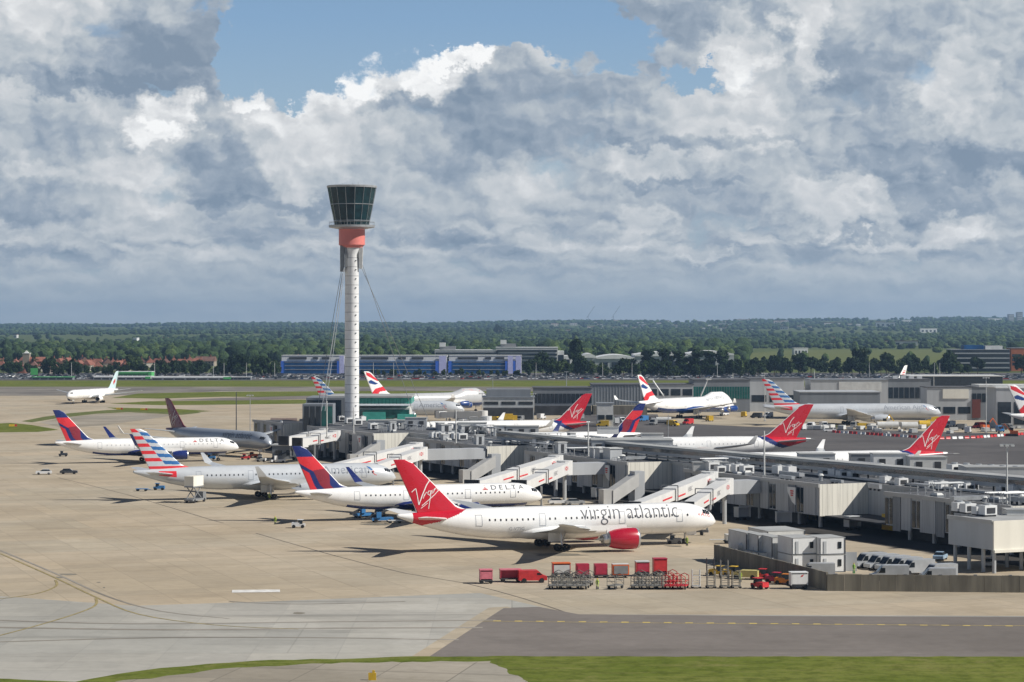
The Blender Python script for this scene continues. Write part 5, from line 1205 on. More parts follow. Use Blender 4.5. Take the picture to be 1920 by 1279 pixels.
# far small white buildings on the slopes
fb = []
for _ in range(56): fb.append((R.gauss(1300, 150), R.uniform(605, 622), R.uniform(4, 15), R.uniform(1.4, 3.5)))
fb += [(1108, 618, 14, 3), (1660, 613, 36, 5), (1560, 612, 30, 4), (1650, 609, 14, 3), (1740, 624, 32, 4), (1395, 604, 30, 3), (1460, 607, 20, 3), (1700, 606, 18, 3), (30, 634, 6, 2), (310, 641, 10, 3), (255, 642, 8, 3), (936, 625, 12, 3), (1065, 625, 8, 3), (1500, 665, 26, 4), (1690, 648, 60, 2.5), (1560, 640, 12, 3), (1865, 603, 26, 3), (1820, 606, 16, 3)]
far0 = []
for k, m in enumerate((M_WHITE, M_OFF, M_BRK[0])):
    t = thing('distant_building', 'x', 'building', (0, 0, 0)); mb = MB(); mb.box((0, 0, 0), (1, 1, 1)); wl = mb.build('wall', m, t); mb = MB(); mb.box((0, 0, 1), (1.04, 1.04, .12)); mb.build('roof', (M_OFF, M_TILES[1], M_TILES[0])[k], t)
    for i in range(4): mb = MB(); mb.box((-.36 + i * .24, -.505, .3), (.12, .02, .4)); mb.build('window', M_GLS, wl)
    far0.append(t)
usedf = [0, 0, 0]
for i, (px, py, w, h_) in enumerate(fb):
    k = i % 3; p = ray_ground(px, py); s = p.y / F; o = far0[k] if not usedf[k] else copy_tree(far0[k]); usedf[k] += 1
    o.location = (p.x, p.y, p.z - 1 + 6); o.scale = (w * s, 14, h_ * s + 6); o.location.z = p.z - 1; o.rotation_euler = (0, 0, R.uniform(-.2, .2))
    o['label'] = ('tiny white flat-roofed building on the far wooded slope', 'tiny off-white building with dull roof on the far wooded slope', 'tiny cream building with red-brown roof on the far wooded slope')[k]; o['group'] = ('white', 'off-white', 'cream')[k] + ' buildings on the far slope'
for lbl, px, a in (('left faint tower crane on the horizon', 1103, .5), ('right faint tower crane on the horizon', 1150, .4)):
    p = ray_ground(px, 606); s = p.y / F; t = thing('tower_crane', lbl, 'crane', p, 0, 'cranes on the horizon'); mb = MB(); mb.cyl((0, 0, 0), (0, 0, 14 * s), .5 * s, n=4); mb.build('mast', M_GREYP, t); mb = MB(); mb.cyl((-3 * s, 0, 10 * s), (12 * s, 0, 32 * s), .4 * s, n=4); mb.build('jib', M_GREYP, t)

# ------------------------------------------------------------------ trees
def foliage(name, c1, c2):
    m = bpy.data.materials.new(name); m.use_nodes = True; g = NT(m.node_tree); b = g.n['Principled BSDF']
    geo = g.new('ShaderNodeNewGeometry'); oi = g.new('ShaderNodeObjectInfo')
    n = g.noise(geo.outputs['Position'], .16, 4, .6); f = g.step(n, .35, .68); c = g.mix(f, c1, c2)
    c = g.mix(g.m('MULTIPLY', oi.outputs['Random'], .45), c, tuple((x * 1.3 + .01) for x in c2))
    c = g.mix(g.m('MULTIPLY', g.step(g.noise(geo.outputs['Position'], .55, 3, .7), .42, .62), .75), c, tuple(x * .35 for x in c1))
    g.put(b.inputs['Base Color'], c); b.inputs['Roughness'].default_value = .8; b.inputs['Specular IOR Level'].default_value = .15
    bn = g.new('ShaderNodeBump'); bn.inputs['Strength'].default_value = 1.0; bn.inputs['Distance'].default_value = 2.5; g.put(bn.inputs['Height'], g.noise(geo.outputs['Position'], .5, 4, .7)); g.put(b.inputs['Normal'], bn.outputs[0])
    b.inputs['Subsurface Weight'].default_value = 0; return m
M_F1 = foliage('foliage_dark', (.013, .033, .012), (.036, .068, .02)); M_F2 = foliage('foliage_mid', (.024, .052, .016), (.058, .10, .027)); M_F3 = foliage('foliage_light', (.045, .082, .02), (.095, .14, .036))
M_BARK = mat('bark', (.09, .07, .05), .95)
rng = np.random.default_rng(5)
def crown_mesh(name, n, shape, m, leaf=.55):
    """many leaf-clump faces spread through a lumpy crown about 1 unit wide and tall"""
    lobes = []
    for i in range(9):
        a = rng.uniform(0, 2 * math.pi); z = rng.uniform(.28, .9) if shape != 'tall' else rng.uniform(.12, .95)
        rr = {'round': .30, 'tall': .13, 'wide': .38}[shape] * math.sin(math.pi * min(.96, z * .9 + .05)) ** .6 * rng.uniform(.5, 1.1)
        lobes.append((rr * math.cos(a), rr * math.sin(a), z, rng.uniform(.14, .25) * (1 if shape != 'tall' else .62)))
    lobes.append((0, 0, .62, .27 if shape != 'tall' else .15)); L = np.array(lobes)
    idx = rng.integers(0, len(L), n); d = rng.normal(size=(n, 3)); d /= np.linalg.norm(d, axis=1)[:, None]
    r = L[idx, 3] * rng.uniform(.72, 1.08, n); c = L[idx, :3] + d * r[:, None]
    nrm = d + rng.normal(size=(n, 3)) * .45; nrm /= np.linalg.norm(nrm, axis=1)[:, None]
    t1 = np.cross(nrm, rng.normal(size=(n, 3))); t1 /= np.linalg.norm(t1, axis=1)[:, None]; t2 = np.cross(nrm, t1)
    s = rng.uniform(.03, .062, n)[:, None] * leaf / .55
    V = np.stack([c - t1 * s - t2 * s * .7, c + t1 * s - t2 * s * .5, c + t1 * s * .8 + t2 * s, c - t1 * s * .9 + t2 * s * .8], 1).reshape(-1, 3)
    me = bpy.data.meshes.new(name); me.from_pydata(V.tolist(), [], [(4 * i, 4 * i + 1, 4 * i + 2, 4 * i + 3) for i in range(n)]); me.materials.append(m)
    return me
def trunk_mesh():
    mb = MB(); mb.cyl((0, 0, 0), (0, 0, .4), .028, .018, 7); mb.cyl((0, 0, .38), (.02, .01, .8), .018, .006, 6)
    for i in range(6):
        a = i * 1.1; mb.cyl((0, 0, .25 + .07 * i), (.22 * math.cos(a), .22 * math.sin(a), .48 + .07 * i), .011, .004, 5)
    me = bpy.data.meshes.new('trunk'); me.from_pydata(mb.v, [], mb.f); me.materials.append(M_BARK); return me
TM = trunk_mesh()
KINDS = [('round_tree', 'round', M_F1, 'dark round'), ('round_tree', 'round', M_F2, 'mid green round'), ('broad_tree', 'wide', M_F3, 'light green broad'), ('tall_tree', 'tall', M_F1, 'dark tall narrow'), ('broad_tree', 'wide', M_F1, 'dark broad'), ('round_tree', 'round', M_F3, 'light green round')]
CM = [[crown_mesh('crown', 900, s, m) for _ in range(2)] for _, s, m, _ in KINDS]
def tree(k, px, py, hpx, wf, where, grp):
    p = ray_ground(px, py); s = p.y / F; h_ = hpx * s; nm, _, _, desc = KINDS[k]
    t = thing(nm, f'{desc} tree {where}', 'tree', p, R.uniform(0, 6.28), grp + (' - ' + desc)); t.scale = (h_ * wf, h_ * wf, h_)
    link('crown', CM[k][R.randrange(2)], t); link('trunk', TM, t)
for i in range(46):
    x = 4 + i * 11.3 + R.uniform(-5, 5)
    if x < 520: tree(R.choice([0, 0, 1, 1, 4, 2]), x, R.uniform(699, 707), R.uniform(14, 26), R.uniform(.8, 1.15), 'in the belt between the left car park and red-roofed houses', 'trees before the houses')
for i in range(34): tree(R.choice([0, 1, 1, 4, 5]), R.uniform(0, 400), R.choice([687.5, 690.5, 694.5]), R.uniform(9, 17), R.uniform(.9, 1.3), 'standing between the red-roofed houses', 'trees among the houses')
for x, y, h_, k in [(92, 706, 34, 0), (140, 706, 30, 0), (245, 694, 30, 5), (256, 696, 26, 5), (66, 690, 22, 1), (375, 703, 26, 0), (440, 703, 36, 0), (455, 704, 38, 4), (480, 705, 38, 1), (497, 706, 34, 0), (420, 704, 30, 1), (512, 706, 24, 1), (300, 705, 28, 0), (330, 703, 24, 0), (20, 700, 22, 1)]:
    tree(k, x, y, h_, 1.0, 'standing taller in the tree belt left of the blue offices', 'tall trees left of the blue offices')
for i in range(30):
    x = 655 + i * 11 + R.uniform(-4, 4); tree(R.choice([1, 1, 5]), x, 705.5, R.uniform(7, 15), .9, 'in the low row before the blue offices', 'young trees before the blue offices')
for x, y, h_, k in [(1002, 705, 34, 4), (1018, 704, 40, 0), (1034, 705, 32, 1), (990, 706, 28, 1), (1052, 706, 30, 2), (1079, 703, 62, 3), (1088, 705, 36, 1), (1065, 706, 26, 1)]: tree(k, x, y, h_, 1.0, 'before the terraced white office', 'trees before the white office')
for i in range(24):
    x = 1098 + i * 14 + R.uniform(-5, 5); tree(R.choice([0, 1, 4, 5]), x, R.uniform(704, 708), R.uniform(20, 34), .95, 'in the belt before the white-roofed warehouses', 'trees before the warehouses')
for x in (1215, 1250, 1277, 1303, 1330, 1355): tree(3, x, 705, R.uniform(42, 50), 1.5, 'standing before the white-roofed warehouses', 'narrow trees before the warehouses')
for i in range(34):
    x = 1385 + i * 13.5 + R.uniform(-5, 5); tree(R.choice([0, 0, 1, 4, 2]), x, R.uniform(699, 705), R.uniform(19, 33), R.uniform(.85, 1.1), 'in the belt between the right car park and pale field', 'trees before the pale field')
for x, h_ in ((1612, 46), (1452, 34), (1500, 36), (1662, 38), (1710, 36), (1780, 40), (1915, 34)): tree(0, x, 703, h_, 1.0, 'standing taller in the belt before the pale field', 'tall trees before the pale field')
for x, y, h_, k in [(805, 628, 14, 0), (936, 628, 18, 0), (70, 640, 14, 1), (380, 640, 12, 0), (525, 640, 18, 3), (560, 642, 14, 0), (1080, 640, 16, 0), (900, 645, 14, 1)]: tree(k, x, y, h_, 1.2, 'poking above the wood on the plain', 'tall trees on the plain')

# woodland: one mass of crowns over the plain and slopes
def woodland():
    bm = bmesh.new(); bmesh.ops.create_icosphere(bm, subdivisions=2, radius=1); base = np.array([v.co[:] for v in bm.verts]); fc = np.array([[v.index for v in f.verts] for f in bm.faces]); bm.free()
    rs = np.random.default_rng(11); variants = []
    for k in range(14):
        b = base.copy(); ph = rs.uniform(0, 9, 3)
        n = np.sin(b[:, 0] * 3.1 + ph[0]) * .16 + np.sin(b[:, 1] * 4.3 + ph[1]) * .14 + np.sin(b[:, 2] * 5 + ph[2]) * .12 + rs.uniform(-.16, .16, len(b)); b *= (1 + n)[:, None]; variants.append(b)
    V = []; FI = []; MI = []; off = 0
    rows = list(np.arange(2420, 3700, 60)) + list(np.arange(3750, 6000, 130)) + list(np.arange(6100, 12600, 260))
    for y in rows:
        s = y / F; half = y * .235; r0 = max(5.2, 4.6 * s * (1 if y < 6000 else .8)); x = -half * 1.08
        while x < half * 1.08:
            px = 960 + F * x / y
            r = r0 * rs.uniform(.6, 1.35) * (1.3 if rs.random() < .06 else 1); xx = x + rs.uniform(-.5, .5) * r; yy = y + rs.uniform(-28, 28) * (1 if y < 4000 else 3)
            dens = mnoise.noise(Vector((xx * .0016, yy * .0009, 2.2)))
            skip = False
            if y < 3720 and 1395 < px < 1900: skip = rs.random() < .985
            if y < 2700 and px < 545: skip = y < 2520 and px < 300
            if y < 2560 and 500 < px < 1400: skip = px < 1060 and y < 2480
            if y > 3900 and dens < -.13: skip = rs.random() < .93
            if not skip:
                z = terrain_h(xx, yy); asp = rs.uniform(.75, 1.25); hh = min(12, r * 1.1) * rs.uniform(.75, 1.25) * (1.5 if y < 3600 else 1.0)
                b = variants[rs.integers(14)]; a = rs.uniform(0, 6.28); ca, sa = math.cos(a), math.sin(a)
                P = np.stack([(b[:, 0] * ca - b[:, 1] * sa) * r * asp + xx, (b[:, 0] * sa + b[:, 1] * ca) * r + yy, b[:, 2] * hh * .62 + hh * .55 + z], 1)
                V.append(P); FI.append(fc + off); MI.append(np.full(len(fc), rs.choice([0, 0, 1, 1, 2], 1)[0])); off += len(b)
            x += r * 1.35
    V = np.concatenate(V); FI = np.concatenate(FI); MI = np.concatenate(MI)
    me = bpy.data.meshes.new('woodland'); me.vertices.add(len(V)); me.vertices.foreach_set('co', V.ravel().astype(np.float32))
    me.loops.add(FI.size); me.loops.foreach_set('vertex_index', FI.ravel().astype(np.int32)); me.polygons.add(len(FI))
    me.polygons.foreach_set('loop_start', np.arange(0, FI.size, 3, dtype=np.int32)); me.polygons.foreach_set('loop_total', np.full(len(FI), 3, np.int32))
    for m in (M_F1, M_F2, M_F3): me.materials.append(m)
    me.polygons.foreach_set('material_index', MI.astype(np.int32)); me.update(calc_edges=True)
    o = link('woodland', me); tag(o, 'dense green woodland covering the plain and far slopes', 'woodland', kind='stuff')
woodland()

# ------------------------------------------------------------------ vehicles and ground equipment
def wheels(t, pts, r=.34, w=.24):
    for x, y in pts: mb = MB(); mb.cyl((x, y - w / 2, r), (x, y + w / 2, r), r, n=12); mb.build('wheel', M_TYRE, t)
def car(lbl, loc, rz, m, kind='parked_car', cat='car', grp='cars on the apron', L=4.4, W=1.8):
    t = thing(kind, lbl, cat, loc, rz, grp); h_ = L / 2
    prof = [(-h_, .35), (h_, .35), (h_, .75), (h_ - .15, .95), (h_ * .45, 1.02), (-h_ * .9, 1.02), (-h_, .85)]
    mb = MB(); n = len(prof); vs = [(x, y, z) for y in (-W / 2, W / 2) for x, z in prof]; mb.add(vs, [tuple(range(n)), tuple(range(2 * n - 1, n - 1, -1))] + [(i, i + n, (i + 1) % n + n, (i + 1) % n) for i in range(n)]); b = mb.build('body', m, t)
    mb = MB(); a, c = W / 2 - .06, W / 2 - .28; zb, zt = 1.0, 1.45
    mb.add([(-h_ * .82, -a, zb), (h_ * .46, -a, zb), (h_ * .46, a, zb), (-h_ * .82, a, zb), (-h_ * .62, -c, zt), (h_ * .14, -c, zt), (h_ * .14, c, zt), (-h_ * .62, c, zt)], [(0, 1, 5, 4), (1, 2, 6, 5), (2, 3, 7, 6), (3, 0, 4, 7)]); mb.build('cabin_window', M_VGLS, t)
    mb = MB(); mb.box((-h_ * .24, 0, zt), (h_ * .80, 2 * c, .06)); mb.build('roof', m, t)
    wheels(t, [(s * h_ * .62, q * (W / 2 - .12)) for s in (-1, 1) for q in (-1, 1)]); return t
def van(lbl, loc, rz, m, grp='vans', L=5.6, W=2.0, hh=2.4, box=None, kind='parked_van', cat='van'):
    """nose towards +x"""
    t = thing(kind, lbl, cat, loc, rz, grp); h_ = L / 2
    prof = [(-h_, .4), (h_, .4), (h_, 1.0), (h_ * .72, 1.25), (h_ * .40, hh - .12), (h_ * .30, hh), (-h_, hh)] if not box else [(h_ * .25, .4), (h_, .4), (h_, 1.05), (h_ * .78, 1.3), (h_ * .56, 2.15), (h_ * .25, 2.2)]
    n = len(prof); mb = MB(); vs = [(x, y, z) for y in (-W / 2, W / 2) for x, z in prof]; mb.add(vs, [tuple(range(n)), tuple(range(2 * n - 1, n - 1, -1))] + [(i, i + n, (i + 1) % n + n, (i + 1) % n) for i in range(n)]); mb.build('body', m, t)
    zt = hh - .25 if not box else 2.0; xb = h_ * .45 if not box else h_ * .60
    mb = MB(); mb.add([(h_ * .715, -W / 2 + .12, 1.3), (h_ * .715, W / 2 - .12, 1.3), (xb, W / 2 - .15, zt), (xb, -W / 2 + .15, zt)], [(0, 1, 2, 3)]); mb.v = [(x + .03, y, z + .02) for x, y, z in mb.v]; mb.build('windscreen', M_VGLS, t)
    for s in (-1, 1):
        mb = MB(); y = s * (W / 2 + .012); mb.add([(h_ * .66, y, 1.28), (h_ * .48, y, zt - .15), (h_ * .28, y, zt - .15), (h_ * .28, y, 1.28)], [(0, 1, 2, 3)]); mb.build('side_window', M_VGLS, t)
    if box: mb = MB(); mb.box((-h_ * .4, 0, .75), (L * .66, W + .2, box[1])); mb.build('box_body', box[0], t); mb = MB(); mb.box((-h_ * .3, 0, .45), (L * .6, .9, .3)); mb.build('chassis', M_DARK, t)
    wheels(t, [(x, q * (W / 2 - .12)) for x in (-h_ * .62, h_ * .62) for q in (-1, 1)], .4, .28); return t
def tug(lbl, loc, rz, m, grp='baggage tugs', kind='baggage_tug', cat='tug'):
    t = thing(kind, lbl, cat, loc, rz, grp)
    mb = MB(); mb.box((.6, 0, .35), (1.7, 1.4, .75), 0, 0, .94); mb.build('body', m, t); mb = MB(); mb.box((-.75, 0, .35), (1.1, 1.4, .5)); mb.build('rear_deck', m, t)
    mb = MB(); mb.box((-.35, 0, .85), (.9, 1.2, .8), 0, 0, .86); mb.build('cab_window', M_VGLS, t); mb = MB(); mb.box((-.35, 0, 1.65), (1.2, 1.4, .08)); mb.build('cab_roof', m, t)
    wheels(t, [(x, q * .6) for x in (-.85, .95) for q in (-1, 1)], .35, .25); return t
def dolly(lbl, loc, rz, m=None, grp='empty baggage dollies', hoop=True):
    """flat dolly with upright wire hoops"""
    m = m or M_MESH; t = thing('baggage_dolly', lbl, 'dolly', loc, rz, grp); mb = MB(); mb.box((0, 0, .5), (3.0, 1.5, .14)); mb.build('deck', m, t)
    if hoop:
        for s in (-1, 1):
            mb = MB(); x = s * 1.4; mb.tube([(x, -.7, .6), (x, -.7, 2.0), (x, 0, 2.35), (x, .7, 2.0), (x, .7, .6)], .06, 5); mb.tube([(x, -.7, 1.3), (x, .7, 1.3)], .05, 5); mb.tube([(x, -.7, .7), (x, .7, 1.9)], .04, 4); mb.build('end_hoop', m, t)
        mb = MB(); mb.tube([(-1.4, -.7, 1.3), (1.4, -.7, 1.3)], .05, 5); mb.build('side_rail', m, t)
    mb = MB(); mb.tube([(1.5, 0, .5), (2.2, 0, .35)], .06, 5); mb.build('tow_bar', m, t); wheels(t, [(x, q * .6) for x in (-1, 1) for q in (-1, 1)], .32, .18); return t
def cart(lbl, loc, rz, m, top, kind='baggage_cart', grp='covered baggage carts', curtain=None, hh=2.0, L=3.2):
    t = thing(kind, lbl, 'cart', loc, rz, grp); mb = MB(); mb.box((0, 0, .45), (L, 1.7, .2)); mb.build('chassis', M_DARK, t)
    mb = MB(); mb.box((-L / 2 + .06, 0, .65), (.12, 1.7, hh)).box((L / 2 - .06, 0, .65), (.12, 1.7, hh)).box((0, 0, .65), (L - .24, .1, hh)); mb.build('frame_panel', m, t)
    mb = MB(); mb.box((0, 0, .65 + hh), (L + .1, 1.85, .14)); mb.build('canopy', top, t)
    if curtain is not None: mb = MB(); mb.box((0, -.84, .8), (L - .3, .06, hh - .35)); mb.build('curtain', curtain, t); mb = MB(); mb.box((0, .84, .8), (L - .3, .06, hh - .35)); mb.build('curtain', curtain, t)
    wheels(t, [(x, q * .7) for x in (-L * .36, L * .36) for q in (-1, 1)], .3, .18); return t
def ramp_stand(lbl, loc, rz, m, hh=2.6, grp='upright steel stands'):
    t = thing('access_stand', lbl, 'access stand', loc, rz, grp); mb = MB(); mb.box((0, 0, .3), (1.4, 1.3, .15)); mb.build('base', m, t)
    for s in (-1, 1):
        mb = MB(); mb.tube([(s * .6, -.5, .4), (s * .6, -.5, hh)], .07, 5); mb.tube([(s * .6, .5, .4), (s * .6, .5, hh)], .07, 5); mb.tube([(s * .6, -.5, hh), (s * .6, .5, hh)], .06, 5); mb.build('upright', m, t)
    mb = MB(); 
    for k in range(5): mb.box((0, -.5 + .2 * k, .5 + .36 * k), (1.15, .25, .06))
    mb.build('steps', m, t); wheels(t, [(s * .6, q * .55) for s in (-1, 1) for q in (-1, 1)], .2, .12); return t
def loader(lbl, loc, rz, m, z=3.0, box=None, grp='loaders at the airliners'):
    """scissor truck: chassis, cab, crossed arms and a raised platform or box"""
    t = thing('high_loader', lbl, 'loader', loc, rz, grp); mb = MB(); mb.box((0, 0, .5), (6.5, 2.3, .45)); mb.build('chassis', M_GREYP, t)
    mb = MB(); mb.box((2.6, 0, .9), (1.5, 2.2, 1.5), 0, 0, .92); c = mb.build('cab', m, t); mb = MB(); mb.box((3.3, 0, 1.5), (.12, 1.8, .7)); mb.build('windscreen', M_VGLS, c)
    for s in (-1, 1): mb = MB(); mb.beam((-2.4, s * .9, .9), (1.2, s * .9, z), .18, .22); mb.beam((-2.4, s * .9, z), (1.2, s * .9, .95), .18, .22); mb.build('scissor_arm', M_GREYP, t)
    mb = MB(); mb.box((-.6, 0, z), (5.0, 2.4, .3)); mb.build('platform', M_GREYP, t)
    if box: mb = MB(); mb.box((-.6, 0, z + .3), (4.8, 2.4, box[1])); mb.build('box_body', box[0], t)
    wheels(t, [(x, q * 1.0) for x in (-2.2, 2.4) for q in (-1, 1)], .45, .3); return t
def belt(lbl, loc, rz, m):
    t = thing('belt_loader', lbl, 'belt loader', loc, rz, 'belt loaders'); mb = MB(); mb.box((0, 0, .4), (4.6, 1.8, .6)); mb.build('body', m, t); mb = MB(); mb.beam((-3.4, 0, .7), (3.6, 0, 3.2), 1.0, .3); mb.build('conveyor', M_DARK, t)
    mb = MB(); mb.box((-.9, -.9, 1.0), (1.0, .7, 1.2)); mb.build('cab', m, t); wheels(t, [(x, q * .8) for x in (-1.5, 1.5) for q in (-1, 1)], .36, .25); return t
def container(lbl, loc, rz, m, side=None, grp='air cargo containers', w=1.9):
    t = thing('cargo_container', lbl, 'container', loc, rz, grp); mb = MB(); v = [(-w / 2, 0), (w / 2, 0), (w / 2, 1.6), (-w / 2, 1.6), (-w / 2 - .0, .5)]
    mb = MB(); mb.prism([(-w / 2, -.75), (w / 2, -.75), (w / 2, .75), (-w / 2, .75)], .5, 2.2); mb.build('shell', m, t)
    mb = MB(); mb.box((0, -.78, .7), (w * .86, .06, 1.3)); mb.build('front_panel', side or m, t); mb = MB(); mb.box((0, 0, .3), (w + .3, 1.7, .2)); mb.build('dolly_deck', M_DARK, t)
    mb = MB(); mb.box((0, 0, 2.2), (w, 1.5, .08)); mb.build('top', M_OFF if side else m, t); wheels(t, [(x, q * .6) for x in (-.7, .7) for q in (-1, 1)], .22, .14); return t
def truck(lbl, loc, rz, cab, body, kind='fuel_truck', tank=True, grp='trucks on the apron', L=8.5):
    t = thing(kind, lbl, 'truck', loc, rz, grp); mb = MB(); mb.box((L * .4, 0, .6), (1.9, 2.4, 2.1), 0, 0, .95); c = mb.build('cab', cab, t); mb = MB(); mb.box((L * .4 + .93, 0, 1.6), (.1, 2.0, .8)); mb.build('windscreen', M_VGLS, c)
    mb = MB(); mb.box((-.6, 0, .6), (L * .9, 1.0, .3)); mb.build('chassis', M_DARK, t)
    mb = MB()
    if tank: mb.cyl((-L * .5, 0, 1.95), (L * .26, 0, 1.95), 1.1, n=16)
    else: mb.box((-L * .12, 0, .95), (L * .76, 2.5, 2.4))
    mb.build('tank' if tank else 'box_body', body, t); wheels(t, [(x, q * 1.0) for x in (-L * .36, -L * .22, L * .38) for q in (-1, 1)], .5, .3); return t

# front row beside the concrete wall
RW = 0.12
cart_specs = [('small pink-red closed cart standing alone, leftmost of the front row', 911, 1094, M_PINK, M_PINK, M_PINK, 'rounded', 1.5, 2.0), ('maroon-ended pink cart second from the left in the front row', 957, 1091, M_CRIM, M_PINK, None, '', 1.3, 3.4),
    ('red canopy cart with white side band above the first hooped dollies', 1052, 1082, M_REDP, M_ORANGE, M_OFF, '', 1.6, 2.9), ('red cart with broad white canopy edge, right of the grey-sided container', 1204, 1080, M_REDP, M_OFF, M_CRIM, '', 1.7, 2.2), ('tall dark-topped red cart at the right end of the cart row', 1237, 1079, M_REDP, M_CRIM, M_REDP, '', 2.1, 2.2)]
for lbl, px, py, m, top, cur, _, hh, L in cart_specs: cart(lbl, G(px, py), RW, m, top, curtain=cur, hh=hh, L=L, grp='red carts in the front row')
van('orange-red boxy tractor van in the front row, right of the pink cart', G(998, 1092), RW + .0, M_REDP, 'red vehicles in the front row', L=4.6, W=2.0, hh=2.0, kind='airport_tractor', cat='tractor')
for lbl, px, m, s in (('crimson slatted container, left of two plain ones', 1092, M_CRIM, None), ('crimson slatted container, right of two plain ones', 1126, M_CRIM, None), ('container with dark grey front and orange-red end', 1163, M_ORANGE, M_GREYP)): container(lbl, G(px, 1083), RW, m, s, w=2.1 if s is None else 2.7)
d0 = dolly('grey wire-hooped dolly in the left cluster of the front row', (0, 0, 0), RW, grp='hooped dollies in the left cluster'); first = True
for i, (px, py) in enumerate([(1040, 1104), (1058, 1104), (1076, 1104), (1094, 1104), (1045, 1098), (1064, 1098), (1083, 1098), (1102, 1098)]):
    o = d0 if first else copy_tree(d0); first = False; o.location = G(px, py); o.rotation_euler = (0, 0, 1.35 + .05 * (i % 3))
    o['label'] = 'grey wire-hooped dolly in the left cluster of the front row'
o = copy_tree(d0, G(1154, 1104), 1.0, 'single grey hooped dolly standing apart between the two dolly clusters'); o['group'] = 'lone dolly'
for i, (px, py) in enumerate([(1194, 1104), (1208, 1104), (1222, 1104), (1238, 1104), (1200, 1098), (1232, 1098)]): o = copy_tree(d0, G(px, py), 1.35, 'grey wire-hooped dolly in the right cluster beside the red ones'); o['group'] = 'hooped dollies in the right cluster'
dr = None
for i, (px, py) in enumerate([(1252, 1104), (1266, 1104), (1280, 1104), (1258, 1097)]):
    if dr is None: dr = dolly('red-framed dolly at the right end of the dolly clusters', G(px, py), 1.3, M_REDP, 'red-framed dollies')
    else: copy_tree(dr, G(px, py), 1.3)
ramp_stand('white double-post stand, leftmost upright stand in the front row', G(1305, 1103), 0, M_OFF, 2.9)
s0 = ramp_stand('rusty grey upright stand right of the white double-post one', G(1333, 1103), .1, M_MESH, 2.7)
for px, l in ((1359, 'rusty grey upright stand in the middle of the stand row'), (1380, 'rusty grey upright stand nearest the small red tug')): copy_tree(s0, G(px, 1103), .1, l)
ramp_stand('dark upright stand near the yellow tugs beside the dark wall end', G(1332, 1079), 0, M_SLATE, 2.8); ramp_stand('thin grey stand behind the rusty ones', G(1358, 1084), 0, M_MESH, 2.9)
tug('red tug standing alone before the dark concrete wall', G(1424, 1104), -.9, M_REDP, 'small tugs near the wall'); tug('red tug close to the wall, right of the yellow ones', G(1426, 1086), 2.8, M_REDP, 'small tugs near the wall')
tug('small dark yellow tug, leftmost near the dark wall', G(1346, 1080), 2.6, M_YELP, 'small tugs near the wall'); tug('bright yellow tug half behind the pale yellow one', G(1372, 1081), 2.7, M_YELP, 'small tugs near the wall')
van('pale yellow low vehicle by the dark wall', G(1398, 1086), 2.8, mat('pale_yellow', (.55, .47, .18), .5), 'small tugs near the wall', L=4.4, W=1.8, hh=1.5, kind='airport_tractor', cat='tractor')
tug('crimson tug between the red and orange ones by the wall', G(1452, 1093), 2.7, M_CRIM, 'small tugs near the wall'); tug('orange tug beside the white cart', G(1470, 1096), 2.8, mat('orange_vehicle', (.62, .20, .02), .45), 'small tugs near the wall')
t = cart('white box cart with small red mark at the wall corner', G(1497, 1104), .1, M_WHITE, M_WHITE, curtain=M_WHITE, hh=1.9, L=2.7, grp='white cart'); mb = MB(); mb.add([(.1, -.89, 1.9), (.5, -.89, 2.0), (.7, -.89, 2.35), (.3, -.89, 2.2)], [(0, 1, 2, 3)]); mb.build('red_mark', M_REDL, t)

# concrete wall round the compound
def wall_run(lbl, pa, pb, h_, n, grp):
    a, b = G(*pa), G(*pb); d = b - a; L = d.length; t = thing('concrete_wall', lbl, 'wall', a, math.atan2(d.y, d.x), grp)
    for i in range(n): mb = MB(); mb.box((L * (i + .5) / n, 0, 0), (L / n - .04, .32 if i % 2 else .30, h_ + (.03 if i % 3 == 1 else 0))); mb.build('wall_panel', M_CONCW, t)
    for i in range(0, n, 2): mb = MB(); mb.box((L * (i + .5) / n, -.02, h_), (.5, .3, .14)); mb.build('lifting_block', M_GREYP, t)
wall_run('long stained concrete panel wall along the bottom right, facing the camera', (1551, 1108), (2010, 1112), 2.6, 14, 'concrete walls'); wall_run('dark side of the concrete wall running away beside the tugs', (1340, 1052), (1551, 1108), 2.9, 12, 'concrete walls')
# site cabins
def cabin(lbl, x0, x1, yt, yb, d, rz=math.radians(17), m=None, storeys=1, zb=0.0):
    Y = F * (H - zb) / (yb - HY); X0, X1 = (x0 - 960) * Y / F, (x1 - 960) * Y / F; w = X1 - X0; z1 = H - (yt - HY) * Y / F - zb
    t = thing('site_cabin', lbl, 'cabin', ((X0 + X1) / 2, Y, zb), rz, 'stacked site cabins behind the concrete wall'); mb = MB(); mb.box((0, d / 2, 0), (w, d, z1)); wl = mb.build('wall', m or M_WHITE, t)
    mb = MB(); mb.box((0, d / 2, z1), (w + .1, d + .1, .12)); mb.build('roof', M_ROOFL, t)
    for s in (-1, 1): mb = MB(); mb.box((s * (w / 2 - .05), -.04, 0), (.14, .12, z1)); mb.build('corner_post', M_SLATE, t)
    mb = MB(); mb.box((0, -.04, 0), (w, .12, .12)); mb.build('bottom_rail', M_SLATE, t)
    mb = MB(); mb.box((w * .28, -.05, z1 * .35), (w * .13, .1, z1 * .4)); mb.build('window', M_VGLS, wl); mb = MB(); mb.box((-w * .3, -.05, .1), (w * .11, .1, z1 * .78)); mb.build('door', M_PANEL, wl); return t
for a in [('white site cabin, lower left of the front stack', 1483, 1534, 1041, 1073, 6), ('white site cabin, lower right of the front stack', 1535, 1587, 1041, 1073, 6), ('lower cabin at the left of the second stack', 1420, 1462, 1037, 1064, 6), ('lower cabin behind the wall in the middle stack', 1464, 1482, 1039, 1066, 6)]: cabin(*a)
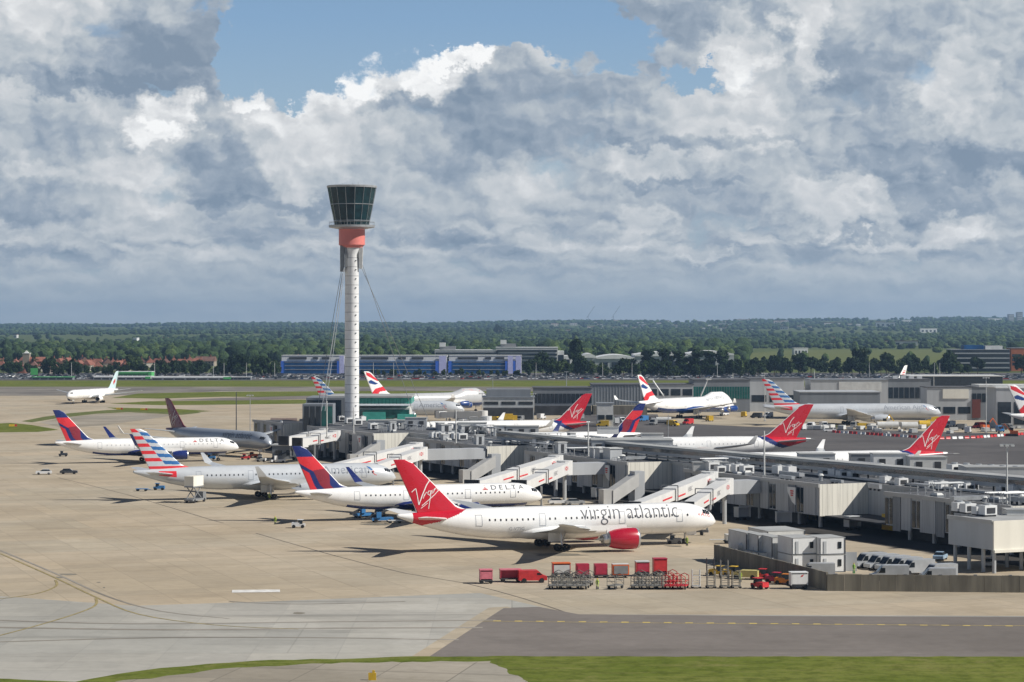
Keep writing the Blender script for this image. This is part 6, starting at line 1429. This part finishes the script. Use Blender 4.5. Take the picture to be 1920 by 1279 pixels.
for a in [('white site cabin on top, left one of the front stack', 1483, 1534, 1008, 1040, 6), ('white site cabin on top, right one of the front stack', 1535, 1587, 1008, 1040, 6)]:
    t = cabin(a[0], a[1], a[2], 1041 - 33, 1073 - 0, 6); Y = t.location.y
    zt = H - (1040.5 - HY) * Y / F; z2 = H - (1008 - HY) * Y / F
    for c in KIDS[t.name]:
        pass
    t.location.z = zt + .14; 
    t.scale = (1, 1, (z2 - zt - .2) / z2)
for a in [('upper cabin with grey roof, left end of the long cabin group', 1398, 1418, 1000, 1058, 8), ('upper cabin with grey roof, second from the left', 1420, 1442, 1004, 1062, 8), ('upper cabin with grey roof, third from the left', 1446, 1470, 1008, 1066, 8), ('wide flat-roofed cabin at the back of the group', 1436, 1512, 996, 1040, 9)]: cabin(*a, m=M_OFF)
for k, px in enumerate((1392, 1420, 1447)):
    p = G(px, 1056 + k * 4); t = thing('heating_unit', 'round grey tank unit %s in front of the cabins' % ('leftmost', 'middle', 'rightmost')[k], 'tank', p, 0, 'tank units before the cabins'); mb = MB(); mb.cyl((0, 0, .3), (0, 0, 3.2), .8, n=14); mb.build('drum', M_STEEL, t); mb = MB(); mb.cyl((0, 0, 3.2), (0, 0, 3.6), .8, .2, n=14); mb.build('lid', M_OFF, t); mb = MB(); mb.box((0, 0, 0), (1.8, 1.8, .3)); mb.build('plinth', M_DARK, t)
p = G(1596, 1071); t = thing('site_gate', 'grey lattice gate right of the site cabins', 'gate', p); mb = MB(); mb.box((0, 0, 0), (1.9, .15, 3.2)); mb.build('panel', M_PANEL, t); mb = MB(); mb.box((-1, 0, 0), (.2, .2, 3.4)); mb.build('post', M_STEEL, t)
p = G(1601, 1076); t = thing('person', 'person in yellow-green safety clothing standing at the gate by the cabins', 'person', p)
def figure(t, top, leg, hs=1.0):
    me = bpy.data.meshes.new('body'); vs = [(0, 0, .95), (0, 0, 1.2), (0, 0, 1.45), (0, 0, 1.55), (0, 0, 1.68), (-.1, 0, .9), (-.12, .02, .5), (-.12, 0, .06), (-.12, -.12, .04), (.1, 0, .9), (.13, -.02, .5), (.13, 0, .06), (.13, -.12, .04), (-.2, 0, 1.42), (-.26, .02, 1.15), (-.24, -.08, .9), (.2, 0, 1.42), (.27, .02, 1.15), (.24, -.1, .92)]
    es = [(0, 1), (1, 2), (2, 3), (3, 4), (0, 5), (5, 6), (6, 7), (7, 8), (0, 9), (9, 10), (10, 11), (11, 12), (2, 13), (13, 14), (14, 15), (2, 16), (16, 17), (17, 18)]
    rad = [.15, .15, .16, .06, .10, .09, .07, .05, .04, .09, .07, .05, .04, .07, .05, .04, .07, .05, .04]
    me.from_pydata(vs, es, []); o = link('body', me, t); sk = o.modifiers.new('skin', 'SKIN'); sk.use_smooth_shade = True
    for i, v in enumerate(me.skin_vertices[0].data): v.radius = (rad[i], rad[i] * .8); v.use_root = (i == 0)
    o.modifiers.new('sub', 'SUBSURF').levels = 1; o.modifiers['sub'].render_levels = 1; me.materials.append(top)
    mb = MB(); mb.lathe([(.0, .13), (.35, .14), (.62, .11)], (0, 0, .85), n=12); 
    mb.lathe([(0, .11), (.5, .075)], (-.115, 0, .1), n=8); mb.lathe([(0, .11), (.5, .075)], (.115, 0, .1), n=8); mb.v = [(x, y, z) for x, y, z in mb.v]; mb.build('trousers', leg, t)
    mb = MB(); mb.lathe([(-.02, .115), (.06, .11), (.11, .04), (.12, 0)], (0, 0, 1.70), n=12); mb.build('hard_hat', M_YELP, t)
M_HIVIS = mat('hi_vis', (.45, .62, .05), .6); M_SKIN = mat('skin', (.5, .3, .2), .6)
figure(t, M_HIVIS, mat('green_trousers', (.03, .22, .06), .7))
p = G(713, 973 - 12, 0); p = G(712, 960); t = thing('person', 'worker in yellow vest on the platform beneath the white airliner tail', 'person', (p.x, p.y, 0)); figure(t, M_HIVIS, M_SLATE); 
for lbl, px, py in (('worker in yellow vest walking near the white buggy', 516, 984), ('worker in yellow vest near the small police van on the dark apron', 1569, 806)): t = thing('person', lbl, 'person', G(px, py)); figure(t, M_HIVIS, M_SLATE)
# vans row in the compound
v0 = van('white van in the angled row behind the concrete wall', (0, 0, 0), 0, mat('shaded_white_van', (.40, .42, .44), .4), 'white vans parked in an angled row', L=6.0, hh=2.5)  # white vans greyed: the pier's shade is put into their colour
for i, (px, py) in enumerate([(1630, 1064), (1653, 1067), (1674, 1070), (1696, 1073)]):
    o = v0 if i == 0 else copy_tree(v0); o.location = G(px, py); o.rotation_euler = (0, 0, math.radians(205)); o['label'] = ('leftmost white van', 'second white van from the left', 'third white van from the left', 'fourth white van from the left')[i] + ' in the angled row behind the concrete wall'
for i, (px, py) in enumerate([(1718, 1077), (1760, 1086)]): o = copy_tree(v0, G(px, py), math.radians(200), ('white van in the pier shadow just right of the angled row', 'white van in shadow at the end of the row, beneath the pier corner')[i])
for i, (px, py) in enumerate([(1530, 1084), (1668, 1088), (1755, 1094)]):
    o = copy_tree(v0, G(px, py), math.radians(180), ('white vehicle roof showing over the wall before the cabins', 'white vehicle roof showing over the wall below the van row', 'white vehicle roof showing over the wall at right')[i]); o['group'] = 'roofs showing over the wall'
car('pale blue car in deep shadow under the pier behind the vans', G(1763, 1050), 1.2, mat('pale_blue_car', (.30, .42, .55), .35), grp='cars under the pier'); car('grey-blue car in shadow under the pier corner', G(1856, 1062), 1.4, M_STEEL, grp='cars under the pier')
car('white car under the pier beyond the nearest airliner', G(1046, 946), .2, M_WVEH, grp='cars under the pier'); car('silver car under the pier, right of the white one', G(1078, 947), .2, M_STEEL, grp='cars under the pier')
van('white van under the pier behind the white airliner nose', G(940, 890), .3, M_WVEH, 'vans under the pier')
# out on the apron
car('white car at the far left of the apron, its nose to the left', G(82, 890), math.pi + .15, M_WVEH, grp='cars at the left of the apron'); car('dark estate car on the apron right of the white one', G(129, 889), .1, M_SLATE, grp='cars at the left of the apron', L=4.8)
tug('white tug with cab alone on the open apron', G(560, 990), math.pi, M_WVEH, 'white tug', kind='aircraft_tug')
t = tug('blue tug with pale box before the silver striped-tail airliner', G(298, 919), 0, M_BLUEP, 'blue tug'); dolly('low dark flat trailer behind the blue tug', G(266, 921), 0, M_BLUEP, 'flat trailers', hoop=False)
loader('beige high box truck raised to the silver airliner tail', G(366, 942), 1.2, M_GREYP, 3.6, (M_CREAM, 2.3)); loader('grey high truck raised to the silver airliner nose door', G(662, 922), 1.5, M_STEEL, 2.6, (M_PANEL, 2.6)); loader('dark platform loader beneath the white airliner rear', G(712, 968), 1.6, M_BLUEP, 2.6)
belt('blue belt loader left beneath the white airliner behind the red tail', G(682, 970), .7, M_BLUEP); belt('blue belt loader right beneath the white airliner behind the red tail', G(716, 979), .3, M_BLUEP)
dolly('pale flat dolly beside the blue belt loaders', G(740, 981), .2, M_OFF, 'flat trailers', hoop=False); tug('dark tug near the nose wheel of the nearest airliner', G(1264, 1020), 0, M_GREYP, 'tugs at noses')
t = thing('tow_bar', 'long yellow and white tow bar lying before the nearest airliner nose', 'tow bar', G(1330, 1016), .1); mb = MB(); mb.tube([(0, 0, .4), (6, 0, .4)], .12, 6); mb.build('bar', M_OFF, t); wheels(t, [(3, -.4), (3, .4)], .25, .15); cart('small white cart at the nearest airliner nose', G(1369, 1019), .2, M_OFF, M_OFF, hh=1.0, L=1.8, grp='white cart at the nose')
belt('white baggage loader behind the maroon-finned airliner nose', G(520, 868), .5, M_WVEH)
SP = [('red and white tug by the navy wing-tipped airliner nose', 460, 862, M_REDP), ('orange-red tug under the silver airliner nose', 474, 858, M_ORANGE), ('white tug right of the red ones below the silver nose', 490, 866, M_OFF), ('dark tug under the navy wing-tipped airliner tail', 118, 856, M_SLATE), ('blue tug at the nose gear of the navy wing-tipped airliner', 395, 862, M_BLUEP)]
for l, px, py, m in SP: tug(l, G(px, py), R.uniform(-.4, .4), m, 'tugs around the left airliners')
truck('long dark fuel truck left of the green glass building', G(540, 798), 0, M_SLATE, mat('tank_brown', (.20, .15, .13), .5), L=14); truck('white tanker truck before the jumbo tail', G(1240, 796), 3.1, M_WVEH, M_OFF, L=8); truck('green and white catering truck right of the farthest red fin', G(1140, 796), .1, M_WVEH, mat('grey_green_box', (.34, .40, .38), .5), 'catering_truck', False, L=9)
truck('yellow truck by the grey terminal undercroft', G(955, 791), 0, M_YELP, M_YELP, 'service_truck', False, L=6); car('small white and blue patrol car on the dark apron', G(1556, 810), .1, M_WVEH, grp='patrol car', L=5)
bridge('white boarding bridge at the far small silver airliner nose, right of the green building', (*G(912, 796, 6.2).xy, 6.2), (*G(868, 800, 5).xy, 5.0), txt=False)
bridge('white boarding bridge behind the far small silver airliner nose', (*G(905, 785, 6.5).xy, 6.5), (*G(826, 784, 5.5).xy, 5.5), txt=False)
for l, px, py, z in (('worker in yellow vest beside the hooped dollies', 1120, 1106, 0), ('worker in yellow vest by the yellow tugs', 1388, 1092, 0), ('worker in yellow vest beneath the silver striped-tail airliner wing', 505, 938, 0), ('worker in yellow vest near the nearest airliner nose wheel', 1288, 1024, 0)):
    t = thing('person', l, 'person', G(px, py)); figure(t, M_HIVIS, M_SLATE)
# works area at right
bar = None
M_RW = None
def barrier(lbl, loc, rz, m, grp):
    t = thing('road_barrier', lbl, 'barrier', loc, rz, grp); prof = [(-.3, 0), (.3, 0), (.3, .2), (.12, .5), (.1, .95), (-.1, .95), (-.12, .5), (-.3, .2)]; n = len(prof)
    mb = MB(); vs = [(x, y, z) for x in (-.95, .95) for y, z in prof]; mb.add(vs, [tuple(range(n))[::-1], tuple(range(n, 2 * n))] + [(i, (i + 1) % n, (i + 1) % n + n, i + n) for i in range(n)]); mb.build('shell', m, t); return t
b1 = barrier('red plastic barrier in the line round the building works', (0, 0, 0), 0, M_REDP, 'red barriers'); b2 = barrier('white plastic barrier in the line round the building works', (0, 0, 0), 0, M_WHITE, 'white barriers'); u1 = u2 = 0
path = [(1560, 811), (1640, 816), (1760, 824), (1830, 822), (1925, 815)]
for (xa, ya), (xb, yb) in zip(path, path[1:]):
    a, b = G(xa, ya), G(xb, yb); n = int((b - a).length / 2.4); ang = math.atan2(b.y - a.y, b.x - a.x)
    for j in range(n):
        red = (j // 2) % 2 == 0; src = b1 if red else b2; p = a.lerp(b, (j + .5) / n)
        if red: o = b1 if not u1 else copy_tree(b1); u1 += 1
        else: o = b2 if not u2 else copy_tree(b2); u2 += 1
        o.location = p; o.rotation_euler = (0, 0, ang)
for i, (px, py, m, lbl) in enumerate([(1733, 803, M_YELP, 'yellow drum tank in the works area'), (1705, 806, M_OFF, 'white drum tank left of the yellow one'), (1664, 805, M_OFF, 'long white tank at the silver airliner engine')]):
    t = thing('storage_tank', lbl, 'tank', G(px, py), .1, 'tanks in the works area'); mb = MB(); mb.cyl((-2.2 - i, 0, 1.7), (2.2 + i, 0, 1.7), 1.35, n=18); mb.build('drum', m, t)
    for s in (-1, 1): mb = MB(); mb.box((s * 1.4, 0, 0), (.5, 2.2, .9)); mb.build('saddle', M_GREYP, t)
def digger(lbl, loc, rz, m):
    t = thing('excavator', lbl, 'excavator', loc, rz, 'excavators in the works area'); 
    for s in (-1, 1): mb = MB(); mb.box((0, s * 1.1, 0), (3.6, .6, .8), 0, 0, .9); mb.build('track', M_DARK, t)
    mb = MB(); mb.box((-.3, 0, .9), (2.9, 2.4, 1.1)); mb.build('body', m, t); mb = MB(); mb.box((.6, -.6, 2.0), (1.2, 1.0, 1.1)); mb.build('cab', M_VGLS, t)
    mb = MB(); mb.beam((1.0, .3, 1.6), (3.2, .3, 4.3), .4, .45); mb.beam((3.2, .3, 4.3), (5.2, .3, 1.6), .35, .4); mb.build('arm', m, t); mb = MB(); mb.box((5.2, .3, .7), (.9, 1.0, 1.0), 0, 0, .7); mb.build('bucket', M_DARK, t)
digger('orange excavator inside the works area at right', G(1848, 806), .3, M_ORANGE); digger('red-orange excavator at the right edge of the works', G(1900, 818), 2.9, M_ORANGE); digger('yellow excavator under the long silver airliner', G(1655, 799), .3, M_YELP)
box0 = thing('materials_crate', 'small pallet of building materials in the works area', 'crate', (0, 0, 0), 0, 'pallets in the works area'); mb = MB(); mb.box((0, 0, .2), (1.6, 1.2, 1.1)); mb.build('load', M_OFF, box0); mb = MB(); mb.box((0, 0, 0), (1.8, 1.3, .18)); mb.build('pallet', M_BARK, box0)
for i in range(46):
    px, py = R.uniform(1500, 1915), R.uniform(799, 814); o = box0 if i == 0 else copy_tree(box0); o.location = G(px, min(py, 806 if px < 1640 else 819)); s = R.uniform(.7, 2.0); o.scale = (s * 1.3, s, s * .7); o.rotation_euler = (0, 0, R.uniform(0, 3))
cols = [M_WVEH, M_SLATE, M_REDP, M_BLUEP, M_YELP, M_GREYP]; nm = ['white', 'dark', 'red', 'blue', 'yellow', 'grey']; SB = []
for k in range(6): SB.append([van(f'small {nm[k]} service van among the far stands', (0, 0, 0), 0, cols[k], f'{nm[k]} service vans among the far stands', L=5.0), 0])
for px, py in [(930, 792), (905, 796), (880, 800), (870, 793), (975, 790), (1015, 786), (1085, 786), (1165, 793), (1185, 800), (1225, 797), (1262, 799), (1290, 796), (1330, 790), (1395, 782), (1418, 784), (1440, 783), (1500, 806), (1520, 803), (1545, 802), (1600, 802), (1620, 805), (1800, 806), (1780, 800), (1815, 812), (1875, 810), (1890, 806), (1748, 792), (1768, 796), (1835, 803), (740, 800), (720, 806), (790, 796), (1130, 800), (1205, 790), (1358, 779)]:
    k = R.choice([0, 0, 0, 1, 5, 5, 2, 3, 4]); s = SB[k]; o = s[0] if not s[1] else copy_tree(s[0]); s[1] += 1; o.location = G(px, py); o.rotation_euler = (0, 0, R.uniform(0, 6.28))
for s in SB:
    if not s[1]:
        for c in KIDS.get(s[0].name, []): bpy.data.objects.remove(c)
        bpy.data.objects.remove(s[0])
# things under the pier, seen as pale shapes in the dark
t0 = cart('dull grey cart standing in the dark under the pier', (0, 0, 0), 0, M_PANEL, M_PANEL, grp='carts under the pier')
for i, (h_, u) in enumerate([(267, -410), (269, -450), (268, -488), (266, -505), (267, -545), (260, -425), (259, -440), (258, -505)]): o = t0 if i == 0 else copy_tree(t0); o.location = PF(h_, u); o.rotation_euler = (0, 0, PA + R.uniform(-.4, .4))
# long car park beyond the runway
cc = [(M_WVEH, 'white'), (M_SLATE, 'black'), (M_STEEL, 'silver'), (mat('car_blue', (.03, .07, .18), .3), 'blue'), (mat('car_red', (.35, .02, .02), .3), 'red'), (M_GREYP, 'grey')]
CP = []
for m, n in cc:
    t = thing('parked_car', f'{n} car parked in the long car park beyond the runway grass', 'car', (0, 0, 0), 0, f'{n} cars in the long car park'); mb = MB(); mb.box((0, 0, .3), (4.4, 1.8, .65), 0, 0, .98); mb.build('body', m, t); mb = MB(); mb.box((-.2, 0, .95), (2.6, 1.6, .55), 0, 0, .78); mb.build('cabin_window', M_VGLS, t); CP.append([t, 0])
slots = []
for r_, py in enumerate((711.5, 709.6, 707.8, 706.0)):
    x = -2.0
    while x < 1922:
        if not (170 < x < 436 and r_ > 0) and R.random() < .93: slots.append((x, py))
        x += R.uniform(6.6, 9.6) * (1.35 if r_ else 1)
R.shuffle(slots); near = slots[:300]; rest = slots[300:]
for px, py in near:
    k = R.choice([0, 0, 1, 1, 1, 2, 2, 3, 4, 5]); c = CP[k]; o = c[0] if not c[1] else copy_tree(c[0]); c[1] += 1; o.location = G(px, py) + Vector((0, 0, .04)); o.rotation_euler = (0, 0, R.choice([0, 1.57, 1.4, .1, 3.1]))
mb = MB()
for px, py in rest + [(R.uniform(-5, 1925), R.uniform(703, 706)) for _ in range(420)]:
    p = G(px, py); k = R.randrange(4); mb.box((p.x, p.y, .3), (4.3, 1.8, .7), R.choice([0, 1.57]), k, .96); mb.box((p.x, p.y, 1.0), (2.4, 1.6, .5), 0, 1, .8)
tag(mb.build('parked_cars', [M_WVEH, M_SLATE, M_STEEL, M_GREYP]), 'mass of further cars filling the long car park behind the nearer rows', 'parked cars', kind='stuff')
for i, px in enumerate((134, 290, 400, 420, 462, 515, 700, 738, 1005, 1130, 1185, 1345, 1630, 1752, 1762)):
    mast('lamp post in the long car park, number counted from the left' if 0 else 'slim pale lamp post in the long car park beyond the runway', px, 680, 708, 0, .2, M_OFF, 0, 'lamp posts in the long car park')
t = thing('taxiway_sign', 'small yellow marker post at the bottom edge on the old concrete', 'marker', G(698, 1276)); mb = MB(); mb.box((0, 0, 0), (.9, .3, .9)); mb.build('board', M_YELP, t); mb = MB(); mb.box((.15, 0, .9), (.3, .25, .3)); mb.build('lamp', M_YELP, t)
for l, px, py, rz in (('yellow taxiway sign on the far left grass corner', 22, 801, .2), ('yellow and red sign left of two on the grass bank', 222, 769, 0), ('yellow and red sign right of two on the grass bank', 268, 770, 0)):
    t = thing('taxiway_sign', l, 'sign', G(px, py), rz, 'taxiway signs'); mb = MB(); mb.box((0, 0, .3), (2.2, .3, .8)); mb.build('board', M_YELP, t); mb = MB(); mb.box((1.6, 0, .3), (.9, .3, .8)); mb.build('red_board', M_REDP, t)

# ------------------------------------------------------------------ haze
hm = bpy.data.materials.new('haze'); hm.use_nodes = True; g = NT(hm.node_tree); g.n.clear()
ho = g.new('ShaderNodeOutputMaterial'); pv = g.new('ShaderNodeVolumePrincipled'); pv.inputs['Color'].default_value = (.42, .66, 1.0, 1); pv.inputs['Density'].default_value = 5.6e-5; pv.inputs['Anisotropy'].default_value = .2
g.put(ho.inputs['Volume'], pv.outputs[0])
mb = MB(); mb.box((0, 7200, -300), (21000, 17000, 460)); hz = mb.build('haze', hm); hz['kind'] = 'stuff'; tag(hz, 'thin bluish haze in the air over the airfield', 'haze')
